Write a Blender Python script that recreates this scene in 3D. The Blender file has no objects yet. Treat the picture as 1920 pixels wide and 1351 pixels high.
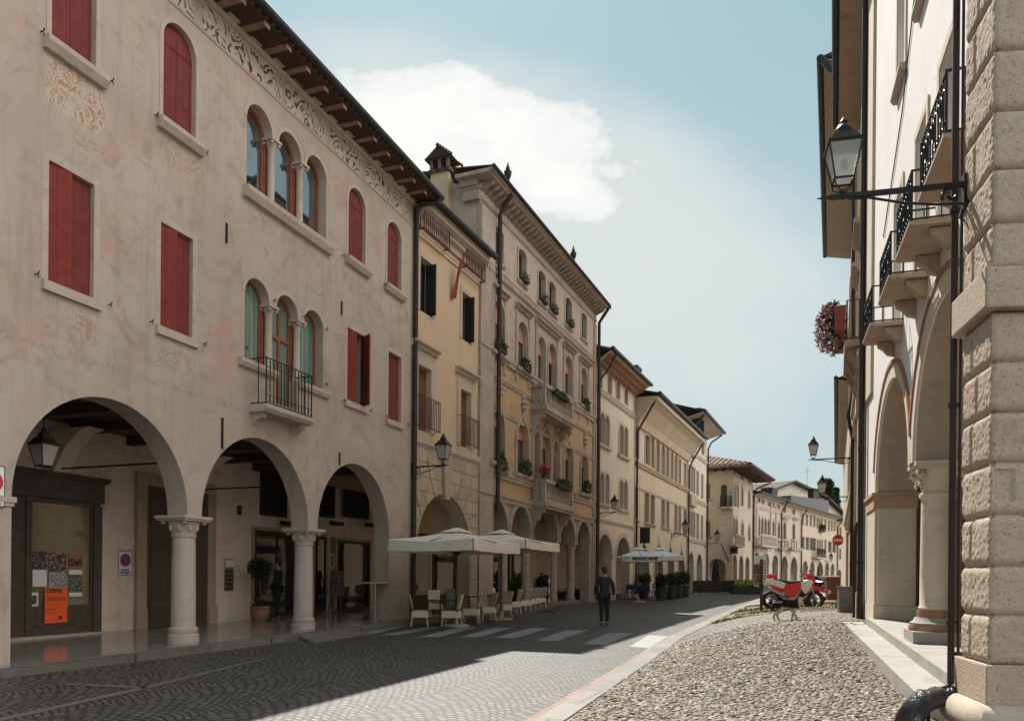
import bpy, bmesh, math, random
from math import sin, cos, pi, radians, atan2, hypot, sqrt
from mathutils import Vector, Matrix, noise
from mathutils.geometry import tessellate_polygon, delaunay_2d_cdt
import numpy as np
rng = random.Random(11)
scene = bpy.context.scene
COL = scene.collection
# ---------------------------------------------------------------- camera model (1920 x 1351 photograph)
FPX, PCX, PCY, ROLL, CAMH = 1430.0, 960.0, 1082.5, radians(.5), 1.5
def ray(px, py):
    a, b = (px-PCX)/FPX, (PCY-py)/FPX
    return a*cos(ROLL)-b*sin(ROLL), a*sin(ROLL)+b*cos(ROLL)      # X and Z per metre of Y
def lerp(a, b, t): return a+(b-a)*t
def clamp(v, a=0., b=1.): return max(a, min(b, v))
# ---------------------------------------------------------------- ground heights
KERB = [(-6, -4.6), (2, -1.9), (8, .14), (19.1, 3.87), (34, 9.7), (48, 15.4), (61, 20.6), (90, 33.), (140, 56.)]
def kerb_x(Y):
    for (a, xa), (b, xb) in zip(KERB, KERB[1:]):
        if Y <= b: return lerp(xa, xb, (Y-a)/(b-a))
    return KERB[-1][1]
def zroad(Y): return .008*max(0., Y-14)
RISE = [(-9, 0), (9.5, .02), (11.2, .07), (13, .19), (15.5, .38), (17.8, .54), (23, .54), (31, .42), (41, .28), (58, 0), (200, 0)]
def gz(X, Y):
    z = zroad(Y); d = X-kerb_x(Y)-.42
    if d > 0:
        for (a, za), (b, zb) in zip(RISE, RISE[1:]):
            if Y <= b: A = lerp(za, zb, (Y-a)/(b-a)); break
        z += A*(1-math.exp(-d/1.7))
    return z
def gp(px, py):
    rx, rz = ray(px, py); Y = 20.
    for _ in range(60):
        z = gz(rx*Y, Y); Yn = (z-CAMH)/rz if rz < -1e-4 else 120
        Y = lerp(Y, clamp(Yn, 2, 160), .6)
    return Vector((rx*Y, Y, gz(rx*Y, Y)))
# ---------------------------------------------------------------- objects
def tag(o, label=None, cat=None, group=None, kind=None):
    if label: o['label'] = label
    if cat: o['category'] = cat
    if group: o['group'] = group
    if kind: o['kind'] = kind
    return o
def empty(name, loc=(0, 0, 0), rz=0, label=None, cat=None, group=None):
    o = bpy.data.objects.new(name, None); COL.objects.link(o)
    o.location = loc; o.rotation_euler = (0, 0, rz); o.empty_display_size = .2
    return tag(o, label, cat, group)
def copy_tree(o, parent=None, loc=None, rz=None, label=None):
    c = o.copy(); COL.objects.link(c); c.parent = parent
    if loc is not None: c.location = loc
    if rz is not None: c.rotation_euler = (0, 0, rz)
    if label: c['label'] = label
    for ch in [x for x in bpy.data.objects if x.parent == o]: copy_tree(ch, c)
    return c
def inside(p, q):
    r = False; n = len(q)
    for i in range(n):
        (x0, y0), (x1, y1) = q[i][:2], q[(i+1) % n][:2]
        if (y0 > p[1]) != (y1 > p[1]) and p[0] < (x1-x0)*(p[1]-y0)/(y1-y0)+x0: r = not r
    return r
def fill(polys):
    """triangles of a polygon with holes"""
    if len(polys) == 1 and len(polys[0]) <= 4 : return [tuple(p[:2]) for p in polys[0]], [tuple(range(len(polys[0])))]
    vs, es = [], []
    for q in polys:
        k = len(vs); vs += [Vector((p[0], p[1])) for p in q]; es += [(k+i, k+(i+1) % len(q)) for i in range(len(q))]
    v, e, f, *_ = delaunay_2d_cdt(vs, es, [], 0, 1e-5)
    out = []
    for t in f:
        c = [sum(v[i][a] for i in t)/len(t) for a in (0, 1)]
        if inside(c, polys[0]) and not any(inside(c, h) for h in polys[1:]): out.append(tuple(t))
    return [(p.x, p.y) for p in v], out
class MB:
    def __init__(s): s.v = []; s.f = []; s.sm = []
    def add(s, vs, fs, smooth=False):
        n = len(s.v); s.v += [tuple(v) for v in vs]
        for f in fs: s.f.append(tuple(i+n for i in f)); s.sm.append(smooth)
        return s
    def box(s, x0, x1, y0, y1, z0, z1):
        return s.add([(x, y, z) for z in (z0, z1) for y in (y0, y1) for x in (x0, x1)],
                     [(0, 2, 3, 1), (4, 5, 7, 6), (0, 1, 5, 4), (2, 6, 7, 3), (0, 4, 6, 2), (1, 3, 7, 5)])
    def hexa(s, a, b):      # two quads of 4 points
        return s.add(list(a)+list(b), [(3, 2, 1, 0), (4, 5, 6, 7), (0, 1, 5, 4), (1, 2, 6, 5), (2, 3, 7, 6), (3, 0, 4, 7)])
    def prism(s, c, y0, y1, holes=(), axis='y', back=True):
        polys = [list(c)]+[list(h) for h in holes]
        pv, fs2 = fill(polys)
        if axis == 'y': m = lambda p, t: (p[0], t, p[1])
        elif axis == 'x': m = lambda p, t: (t, p[0], p[1])
        else: m = lambda p, t: (p[0], p[1], t)
        n = len(pv)
        s.add([m(p, y0) for p in pv]+[m(p, y1) for p in pv], [t for t in fs2]+([tuple(i+n for i in reversed(t)) for t in fs2] if back else []))
        for q in polys:
            L = len(q)
            s.add([m(p, t) for t in (y0, y1) for p in q], [(i, (i+1) % L, L+(i+1) % L, L+i) for i in range(L)])
        return s
    def ring(s, ci, co, y0, y1, closed=False):
        n = len(ci); vs = [(p[0], y, p[1]) for y in (y0, y1) for c in (ci, co) for p in c]; fs = []
        I = lambda yb, cb, i: yb*2*n+cb*n+i % n
        for i in range(n if closed else n-1):
            for a, b in (((0, 0), (0, 1)), ((0, 1), (1, 1)), ((1, 1), (1, 0)), ((1, 0), (0, 0))):
                fs.append((I(a[0], a[1], i), I(a[0], a[1], i+1), I(b[0], b[1], i+1), I(b[0], b[1], i)))
        if not closed:
            for i in (0, n-1): fs.append((I(0, 0, i), I(0, 1, i), I(1, 1, i), I(1, 0, i)))
        return s.add(vs, fs)
    def tube(s, pts, r, n=8, cap=True):
        pts = [Vector(p) for p in pts]; m = len(pts); rs = r if isinstance(r, (list, tuple)) else [r]*m
        vs = []; ref = None
        for i, p in enumerate(pts):
            t = (pts[min(i+1, m-1)]-pts[max(i-1, 0)])
            t = t.normalized() if t.length > 1e-9 else Vector((0, 0, 1))
            if ref is None: ref = Vector((0, 0, 1)) if abs(t.z) < .9 else Vector((1, 0, 0))
            u = (ref-t*ref.dot(t))
            if u.length < 1e-5: u = t.orthogonal()
            u.normalize(); w = t.cross(u); ref = u
            for k in range(n):
                a = 2*pi*k/n; vs.append(p+(u*cos(a)+w*sin(a))*rs[i])
        fs = [(i*n+k, i*n+(k+1) % n, (i+1)*n+(k+1) % n, (i+1)*n+k) for i in range(m-1) for k in range(n)]
        s.add(vs, fs, True)
        if cap: 
            k = len(s.v)-len(vs)
            s.f.append(tuple(k+i for i in range(n))); s.sm.append(False)
            s.f.append(tuple(k+(m-1)*n+i for i in reversed(range(n)))); s.sm.append(False)
        return s
    def lathe(s, prof, c=(0, 0, 0), n=20, smooth=True, sq=False):
        vs = []
        for r, z in prof:
            for k in range(n):
                a = 2*pi*(k+(.5 if sq else 0))/n; vs.append((c[0]+r*cos(a), c[1]+r*sin(a), c[2]+z))
        m = len(prof)
        fs = [(i*n+k, i*n+(k+1) % n, (i+1)*n+(k+1) % n, (i+1)*n+k) for i in range(m-1) for k in range(n)]
        fs += [tuple(reversed(range(n))), tuple((m-1)*n+k for k in range(n))]
        return s.add(vs, fs, smooth)
    def sweep(s, prof, x0, x1):      # closed profile of (y, z) drawn along x
        n = len(prof); vs = [(x, p[0], p[1]) for x in (x0, x1) for p in prof]
        fs = [(i, (i+1) % n, n+(i+1) % n, n+i) for i in range(n)]
        tri = tessellate_polygon([[Vector((p[0], p[1], 0)) for p in prof]])
        for t in tri: fs += [tuple(t), tuple(i+n for i in reversed(t))]
        return s.add(vs, fs)
    def blob(s, c, r, seg=10, ring=7):
        if not hasattr(r, '__len__'): r = (r, r, r)
        vs = [(c[0], c[1], c[2]-r[2])]
        for i in range(1, ring):
            a = -pi/2+pi*i/ring
            for k in range(seg):
                b = 2*pi*k/seg; vs.append((c[0]+r[0]*cos(a)*cos(b), c[1]+r[1]*cos(a)*sin(b), c[2]+r[2]*sin(a)))
        vs.append((c[0], c[1], c[2]+r[2])); L = len(vs)-1
        fs = [(0, 1+(k+1) % seg, 1+k) for k in range(seg)]
        for i in range(ring-2):
            for k in range(seg): fs.append((1+i*seg+k, 1+i*seg+(k+1) % seg, 1+(i+1)*seg+(k+1) % seg, 1+(i+1)*seg+k))
        fs += [(L, 1+(ring-2)*seg+k, 1+(ring-2)*seg+(k+1) % seg) for k in range(seg)]
        return s.add(vs, fs, True)
    def leaves(s, c, r, n, size, up=.2, hollow=.35, droop=0.):
        for _ in range(n):
            d = Vector((rng.gauss(0, 1), rng.gauss(0, 1), rng.gauss(0, 1))).normalized()
            q = rng.uniform(hollow, 1)**.6
            p = Vector((c[0]+d.x*r[0]*q, c[1]+d.y*r[1]*q, c[2]+d.z*r[2]*q-droop*q*q))
            a = Vector((rng.gauss(0, 1), rng.gauss(0, 1), rng.gauss(0, 1)+up)).normalized(); b = a.orthogonal().normalized()
            b = (b*cos(q*40)+a.cross(b)*sin(q*40)); z = size*rng.uniform(.6, 1.3)
            s.add([p-b*z*.35, p+a*z*.5, p+b*z*.35, p+a*z*1.1+b*0, ], [(0, 1, 2), (0, 3, 1), (1, 3, 2)])
        return s
    def build(s, name, m, parent=None, label=None, cat=None, group=None, kind=None, recalc=True, angle=40, loc=None):
        me = bpy.data.meshes.new(name); me.from_pydata(s.v, [], s.f); me.update()
        if recalc:
            b = bmesh.new(); b.from_mesh(me); bmesh.ops.remove_doubles(b, verts=b.verts, dist=1e-5); bmesh.ops.recalc_face_normals(b, faces=b.faces); b.to_mesh(me); b.free()
        if any(s.sm):
            me.polygons.foreach_set('use_smooth', [True]*len(me.polygons))
            me.update()
            me.set_sharp_from_angle(angle=radians(angle))
        me.materials.append(m)
        o = bpy.data.objects.new(name, me); COL.objects.link(o)
        if parent: o.parent = parent
        if loc is not None: o.location = loc
        return tag(o, label, cat, group, kind)
def contour(kind, x0, x1, z0, z1, n=14):
    w = (x1-x0)/2; c = (x0+x1)/2
    if kind == 'r': return [(x0, z0), (x1, z0), (x1, z1), (x0, z1)]
    if kind == 'a': 
        zs = max(z1-w, z0+.02)
        h = z1-zs
        return [(x0, z0), (x1, z0)]+[(c+w*cos(pi*i/n), zs+h*sin(pi*i/n)) for i in range(n+1)]
    if kind == 's':
        h = w*.45; zs = z1-h
        return [(x0, z0), (x1, z0)]+[(c+w*cos(pi*i/n), zs+h*sin(pi*i/n)) for i in range(n+1)]
    h = w*1.75; zs = z1-h; out = [(x0, z0), (x1, z0)]              # pointed ogee
    for i in range(n+1):
        t = i/n*2; u = 1-t if t <= 1 else t-1                       # 1..0..1
        x = c+(w*u if t <= 1 else -w*u)
        a = 1-u; out.append((x, zs+h*(sqrt(max(0, 1-u*u))*.78*(1-a**3)+a**3*1.0*(.78+.22*a**4))))
    return out
def grow(kind, x0, x1, z0, z1, w, n=14, bottom=0):
    return contour(kind, x0-w, x1+w, z0-bottom, z1+w*(1.25 if kind == 'g' else 1), n)
def text_mesh(name, body, size, m, parent, loc, rot, align='CENTER', sx=1., ex=.002, bold=0):
    cu = bpy.data.curves.new(name, 'FONT'); cu.body = body; cu.size = size; cu.align_x = align; cu.align_y = 'CENTER'; cu.extrude = ex
    cu.offset = bold
    ob = bpy.data.objects.new(name, cu); COL.objects.link(ob)
    me = bpy.data.meshes.new_from_object(ob.evaluated_get(bpy.context.evaluated_depsgraph_get()))
    bpy.data.objects.remove(ob)
    me.transform(Matrix.Translation(loc) @ rot.to_4x4() @ Matrix.Diagonal((sx, 1, 1, 1)))
    me.materials.clear(); me.materials.append(m)
    o = bpy.data.objects.new(name, me); COL.objects.link(o); o.parent = parent
    return o
ROT_FACE = Matrix(((1, 0, 0), (0, 0, -1), (0, 1, 0)))     # text lying in xz, read from -y
# ---------------------------------------------------------------- facade frames: local x along the wall, y into it, z up
class Facade:
    def __init__(s, px, Y, vp, side='L', root=True, name='town_house', label='', cat='house', group=None):
        k = (vp-PCX)/FPX; d = Vector((k, 1, 0)).normalized()
        s.ex = d if side == 'L' else -d
        s.ey = Vector((-s.ex.y, s.ex.x, 0))
        s.o = Vector(((px-PCX)/FPX*Y, Y, 0)); s.holes = []; s.parts = []
        s.rot = atan2(s.ex.y, s.ex.x)
        s.root = empty(name, s.o, s.rot, label, cat, group) if root else None
    def P(s, px, py, y=0):
        rx, rz = ray(px, py); a = Vector((rx, 1)); q = s.o+s.ey*y
        # a*Y = q + ex*t
        det = a.x*(-s.ex.y)-1*(-s.ex.x); Y = (q.x*(-s.ex.y)-q.y*(-s.ex.x))/det
        t = ((a*Y-Vector((q.x, q.y))).dot(Vector((s.ex.x, s.ex.y))))
        return t, CAMH+rz*Y
    def X(s, px, py=1083, y=0): return s.P(px, py, y)[0]
    def Z(s, px, py, y=0): return s.P(px, py, y)[1]
    def W(s, x, y, z): return s.o+s.ex*x+s.ey*y+Vector((0, 0, z))
    def rect(s, pl, pr, pt, pb, y=0):
        pm, pc = (pl+pr)/2, (pt+pb)/2
        a, b = s.X(pl, pc, y), s.X(pr, pc, y)
        return min(a, b), max(a, b), s.Z(pm, pb, y), s.Z(pm, pt, y)
    def hole(s, kind, x0, x1, z0, z1, n=14): s.holes.append(contour(kind, x0, x1, z0, z1, n))
    def wall(s, path, m, th=.5, name='wall', y0=0.):
        return MB().prism(path, y0, y0+th, s.holes).build(name, m, s.root)
def arch_path(segs, ztop, xl, xr, n=20):
    """outline of an arcaded wall: segs = (x0, x1, zspring, zcrown, zfoot_left, zfoot_right)"""
    p = [(xl, -.2)]
    for (x0, x1, zs, zc, fl, fr) in segs:
        w = (x1-x0)/2; c = (x0+x1)/2; h = zc-zs
        if fl is not None: p.append((x0, fl))
        p += [(c-w*cos(pi*i/n), zs+h*sin(pi*i/n)) for i in range(n+1)]
        if fr is not None: p.append((x1, fr))
    return p+[(xr, -.2), (xr, ztop), (xl, ztop)]
# ================================================================ materials
def srgb(r, g, b):
    f = lambda c: (c/12.92 if c <= .04045 else ((c+.055)/1.055)**2.4)
    return (f(r/255), f(g/255), f(b/255), 1)
def col(c): return tuple(c)+(1,) if len(c) == 3 else c
class NT:
    def __init__(s, name):
        s.m = bpy.data.materials.new(name); s.m.use_nodes = True; s.t = s.m.node_tree; s.n = s.t.nodes
        s.b = s.n['Principled BSDF']
    def node(s, t, ins=None, **kw):
        x = s.n.new(t)
        for k, v in kw.items(): setattr(x, k, v)
        for k, v in (ins or {}).items(): s.set(x.inputs[k], v)
        return x
    def set(s, sock, v):
        if hasattr(v, 'links') or isinstance(v, bpy.types.NodeSocket): s.t.links.new(v, sock)
        elif sock.type == 'RGBA': sock.default_value = col(v)
        else: sock.default_value = v
    def coord(s, kind='Object', scale=(1, 1, 1), rot=(0, 0, 0)):
        c = s.node('ShaderNodeTexCoord')
        return s.node('ShaderNodeMapping', {'Vector': c.outputs[kind], 'Scale': scale, 'Rotation': rot}).outputs[0]
    def noise(s, vec, scale, detail=4, rough=.55, dist=0., out=0):
        return s.node('ShaderNodeTexNoise', {'Vector': vec, 'Scale': scale, 'Detail': detail, 'Roughness': rough, 'Distortion': dist}).outputs[out]
    def ramp(s, fac, stops, mode='LINEAR'):
        r = s.node('ShaderNodeValToRGB', {'Fac': fac}); e = r.color_ramp.elements; r.color_ramp.interpolation = mode
        while len(e) < len(stops): e.new(.5)
        for q, (p, c) in zip(e, stops): q.position = p; q.color = col(c) if hasattr(c, '__len__') else (c, c, c, 1)
        return r.outputs[0]
    def mix(s, fac, a, b, mode='MIX'):
        x = s.n.new('ShaderNodeMix'); x.data_type = 'RGBA'; x.blend_type = mode
        s.set(x.inputs[0], fac); s.set(x.inputs[6], a); s.set(x.inputs[7], b)
        return x.outputs[2]
    def math(s, op, a, b=0., c=None, cl=False):
        x = s.n.new('ShaderNodeMath'); x.operation = op; x.use_clamp = cl
        s.set(x.inputs[0], a); s.set(x.inputs[1], b)
        if c is not None: s.set(x.inputs[2], c)
        return x.outputs[0]
    def bump(s, h, strength=.3, dist=.02, normal=None):
        ins = {'Height': h, 'Strength': strength, 'Distance': dist}
        if normal is not None: ins['Normal'] = normal
        return s.node('ShaderNodeBump', ins).outputs[0]
    def out(s, c=None, rough=None, nrm=None, metal=None, **kw):
        if c is not None: s.set(s.b.inputs['Base Color'], c)
        if rough is not None: s.set(s.b.inputs['Roughness'], rough)
        if nrm is not None: s.set(s.b.inputs['Normal'], nrm)
        if metal is not None: s.set(s.b.inputs['Metallic'], metal)
        for k, v in kw.items(): s.set(s.b.inputs[k.replace('_', ' ')], v)
        return s.m
def mul(c, k): return tuple(x*k for x in c[:3])
def plaster(name, base, alt, stain, amt=.5, streak=.35, patch=None, patch_amt=.0, scale=1., bump=.25, seed=0):
    base, alt, stain = [(c[0]*1.04, c[1]*.99, c[2]*1.0) for c in (base, alt, stain)]
    t = NT(name); v = t.node('ShaderNodeVectorMath', {0: t.coord(), 1: (seed*7.3, seed*3.1, seed*1.7)}, operation='ADD').outputs[0]
    n1 = t.noise(v, .45*scale, 7, .62, .6)
    c = t.mix(t.ramp(n1, [(.35, 0), (.68, 1)]), base, alt)
    n2 = t.noise(v, 1.6*scale, 9, .68, 1.1)
    c = t.mix(t.math('MULTIPLY', t.ramp(n2, [(.5, 0), (.72, 1)]), amt), c, stain)
    vs = t.node('ShaderNodeMapping', {'Vector': v, 'Scale': (5, 5, .28)}).outputs[0]
    n3 = t.noise(vs, .9*scale, 8, .7)
    c = t.mix(t.math('MULTIPLY', t.ramp(n3, [(.52, 0), (.8, 1)]), streak), c, mul(stain, .6))
    if patch is not None:
        n4 = t.noise(v, .9*scale, 10, .66, .3, out=0)
        w = t.node('ShaderNodeVectorMath', {0: v, 1: (13.7, 4.2, 9.1)}, operation='ADD').outputs[0]
        n4 = t.noise(w, .8*scale, 10, .7, .4)
        c = t.mix(t.math('MULTIPLY', t.ramp(n4, [(.585, 0), (.64, 1)]), patch_amt), c, patch)
    ck = t.node('ShaderNodeTexVoronoi', {'Vector': t.node('ShaderNodeVectorMath', {0: v, 1: t.node('ShaderNodeVectorMath', {0: t.noise(v, 3, 5, .7, out=1), 'Scale': .7}, operation='SCALE').outputs[0]}, operation='ADD').outputs[0], 'Scale': .55*scale}); ck.feature = 'DISTANCE_TO_EDGE'
    ckm = t.math('MULTIPLY', t.ramp(ck.outputs[0], [(.0, 1), (.012, 0)]), t.ramp(t.noise(v, .6, 3), [(.5, 0), (.6, 1)]))
    c = t.mix(t.math('MULTIPLY', ckm, .45), c, mul(stain, .45))
    f = t.noise(v, 34, 6, .7); f2 = t.noise(v, 5, 6, .6)
    c = t.mix(.5, c, t.mix(t.ramp(f, [(.3, .78), (.7, 1.18)]), (0, 0, 0), c, 'MULTIPLY') if 0 else t.mix(1., c, t.ramp(f, [(.25, .8), (.75, 1.)]), 'MULTIPLY'))
    h = t.math('ADD', t.math('MULTIPLY', f, .25), f2)
    return t.out(c, .9, t.bump(h, bump, .03), Specular_IOR_Level=.2)
def simple(name, c, rough=.6, var=.25, scale=8., bump=.15, metal=0., spec=.4, bs=None, streak=0.):
    t = NT(name); v = t.coord(); n = t.noise(v, scale, 6, .62)
    cc = t.mix(t.ramp(n, [(.3, 0), (.72, 1)]), mul(c, 1+var*.4), mul(c, 1-var))
    if streak:
        vs = t.node('ShaderNodeMapping', {'Vector': v, 'Scale': (9, 9, .5)}).outputs[0]
        cc = t.mix(t.math('MULTIPLY', t.ramp(t.noise(vs, 1.2, 6, .7), [(.45, 0), (.75, 1)]), streak), cc, mul(c, .45))
    n2 = t.noise(v, bs or scale*5, 4, .6)
    return t.out(cc, t.math('MULTIPLY_ADD', n, .2, rough-.1), t.bump(n2, bump, .01), metal, Specular_IOR_Level=spec)
M = {}
M['a'] = plaster('old_fresco_plaster', (.475, .415, .345), (.40, .34, .275), (.29, .235, .18), .7, .45, (.52, .275, .21), .42, 1., .3)
M['c'] = plaster('yellow_plaster', (.57, .45, .30), (.53, .42, .285), (.44, .35, .25), .4, .25, None, 0, 1, .15, 2)
M['c_stone'] = plaster('ashlar_pinkish', (.44, .345, .25), (.39, .30, .215), (.27, .21, .16), .5, .45, None, 0, 1, .2, 3)
M['d_up'] = plaster('grey_pink_plaster', (.47, .41, .345), (.41, .34, .28), (.27, .22, .175), .65, .65, (.44, .30, .25), .3, 1.2, .25, 4)
M['d_low'] = plaster('ochre_plaster', (.49, .335, .18), (.45, .34, .22), (.28, .215, .155), .85, .6, (.36, .30, .24), .7, 1.3, .25, 5)
M['d_stone'] = plaster('weathered_stone', (.44, .385, .32), (.35, .30, .245), (.19, .155, .125), .65, .6, None, 0, 2, .3, 6)
M['stone'] = plaster('pale_stone', (.50, .44, .365), (.44, .38, .31), (.30, .25, .2), .55, .35, None, 0, 2.5, .25, 7)
M['marble'] = plaster('column_stone', (.52, .46, .40), (.45, .385, .33), (.38, .28, .24), .5, .3, (.42, .27, .22), .35, 3., .3, 8)
M['e'] = plaster('cream_plaster', (.64, .57, .455), (.59, .51, .395), (.43, .36, .28), .55, .4, None, 0, 1, .15, 9)
M['e_top'] = plaster('buff_plaster', (.58, .46, .29), (.54, .42, .27), (.36, .28, .19), .4, .3, None, 0, 1, .15, 10)
M['f'] = plaster('long_cream_plaster', (.60, .525, .41), (.55, .465, .345), (.37, .31, .235), .6, .45, None, 0, .8, .15, 11)
M['g'] = plaster('light_grey_cream_plaster', (.62, .575, .48), (.57, .52, .425), (.36, .31, .25), .4, .3, None, 0, 1, .12, 12)
M['h'] = plaster('old_pale_plaster', (.53, .47, .375), (.49, .42, .33), (.30, .25, .195), .6, .45, (.36, .29, .22), .6, .8, .25, 13)
M['i'] = plaster('white_stone_plaster', (.52, .485, .42), (.46, .42, .36), (.32, .28, .24), .5, .4, None, 0, 1, .15, 14)
M['k'] = plaster('sunny_cream_plaster', (.55, .485, .36), (.52, .45, .33), (.42, .36, .27), .4, .25, None, 0, .8, .1, 15)
M['r'] = plaster('white_lime_plaster', (.76, .745, .715), (.70, .685, .65), (.6, .58, .54), .3, .25, None, 0, 1, .2, 16)
M['r_cream'] = plaster('cream_archivolt', (.63, .56, .43), (.57, .50, .38), (.44, .38, .29), .5, .3, None, 0, 1.5, .2, 17)
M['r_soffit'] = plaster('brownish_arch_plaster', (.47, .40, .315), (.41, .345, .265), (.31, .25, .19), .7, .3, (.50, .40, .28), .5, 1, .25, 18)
M['r_orange'] = plaster('ochre_orange_stone', (.50, .33, .19), (.46, .33, .21), (.36, .27, .2), .5, .2, None, 0, 2, .15, 19)
M['r3'] = plaster('warm_cream_wall', (.53, .45, .34), (.48, .40, .29), (.34, .27, .2), .5, .4, None, 0, 1, .2, 20)
M['step'] = plaster('white_step_stone', (.37, .375, .34), (.32, .315, .28), (.21, .205, .155), .7, .15, (.30, .28, .2), .55, 1.9, .15, 21)
M['inner'] = plaster('arcade_wall_plaster', (.75, .645, .535), (.69, .585, .48), (.31, .24, .185), .5, .3, None, 0, 1, .2, 22)
M['red2'] = simple('bright_red_shutter', (.31, .06, .052), .55, .25, 3, .1, streak=.2)
M['wood_door'] = simple('reddish_wood', (.17, .062, .035), .6, .4, 6, .2, streak=.4)
M['frame_wood'] = simple('orange_brown_frame', (.26, .085, .04), .5, .3, 6, .1)
M['dark_wood'] = simple('dark_wood', (.085, .068, .056), .6, .35, 6, .15, streak=.3)
M['eave_wood'] = simple('eave_timber', (.115, .06, .045), .8, .45, 5, .3, streak=.0)
M['rafter'] = simple('rafter_wood', (.30, .19, .155), .8, .45, 6, .3)
M['iron'] = simple('black_iron', (.022, .021, .022), .5, .3, 12, .1, .3)
M['pipe'] = simple('brown_metal_pipe', (.05, .036, .033), .45, .25, 4, .05, .4, streak=.25)
M['gutter'] = simple('dark_gutter', (.045, .042, .048), .4, .3, 4, .05, .5)
M['green_sh'] = simple('dark_green_shutter', (.035, .05, .05), .6, .3, 4, .1)
M['dark_sh'] = simple('charcoal_shutter', (.035, .03, .028), .6, .3, 4, .1)
M['brown_sh'] = simple('brown_shutter', (.125, .085, .06), .65, .3, 4, .1, streak=.2)
M['wine_sh'] = simple('wine_red_shutter', (.14, .022, .02), .6, .3, 4, .1)
M['pink_blind'] = simple('pink_blind', (.50, .24, .18), .7, .25, 10, .1)
M['curtain'] = simple('green_curtain', (.30, .42, .36), .9, .25, 5, .1)
M['room'] = simple('dark_room', (.012, .011, .011), .8, .3, 3, .0)
M['canvas'] = simple('cream_canvas', (.80, .71, .62), .9, .14, 2.5, .1, streak=.12)
M['white_canvas'] = simple('white_canvas', (.72, .74, .78), .85, .08, 3, .05)
M['dark_canvas'] = simple('dark_canvas', (.02, .019, .021), .9, .3, 4, .1)
M['wicker'] = simple('pale_wicker', (.80, .70, .57), .8, .3, 30, .5, bs=90)
M['brown_frame'] = simple('dark_brown_tube', (.09, .04, .027), .45, .2, 8, .05)
M['table'] = simple('dark_table', (.05, .04, .036), .45, .2, 8, .05)
M['white_paint'] = simple('white_paint', (.74, .74, .72), .6, .12, 8, .05)
M['black'] = simple('black_plastic', (.02, .02, .021), .5, .2, 12, .05)
M['red_paint'] = simple('red_paint', (.5, .022, .022), .3, .1, 8, .02)
M['sign_red'] = simple('sign_red', (.55, .02, .025), .4, .06, 8, .0)
M['sign_blue'] = simple('sign_blue', (.03, .07, .28), .4, .06, 8, .0)
M['steel'] = simple('grey_steel', (.42, .42, .43), .35, .2, 12, .05, .8)
M['rubber'] = simple('tyre_rubber', (.018, .018, .018), .75, .2, 20, .1)
M['moto_white'] = simple('scooter_white', (.68, .66, .62), .3, .08, 8, .02)
M['moto_red'] = simple('scooter_red', (.55, .012, .018), .25, .08, 8, .02, spec=.6)
M['brown_bin'] = simple('brown_bin_plastic', (.18, .062, .042), .5, .2, 6, .05)
M['grey_box'] = simple('grey_box_paint', (.135, .135, .132), .55, .2, 5, .06, streak=.2)
M['rust'] = simple('rust_brown_post', (.10, .035, .028), .6, .25, 8, .05)
M['terracotta'] = simple('terracotta', (.33, .16, .10), .8, .3, 6, .2)
M['planter'] = simple('charcoal_planter', (.04, .04, .043), .7, .2, 6, .1)
M['geranium'] = simple('geranium_red', (.6, .02, .06), .7, .2, 10, .0)
M['pink_flower'] = simple('pink_flower', (.58, .28, .33), .7, .4, 20, .0)
M['white_flower'] = simple('white_flower', (.8, .8, .77), .7, .1, 10, .0)
M['trunk'] = simple('bark', (.13, .10, .075), .9, .35, 12, .4)
M['orange_paper'] = simple('orange_paper', (.88, .12, .03), .7, .05, 8, .02)
M['paper'] = simple('white_paper', (.7, .69, .66), .7, .06, 8, .02)
M['ink'] = simple('ink', (.05, .035, .03), .7, .1, 8, .0)
M['car'] = simple('dark_blue_car_paint', (.02, .026, .04), .2, .1, 4, .0, .3, .6)
M['skin'] = simple('skin', (.42, .25, .18), .6, .15, 10, .05)
M['jacket'] = simple('olive_black_jacket', (.030, .031, .026), .85, .3, 9, .3)
M['trousers'] = simple('dark_trousers', (.024, .023, .024), .85, .3, 9, .3)
M['navy'] = simple('navy_clothes', (.014, .015, .022), .85, .3, 9, .2)
M['hair'] = simple('brown_hair', (.06, .032, .025), .7, .4, 30, .4)
M['shoe'] = simple('worn_shoes', (.10, .085, .07), .6, .3, 12, .1)
M['dog_black'] = simple('black_fur', (.014, .014, .016), .75, .5, 25, .6)
M['dog_white'] = simple('cream_fur', (.62, .54, .43), .8, .25, 20, .5)
M['board'] = simple('slate_board', (.03, .032, .032), .8, .3, 8, .05)
M['easel'] = simple('easel_wood', (.24, .09, .055), .6, .3, 8, .1)
M['blue_chair'] = simple('blue_chair_paint', (.03, .04, .12), .5, .2, 8, .05)
M['tarp'] = None
def leafmat(name, c1, c2):
    t = NT(name); g = t.node('ShaderNodeNewGeometry')
    c = t.mix(g.outputs['Random Per Island'], c1, c2)
    m = t.out(c, .6, None, None, Specular_IOR_Level=.3); t.b.inputs['Subsurface Weight'].default_value = 0
    return m
M['leaf'] = leafmat('green_leaves', (.022, .05, .014), (.075, .125, .03))
M['leaf_dark'] = leafmat('dark_leaves', (.014, .03, .012), (.04, .07, .022))
M['leaf_lime'] = leafmat('lime_leaves', (.20, .30, .03), (.34, .42, .06))
M['grass'] = leafmat('grass_blades', (.07, .105, .025), (.20, .21, .07))
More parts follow.
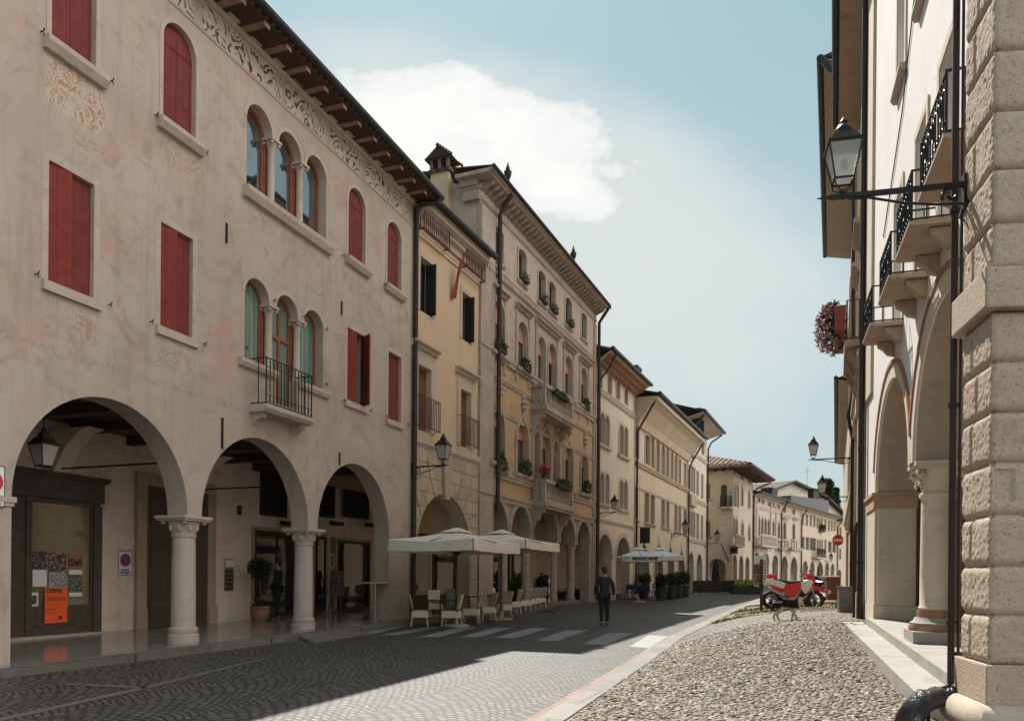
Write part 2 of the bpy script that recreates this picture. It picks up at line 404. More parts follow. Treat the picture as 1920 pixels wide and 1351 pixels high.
# glass
t = NT('dark_window_glass'); n = t.noise(t.coord(), 1.1, 2)
M['glass'] = t.out((.014, .014, .014), .04, t.bump(n, .05, .05), 0., Specular_IOR_Level=.4); t.b.inputs['IOR'].default_value = 1.55
t = NT('reflecting_window_glass'); n = t.noise(t.coord(), .9, 2)
M['glass_sky'] = t.out((.02, .024, .03), .02, t.bump(n, .03, .05), 0., Specular_IOR_Level=1.0); t.b.inputs['IOR'].default_value = 2.6
t = NT('shop_glass'); n = t.noise(t.coord(), 1.3, 4, .6, .5)
M['shop_glass'] = t.out(t.mix(t.ramp(n, [(.35, 0), (.7, 1)]), (.125, .10, .05), (.19, .155, .085)), .06, t.bump(n, .06, .05), 0., Specular_IOR_Level=.6)
t = NT('frosted_lamp_glass'); M['lamp_glass'] = t.out((.55, .54, .5), .35, None, 0., Specular_IOR_Level=.6)
t.b.inputs['Transmission Weight'].default_value = .55
# curtain glass: pleats behind reflecting pane
t = NT('curtained_glass'); v = t.coord('Object', (14, 1, .3)); n = t.noise(v, 1., 3)
M['curtain_glass'] = t.out(t.mix(t.ramp(n, [(.35, 0), (.65, 1)]), (.10, .155, .13), (.20, .28, .24)), .12, None, 0., Specular_IOR_Level=.6)
# metal foil-like reflective bar door glass
t = NT('wavy_bar_glass'); n = t.noise(t.coord(), 1.2, 2, .5, 1.)
M['wavy_glass'] = t.out((.012, .012, .012), .02, t.bump(n, .12, .12), 0., Specular_IOR_Level=.45); t.b.inputs['IOR'].default_value = 1.6
# planked door / shutters
def planks(name, c, pitch, axis=0, depth=.4):
    t = NT(name); v = t.coord(); x = t.node('ShaderNodeSeparateXYZ', {0: v}).outputs[axis]
    fr = t.math('FRACT', t.math('MULTIPLY', x, 1/pitch)); g = t.math('SUBTRACT', 1., t.math('MULTIPLY', t.math('ABSOLUTE', t.math('SUBTRACT', fr, .5)), 2.))
    line = t.ramp(g, [(.0, 0), (.12, 1)])
    n = t.noise(v, 5, 6, .65); cc = t.mix(t.ramp(n, [(.3, 0), (.7, 1)]), mul(c, 1.1), mul(c, .72))
    cc = t.mix(t.math('MULTIPLY', t.math('SUBTRACT', 1., line), .55), cc, mul(c, .25))
    vs = t.node('ShaderNodeMapping', {'Vector': v, 'Scale': (7, 7, .4)}).outputs[0]
    cc = t.mix(t.math('MULTIPLY', t.ramp(t.noise(vs, 1.3, 8, .7), [(.48, 0), (.7, 1)]), .35), cc, mul(c, .5))
    return t.out(cc, .7, t.bump(t.math('ADD', line, t.math('MULTIPLY', n, .15)), depth, .01), Specular_IOR_Level=.2)
M['wood_shutter'] = planks('boarded_wood_shutter', (.19, .068, .04), .11)
M['red'] = planks('red_shutter_paint', (.19, .04, .036), .15, 0, .25)
M['red_board'] = planks('red_boarded_shutter', (.225, .037, .029), .16, 0, .12)
M['soffit'] = planks('soffit_boards', (.075, .038, .032), .16, 1)
M['louver_brown'] = planks('brown_louver', (.15, .09, .065), .05, 2)
M['louver_grey'] = planks('grey_louver', (.12, .10, .09), .045, 2)
M['louver_green'] = planks('green_louver', (.04, .058, .056), .07, 2)
M['blind'] = planks('pink_slat_blind', (.52, .27, .2), .05, 2, .3)
# roof tiles
t = NT('roof_tiles'); v = t.coord(); s_ = t.node('ShaderNodeSeparateXYZ', {0: v})
wx = t.math('SINE', t.math('MULTIPLY', s_.outputs[0], 2*pi/.22)); wz = t.math('FRACT', t.math('MULTIPLY', s_.outputs[1], 1/.34))
n = t.noise(v, 6, 6, .65)
cc = t.mix(t.ramp(n, [(.3, 0), (.7, 1)]), (.26, .16, .115), (.13, .095, .08))
cc = t.mix(t.ramp(t.math('ADD', wx, t.math('MULTIPLY', wz, -.4)), [(.0, 1), (.35, 0)]), cc, (.03, .024, .022))
M['tiles'] = t.out(cc, .9, t.bump(t.math('ADD', t.math('MULTIPLY', wx, .5), wz), .9, .06))
# painted frieze of scrolls: dark foliage scrolls on cream
def fresco(name, ground, dark, scale=3.2, keep=.55, worn=.5):
    t = NT(name); v = t.coord('Object', (1, 1, 1.))
    n = t.noise(v, scale*.8, 3, .5, out=1)
    w = t.node('ShaderNodeVectorMath', {0: v, 1: t.node('ShaderNodeVectorMath', {0: n, 'Scale': .9}, operation='SCALE').outputs[0]}, operation='ADD').outputs[0]
    vo = t.node('ShaderNodeTexVoronoi', {'Vector': w, 'Scale': scale}); vo.feature = 'DISTANCE_TO_EDGE'
    rg = t.node('ShaderNodeTexVoronoi', {'Vector': w, 'Scale': scale*.9})
    rings = t.math('SINE', t.math('MULTIPLY', rg.outputs['Distance'], 34.))
    k = t.math('MULTIPLY', t.ramp(rings, [(.35, 0), (.62, 1)]), t.ramp(vo.outputs[0], [(.02, 0), (.07, 1)]))
    wear = t.ramp(t.noise(v, 1.1, 8, .68), [(keep-.12, 1), (keep+.08, 0)])
    c = t.mix(t.math('MULTIPLY', k, wear), ground, dark)
    c = t.mix(t.math('MULTIPLY', t.ramp(t.noise(v, 2.5, 8, .7), [(.45, 0), (.7, 1)]), worn), c, mul(ground, .8))
    return t.out(c, .9, t.bump(t.noise(v, 30, 5), .2, .01), Specular_IOR_Level=.2)
M['frieze'] = fresco('scroll_frieze_paint', (.50, .43, .35), (.07, .066, .06), 1.75, .7, .3)
M['fresco_orange'] = fresco('faded_orange_fresco', (.50, .42, .335), (.40, .20, .095), 2.2, .56, .5)
M['fresco_pale'] = fresco('faded_pale_fresco', (.48, .405, .32), (.36, .275, .20), 2.4, .52, .6)
M['fresco_grey'] = fresco('faded_grey_fresco', (.47, .40, .32), (.27, .235, .19), 3., .5, .6)
# ---- ground materials
def setts():
    t = NT('granite_setts'); c = t.node('ShaderNodeTexCoord').outputs['Object']
    m = t.node('ShaderNodeMapping', {'Vector': c, 'Rotation': (0, 0, radians(21))}).outputs[0]     # u across, v along the street
    s = t.node('ShaderNodeSeparateXYZ', {0: m}); u, v = s.outputs[0], s.outputs[1]
    per = 1.5
    fu = t.math('SUBTRACT', t.math('FRACT', t.math('DIVIDE', u, per)), .5)
    arc = t.math('MULTIPLY', t.math('MULTIPLY', fu, fu), 1.35)
    jit = t.noise(c, 1.3, 3)
    v2 = t.math('ADD', t.math('ADD', v, arc), t.math('MULTIPLY', jit, .24))
    u2 = t.math('ADD', u, t.math('MULTIPLY', t.noise(c, 2.1, 3), .10))
    w = t.node('ShaderNodeCombineXYZ', {0: u2, 1: v2, 2: 0.}).outputs[0]
    br = t.node('ShaderNodeTexBrick', {'Vector': w, 'Color1': (.165, .152, .142), 'Color2': (.085, .078, .073), 'Mortar': (.018, .016, .014),
         'Scale': 1., 'Mortar Size': .017, 'Mortar Smooth': .25, 'Bias': 0., 'Brick Width': .135, 'Row Height': .105})
    br.offset = .5
    big = t.noise(c, .35, 6, .6); fine = t.noise(c, 40, 5, .7)
    cc = t.mix(1., br.outputs['Color'], t.ramp(fine, [(.25, .7), (.75, 1.15)]), 'MULTIPLY')
    cc = t.mix(t.math('MULTIPLY', t.ramp(big, [(.4, 0), (.7, 1)]), .45), cc, t.mix(1., cc, (.62, .58, .54), 'MULTIPLY'))
    h = t.math('ADD', t.math('MULTIPLY', br.outputs['Fac'], -1.), t.math('MULTIPLY', t.noise(c, 14, 4), .55))
    return t.out(cc, t.ramp(fine, [(.2, .42), (.8, .72)]), t.bump(h, .8, .028), Specular_IOR_Level=.5)
M['setts'] = setts()
def worn_paint(name, base, keep=.5):
    t = NT(name); c = t.node('ShaderNodeTexCoord').outputs['Object']
    m = t.node('ShaderNodeMapping', {'Vector': c, 'Rotation': (0, 0, radians(21))}).outputs[0]
    br = t.node('ShaderNodeTexBrick', {'Vector': m, 'Color1': (1, 1, 1), 'Color2': (.75, .75, .75), 'Mortar': (.0, .0, .0), 'Scale': 1.,
         'Mortar Size': .008, 'Brick Width': .135, 'Row Height': .105})
    n = t.noise(c, 7, 8, .72)
    k = t.math('MULTIPLY', t.ramp(n, [(keep-.1, 1), (keep+.12, 0)]), br.outputs['Color'])
    cc = t.mix(k, (.12, .117, .115), base)
    return t.out(cc, .7, t.bump(br.outputs['Fac'], .6, .01))
M['zebra'] = worn_paint('worn_zebra_paint', (.33, .33, .32), .64)
M['yellow_line'] = worn_paint('worn_yellow_line', (.21, .15, .05), .47)
def pebbles(name, c1, c2, c3, earth, scale=17., strength=1.):
    t = NT(name); c = t.node('ShaderNodeTexCoord').outputs['Object']
    w = t.node('ShaderNodeMapping', {'Vector': c, 'Rotation': (0, 0, radians(-25)), 'Scale': (1, 1.5, 1)}).outputs[0]
    vo = t.node('ShaderNodeTexVoronoi', {'Vector': w, 'Scale': scale}); d2 = t.node('ShaderNodeTexVoronoi', {'Vector': w, 'Scale': scale}); d2.feature = 'DISTANCE_TO_EDGE'
    r = t.node('ShaderNodeSeparateColor', {0: vo.outputs['Color']}).outputs[0]
    cc = t.ramp(r, [(0, c1), (.5, c2), (1, c3)])
    gap = t.ramp(d2.outputs[0], [(.03, 0), (.14, 1)])
    cc = t.mix(gap, earth, cc); cc = t.mix(1., cc, t.ramp(t.noise(c, .8, 6), [(.3, .75), (.7, 1.1)]), 'MULTIPLY')
    h = t.ramp(d2.outputs[0], [(0, 0), (.12, .6), (.3, 1)])
    return t.out(cc, .8, t.bump(h, strength, .035), Specular_IOR_Level=.3)
M['pebble_far'] = pebbles('river_pebbles', (.18, .155, .125), (.26, .23, .195), (.38, .355, .315), (.09, .075, .055))
M['pebble_pale'] = pebbles('pale_river_pebbles', (.26, .25, .24), (.36, .35, .33), (.52, .51, .49), (.12, .105, .085), 14)
M['earth'] = simple('packed_earth', (.17, .145, .10), .95, .5, 9, .5)
t = NT('pebble_stone'); g = t.node('ShaderNodeNewGeometry'); rr = g.outputs['Random Per Island']
cc = t.ramp(rr, [(0, (.12, .094, .07)), (.3, (.165, .132, .098)), (.55, (.195, .158, .12)), (.72, (.215, .165, .12)), (.9, (.265, .225, .175)), (1, (.40, .36, .30))])
M['pebble'] = t.out(t.mix(1., cc, t.ramp(t.noise(t.coord(), 30, 4), [(.3, .75), (.7, 1.1)]), 'MULTIPLY'), .62, None, Specular_IOR_Level=.35)
def slabs(name, c, L, W, joint=.006, rot=21, var=.25, rough=.6, bump=.4):
    t = NT(name); co = t.node('ShaderNodeTexCoord').outputs['Object']
    m = t.node('ShaderNodeMapping', {'Vector': co, 'Rotation': (0, 0, radians(rot))}).outputs[0]
    br = t.node('ShaderNodeTexBrick', {'Vector': m, 'Color1': mul(c, 1.1), 'Color2': mul(c, 1-var), 'Mortar': mul(c, .25), 'Scale': 1.,
         'Mortar Size': joint, 'Mortar Smooth': .3, 'Brick Width': W, 'Row Height': L})
    n = t.noise(co, 5, 8, .65); f = t.noise(co, 60, 4)
    cc = t.mix(1., br.outputs['Color'], t.ramp(n, [(.3, .75), (.7, 1.12)]), 'MULTIPLY')
    return t.out(cc, t.math('MULTIPLY_ADD', n, .25, rough-.12), t.bump(t.math('ADD', t.math('MULTIPLY', br.outputs['Fac'], -1.), t.math('MULTIPLY', f, .3)), bump, .008))
M['kerb_slab'] = slabs('grey_kerb_slabs', (.175, .158, .138), 1.1, 5., .012)
M['kerb_red'] = slabs('reddish_kerb_stone', (.21, .105, .078), .7, 5., .012)
M['kerb_edge'] = slabs('arcade_kerb_stone', (.16, .145, .13), 1.3, 9., .01)
M['terrazzo'] = slabs('polished_arcade_floor', (.25, .235, .21), .9, .9, .004, 21, .12, .14, .03)
M['floor_dull'] = slabs('arcade_floor', (.20, .18, .155), .8, .8, .005, 21, .15, .4, .1)
M['verge'] = simple('dry_grass_soil', (.17, .15, .085), .95, .4, 6, .5)
M['base'] = simple('bare_ground', (.2, .185, .16), .95, .3, 1, .2)
# ashlar with joints for the yellow house's ground floor
t = NT('rusticated_ashlar'); v = t.coord(); sx = t.node('ShaderNodeSeparateXYZ', {0: v})
w = t.node('ShaderNodeCombineXYZ', {0: sx.outputs[0], 1: sx.outputs[2], 2: 0.}).outputs[0]
n1 = t.noise(v, 1.1, 8, .65)
br = t.node('ShaderNodeTexBrick', {'Vector': w, 'Color1': (.46, .36, .26), 'Color2': (.40, .31, .22), 'Mortar': (.17, .13, .1), 'Scale': 1., 'Mortar Size': .012, 'Mortar Smooth': .2, 'Brick Width': .92, 'Row Height': .47})
cc = t.mix(1., br.outputs['Color'], t.ramp(n1, [(.3, .78), (.7, 1.1)]), 'MULTIPLY')
vs = t.node('ShaderNodeMapping', {'Vector': v, 'Scale': (5, 5, .3)}).outputs[0]
cc = t.mix(t.math('MULTIPLY', t.ramp(t.noise(vs, 1., 7, .7), [(.5, 0), (.8, 1)]), .5), cc, (.2, .155, .12))
M['ashlar'] = t.out(cc, .9, t.bump(t.math('ADD', t.math('MULTIPLY', br.outputs['Fac'], -1.), t.math('MULTIPLY', t.noise(v, 20, 5), .15)), .7, .02))
# rusticated pier stone
def rock(name, c, d, rough_bump):
    t = NT(name); v = t.coord()
    n = t.noise(v, 1.2, 8, .62, .5); p = t.noise(v, 26, 6, .7); q = t.noise(v, 70, 4, .6)
    cc = t.mix(t.ramp(n, [(.3, 0), (.72, 1)]), c, d)
    cc = t.mix(t.math('MULTIPLY', t.ramp(t.noise(v, 3.1, 9, .7), [(.55, 0), (.72, 1)]), .5), cc, mul(d, .62))
    vo = t.node('ShaderNodeTexVoronoi', {'Vector': v, 'Scale': 55}); vo.feature = 'DISTANCE_TO_EDGE'
    pit = t.ramp(t.noise(v, 48, 3, .6), [(.28, 0), (.4, 1)])
    cc = t.mix(t.math('SUBTRACT', 1., pit), cc, mul(d, .55))
    return t.out(cc, .88, t.bump(t.math('ADD', t.math('ADD', p, t.math('MULTIPLY', q, .4)), t.math('MULTIPLY', pit, .5)), rough_bump, .02), Specular_IOR_Level=.25)
M['rock'] = rock('rusticated_stone', (.50, .405, .32), (.40, .295, .22), .8)
M['torus'] = rock('smooth_base_stone', (.47, .42, .35), (.38, .30, .23), .3)
t = NT('black_plastic_sheet'); n = t.noise(t.coord('Object', (1, 1, .6)), 7, 4, .6, .8)
M['tarp'] = t.out((.03, .03, .036), .36, t.bump(n, 1., .06), 0., Specular_IOR_Level=.4)
t = NT('chalk_writing'); n = t.noise(t.coord('Object', (1, 1, 3)), 16, 3)
M['chalk'] = t.out(t.mix(t.ramp(n, [(.55, 0), (.6, 1)]), (.03, .032, .032), (.3, .3, .28)), .9)
def poster(name, bg, ink, scale, thr=.55):
    t = NT(name); v = t.coord(); n = t.noise(t.coord('Object', (1, 1, 2.2)), scale, 3, .6)
    return t.out(t.mix(t.ramp(n, [(thr-.02, 0), (thr+.02, 1)]), bg, ink), .6)
M['post1'] = poster('blue_print', (.03, .035, .06), (.28, .17, .12), 9)
M['post2'] = poster('dark_red_print', (.09, .03, .03), (.3, .27, .25), 10)
M['post3'] = poster('newsprint', (.5, .49, .46), (.10, .09, .09), 26, .5)
M['post4'] = poster('orange_dark_print', (.025, .022, .02), (.35, .15, .04), 12)
M['post5'] = poster('photo_print', (.06, .055, .05), (.3, .28, .25), 14)
M['post6'] = poster('map_print', (.16, .07, .055), (.3, .2, .16), 5)

M['old_tiles'] = simple('old_grey_brown_tiles', (.25, .18, .145), .9, .45, 7, .4)
M['cloth_red'] = simple('dark_red_cloth', (.26, .04, .025), .8, .4, 9, .2)

M['rim'] = simple('dark_rim', (.16, .16, .165), .4, .2, 12, .05, .6)
# ================================================================ camera, sun, sky
cam = bpy.data.cameras.new('camera'); co = bpy.data.objects.new('camera', cam); COL.objects.link(co); scene.camera = co
cam.sensor_width = 36; cam.sensor_fit = 'HORIZONTAL'; cam.lens = 36*FPX/1920; cam.clip_end = 2000; cam.clip_start = .05
cam.shift_x = 0; cam.shift_y = (PCY-675.5)/1920
x_ = Vector((cos(ROLL), 0, sin(ROLL))); y_ = Vector((-sin(ROLL), 0, cos(ROLL))); z_ = Vector((0, -1, 0))
mw = Matrix((x_, y_, z_)).transposed().to_4x4(); mw.translation = (0, 0, CAMH); co.matrix_world = mw
SUN = Vector((-2.3, 13.3, 17.7)).normalized()
sl = bpy.data.lights.new('sun', 'SUN'); so = bpy.data.objects.new('sun', sl); COL.objects.link(so)
sl.energy = 4.3; sl.angle = radians(.55); sl.color = (1., .95, .87); so.rotation_euler = SUN.to_track_quat('Z', 'Y').to_euler(); so.location = (0, 0, 40)
W = bpy.data.worlds.new('World'); scene.world = W; W.use_nodes = True; wt = W.node_tree
class WT(NT):
    def __init__(s): s.t = wt; s.n = wt.nodes
w = WT(); bg = w.n['Background']
sky = w.n.new('ShaderNodeTexSky'); sky.sky_type = 'NISHITA'; sky.sun_disc = False
sky.sun_elevation = math.asin(SUN.z); sky.sun_rotation = atan2(SUN.x, SUN.y); sky.altitude = 70; sky.air_density = 1.; sky.dust_density = .6; sky.ozone_density = 1.2
d = w.node('ShaderNodeTexCoord').outputs['Generated']; sp = w.node('ShaderNodeSeparateXYZ', {0: d})
yy = w.math('MAXIMUM', sp.outputs[1], .08)
U = w.math('DIVIDE', sp.outputs[0], yy); V = w.math('DIVIDE', sp.outputs[2], yy)
uv = w.node('ShaderNodeCombineXYZ', {0: U, 1: w.math('MULTIPLY', V, 1.5), 2: 0.}).outputs[0]
warp = w.noise(uv, 8., 12, .68); warp2 = w.noise(uv, 2.2, 8, .6)
def blob(u0, v0, ru, rv, tilt=0.):
    du = w.math('SUBTRACT', U, u0); dv = w.math('SUBTRACT', V, v0)
    dv = w.math('ADD', dv, w.math('MULTIPLY', du, tilt))
    a = w.math('POWER', w.math('ABSOLUTE', w.math('DIVIDE', du, ru)), 2.2); b = w.math('POWER', w.math('ABSOLUTE', w.math('DIVIDE', dv, rv)), 2.2)
    return w.math('ADD', a, b)
q = w.math('MINIMUM', blob(-.075, .585, .20, .082, .12), blob(.035, .528, .105, .05, .5))
q = w.math('ADD', q, w.math('MULTIPLY', w.math('SUBTRACT', warp, .5), 2.9))
core = w.ramp(q, [(.0, 1), (.6, .8), (1.15, .3), (2.4, 0)], 'EASE')
q2 = w.math('ADD', blob(.04, .46, .38, .19, .35), w.math('MULTIPLY', w.math('SUBTRACT', warp2, .5), 2.4))
veil = w.ramp(w.math('MULTIPLY', q2, .5), [(.05, .95), (.9, 0)], 'EASE')
wisps = w.math('MULTIPLY', w.ramp(warp2, [(.46, 0), (.74, 1)]), .55)
low = w.ramp(V, [(.02, .95), (.35, .55), (.8, .1)])
skc = w.mix(.62, w.mix(1., sky.outputs[0], (.72, .86, .78), 'MULTIPLY'), (2.15, 3.3, 3.4))
c = w.mix(w.math('MAXIMUM', wisps, low), skc, (3.45, 3.95, 3.95))
c = w.mix(veil, c, (4.3, 4.6, 4.5)); c = w.mix(core, c, (5.8, 5.8, 5.65))
# unseen bright cloud added right of and behind the viewer to light shaded facades
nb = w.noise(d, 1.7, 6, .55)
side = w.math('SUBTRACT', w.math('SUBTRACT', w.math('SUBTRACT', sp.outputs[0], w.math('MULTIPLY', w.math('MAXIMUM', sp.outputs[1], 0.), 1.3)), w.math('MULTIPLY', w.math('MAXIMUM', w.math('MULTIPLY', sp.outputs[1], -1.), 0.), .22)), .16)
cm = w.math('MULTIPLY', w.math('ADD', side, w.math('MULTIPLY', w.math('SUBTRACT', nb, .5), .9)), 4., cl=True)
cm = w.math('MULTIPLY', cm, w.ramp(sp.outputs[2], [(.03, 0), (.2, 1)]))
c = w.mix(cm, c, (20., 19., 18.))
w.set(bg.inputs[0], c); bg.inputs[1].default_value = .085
scene.view_settings.view_transform = 'Standard'; scene.view_settings.look = 'None'; scene.view_settings.gamma = 1; scene.view_settings.exposure = 1.0
scene.render.film_transparent = False
cy = scene.cycles; cy.max_bounces = 8; cy.diffuse_bounces = 6; cy.glossy_bounces = 4; cy.transmission_bounces = 6; cy.use_denoising = True; cy.sample_clamp_indirect = 6
# ================================================================ ground sheets
def grid_sheet(name, m, fn, nu, nv, kind='structure'):
    vs = [fn(i/nu, j/nv) for j in range(nv+1) for i in range(nu+1)]
    fs = [(j*(nu+1)+i, j*(nu+1)+i+1, (j+1)*(nu+1)+i+1, (j+1)*(nu+1)+i) for j in range(nv) for i in range(nu)]
    return MB().add(vs, fs, True).build(name, m, kind=kind, recalc=False)
MB().add([(-900, -300, -.3), (900, -300, -.3), (900, 1500, -.3), (-900, 1500, -.3)], [(0, 1, 2, 3)]).build('ground', M['base'], kind='structure', recalc=False)
YS = [-6, -2, 2, 5, 8, 11, 14, 16, 19.1, 22, 26, 30, 34, 38, 43, 48, 54, 61, 70, 80, 90, 100, 120, 140]
def yat(v):
    k = v*(len(YS)-1); i = min(int(k), len(YS)-2); return lerp(YS[i], YS[i+1], k-i)
NV = (len(YS)-1)*4
grid_sheet('road', M['setts'], lambda u, v: (lerp(-30+yat(v)*.25, kerb_x(yat(v)), u), yat(v), zroad(yat(v))), 8, NV)
grid_sheet('kerb_line', M['kerb_red'], lambda u, v: (kerb_x(yat(v))+.1*u, yat(v), zroad(yat(v))+.006+.006*u), 1, NV)
grid_sheet('kerb', M['kerb_slab'], lambda u, v: (kerb_x(yat(v))+.1+.32*u, yat(v), zroad(yat(v))+.012), 1, NV)
def xr(Y): return 6.7+.339*(Y-12.8)+.9 if Y < 19 else 6.7+.339*6.2+.9+.43*(Y-19)
def vsheet(name, m, f0, f1, nu, nv, dz=0.):
    def fn(u, v):
        u2 = u*u; Y = lerp(f0(u2), f1(u2), v); X = lerp(kerb_x(Y)+.42, xr(Y), u2)
        return (X, Y, gz(X, Y)+dz)
    return grid_sheet(name, m, fn, nu, nv)
L1 = lambda s: lerp(16.6, 24.8, s); L2 = lambda s: lerp(22.5, 26.6, s); L3 = lambda s: lerp(38, 37, s)
vsheet('cobbled_pavement', M['earth'], lambda s: -5., L1, 24, 90)
vsheet('pale_cobble_path', M['pebble_pale'], L1, L2, 24, 20)
vsheet('verge', M['verge'], L2, L3, 24, 24)
vsheet('far_pavement', M['kerb_slab'], L3, lambda s: 140., 12, 60)
# a flush stone strip between the two kinds of cobbles
def strip(name, m, f, w, dz):
    def fn(u, v):
        s = v; Y = f(s)-w*(1-u); X = lerp(kerb_x(Y)+.42, xr(Y), s)
        return (X, Y, gz(X, Y)+dz)
    return grid_sheet(name, m, fn, 1, 40)
strip('stone_strip', M['kerb_slab'], L1, .13, .015)
# real pebbles in the near pavement, one mesh
def pebble_field(name, m, ya, yb, sx, sy, seed, size, stop=None):
    rs = np.random.RandomState(seed)
    b = MB().blob((0, 0, 0), (1, 1, 1), 7, 5); bv = np.array(b.v); bf = b.f
    P = []; Y = ya; row = 0
    while Y < yb:
        x0, x1 = kerb_x(Y)+.47, xr(Y)-.5; n = int((x1-x0)/sx)
        for i in range(n):
            X = x0+(i+.5*(row % 2))*sx+rs.uniform(-.3, .3)*sx; y = Y+rs.uniform(-.32, .32)*sy
            s = clamp((X-kerb_x(y)-.42)/(xr(y)-kerb_x(y)-.42))
            if stop and not stop(X, y, s): continue
            if noise.noise(Vector((X*.8, y*.8, 7.))) > .34+.3*rs.rand() or rs.rand() < .03: continue
            P.append((X, y, gz(X, y)))
        Y += sy; row += 1
    P = np.array(P); n = len(P)
    S = np.stack([rs.uniform(.75, 1.25, n)*size[0], rs.uniform(.75, 1.25, n)*size[1], rs.uniform(.6, 1.2, n)*size[2]], 1)*rs.choice([.62, .85, 1., 1.12, 1.4], n, p=[.15, .25, .3, .2, .1])[:, None]
    A = rs.normal(.35, .55, n); T = rs.normal(0, .16, (n, 2))
    v = bv[None]*S[:, None]*(1+rs.normal(0, .09, (n, len(bv), 1)))
    ca, sa = np.cos(A)[:, None], np.sin(A)[:, None]
    x = v[..., 0]*ca-v[..., 1]*sa; y = v[..., 0]*sa+v[..., 1]*ca; z = v[..., 2]+x*T[:, :1]+y*T[:, 1:]
    v = np.stack([x, y, z], -1)+P[:, None]+np.array([0, 0, .001])
    L = len(bv); nt = [f for f in bf]
    me = bpy.data.meshes.new(name)
    faces = []
    for k in range(n):
        o_ = k*L; faces += [tuple(i+o_ for i in f) for f in nt]
    me.from_pydata(v.reshape(-1, 3).tolist(), [], faces); me.polygons.foreach_set('use_smooth', [True]*len(me.polygons)); me.materials.append(m)
    o = bpy.data.objects.new(name, me); COL.objects.link(o); return tag(o, kind='stuff')
def near_ok(X, y, s): return y < L1(s)-.16
o = pebble_field('cobbles', M['pebble'], 5.2, 25, .069, .050, 3, (.042, .027, .015), near_ok)
tag(o, 'brown and grey river cobbles set in the earth of the sloping pavement', 'cobbles')
# markings on the road
mk = MB()
for q in [((676, 1187), (704, 1187), (760, 1174), (736, 1174)), ((712, 1190), (747, 1190), (826, 1175), (802, 1175)), ((783, 1194), (823, 1194), (895, 1175), (861, 1175)), ((861, 1194), (897, 1194), (961, 1176), (927, 1176)),
          ((927, 1195), (965, 1196), (1029, 1177), (994, 1177)), ((1006, 1200), (1041, 1202), (1104, 1181), (1060, 1181)), ((1090, 1207), (1135, 1209), (1189, 1186), (1141, 1186)), ((1179, 1212), (1219, 1215), (1254, 1192), (1216, 1190))]:
    vs = [gp(*p) for p in q]; vs = [(v.x, v.y, zroad(v.y)+.005) for v in vs]
    mk.add(vs, [(0, 1, 2, 3)])
mk.build('crosswalk_markings', M['zebra'], kind='structure')
mk = MB()
for a, b, wd in [((-60, 1362), (275, 1288), .16), ((275, 1288), (500, 1233), .13), ((110, 1281), (275, 1289), .13)]:
    A_, B_ = gp(*a), gp(*b); t_ = (B_-A_).normalized(); n_ = Vector((-t_.y, t_.x, 0))*wd/2
    mk.add([(p.x, p.y, zroad(p.y)+.005) for p in (A_-n_, B_-n_, B_+n_, A_+n_)], [(0, 1, 2, 3)])
mk.build('yellow_road_marking', M['yellow_line'], kind='structure')
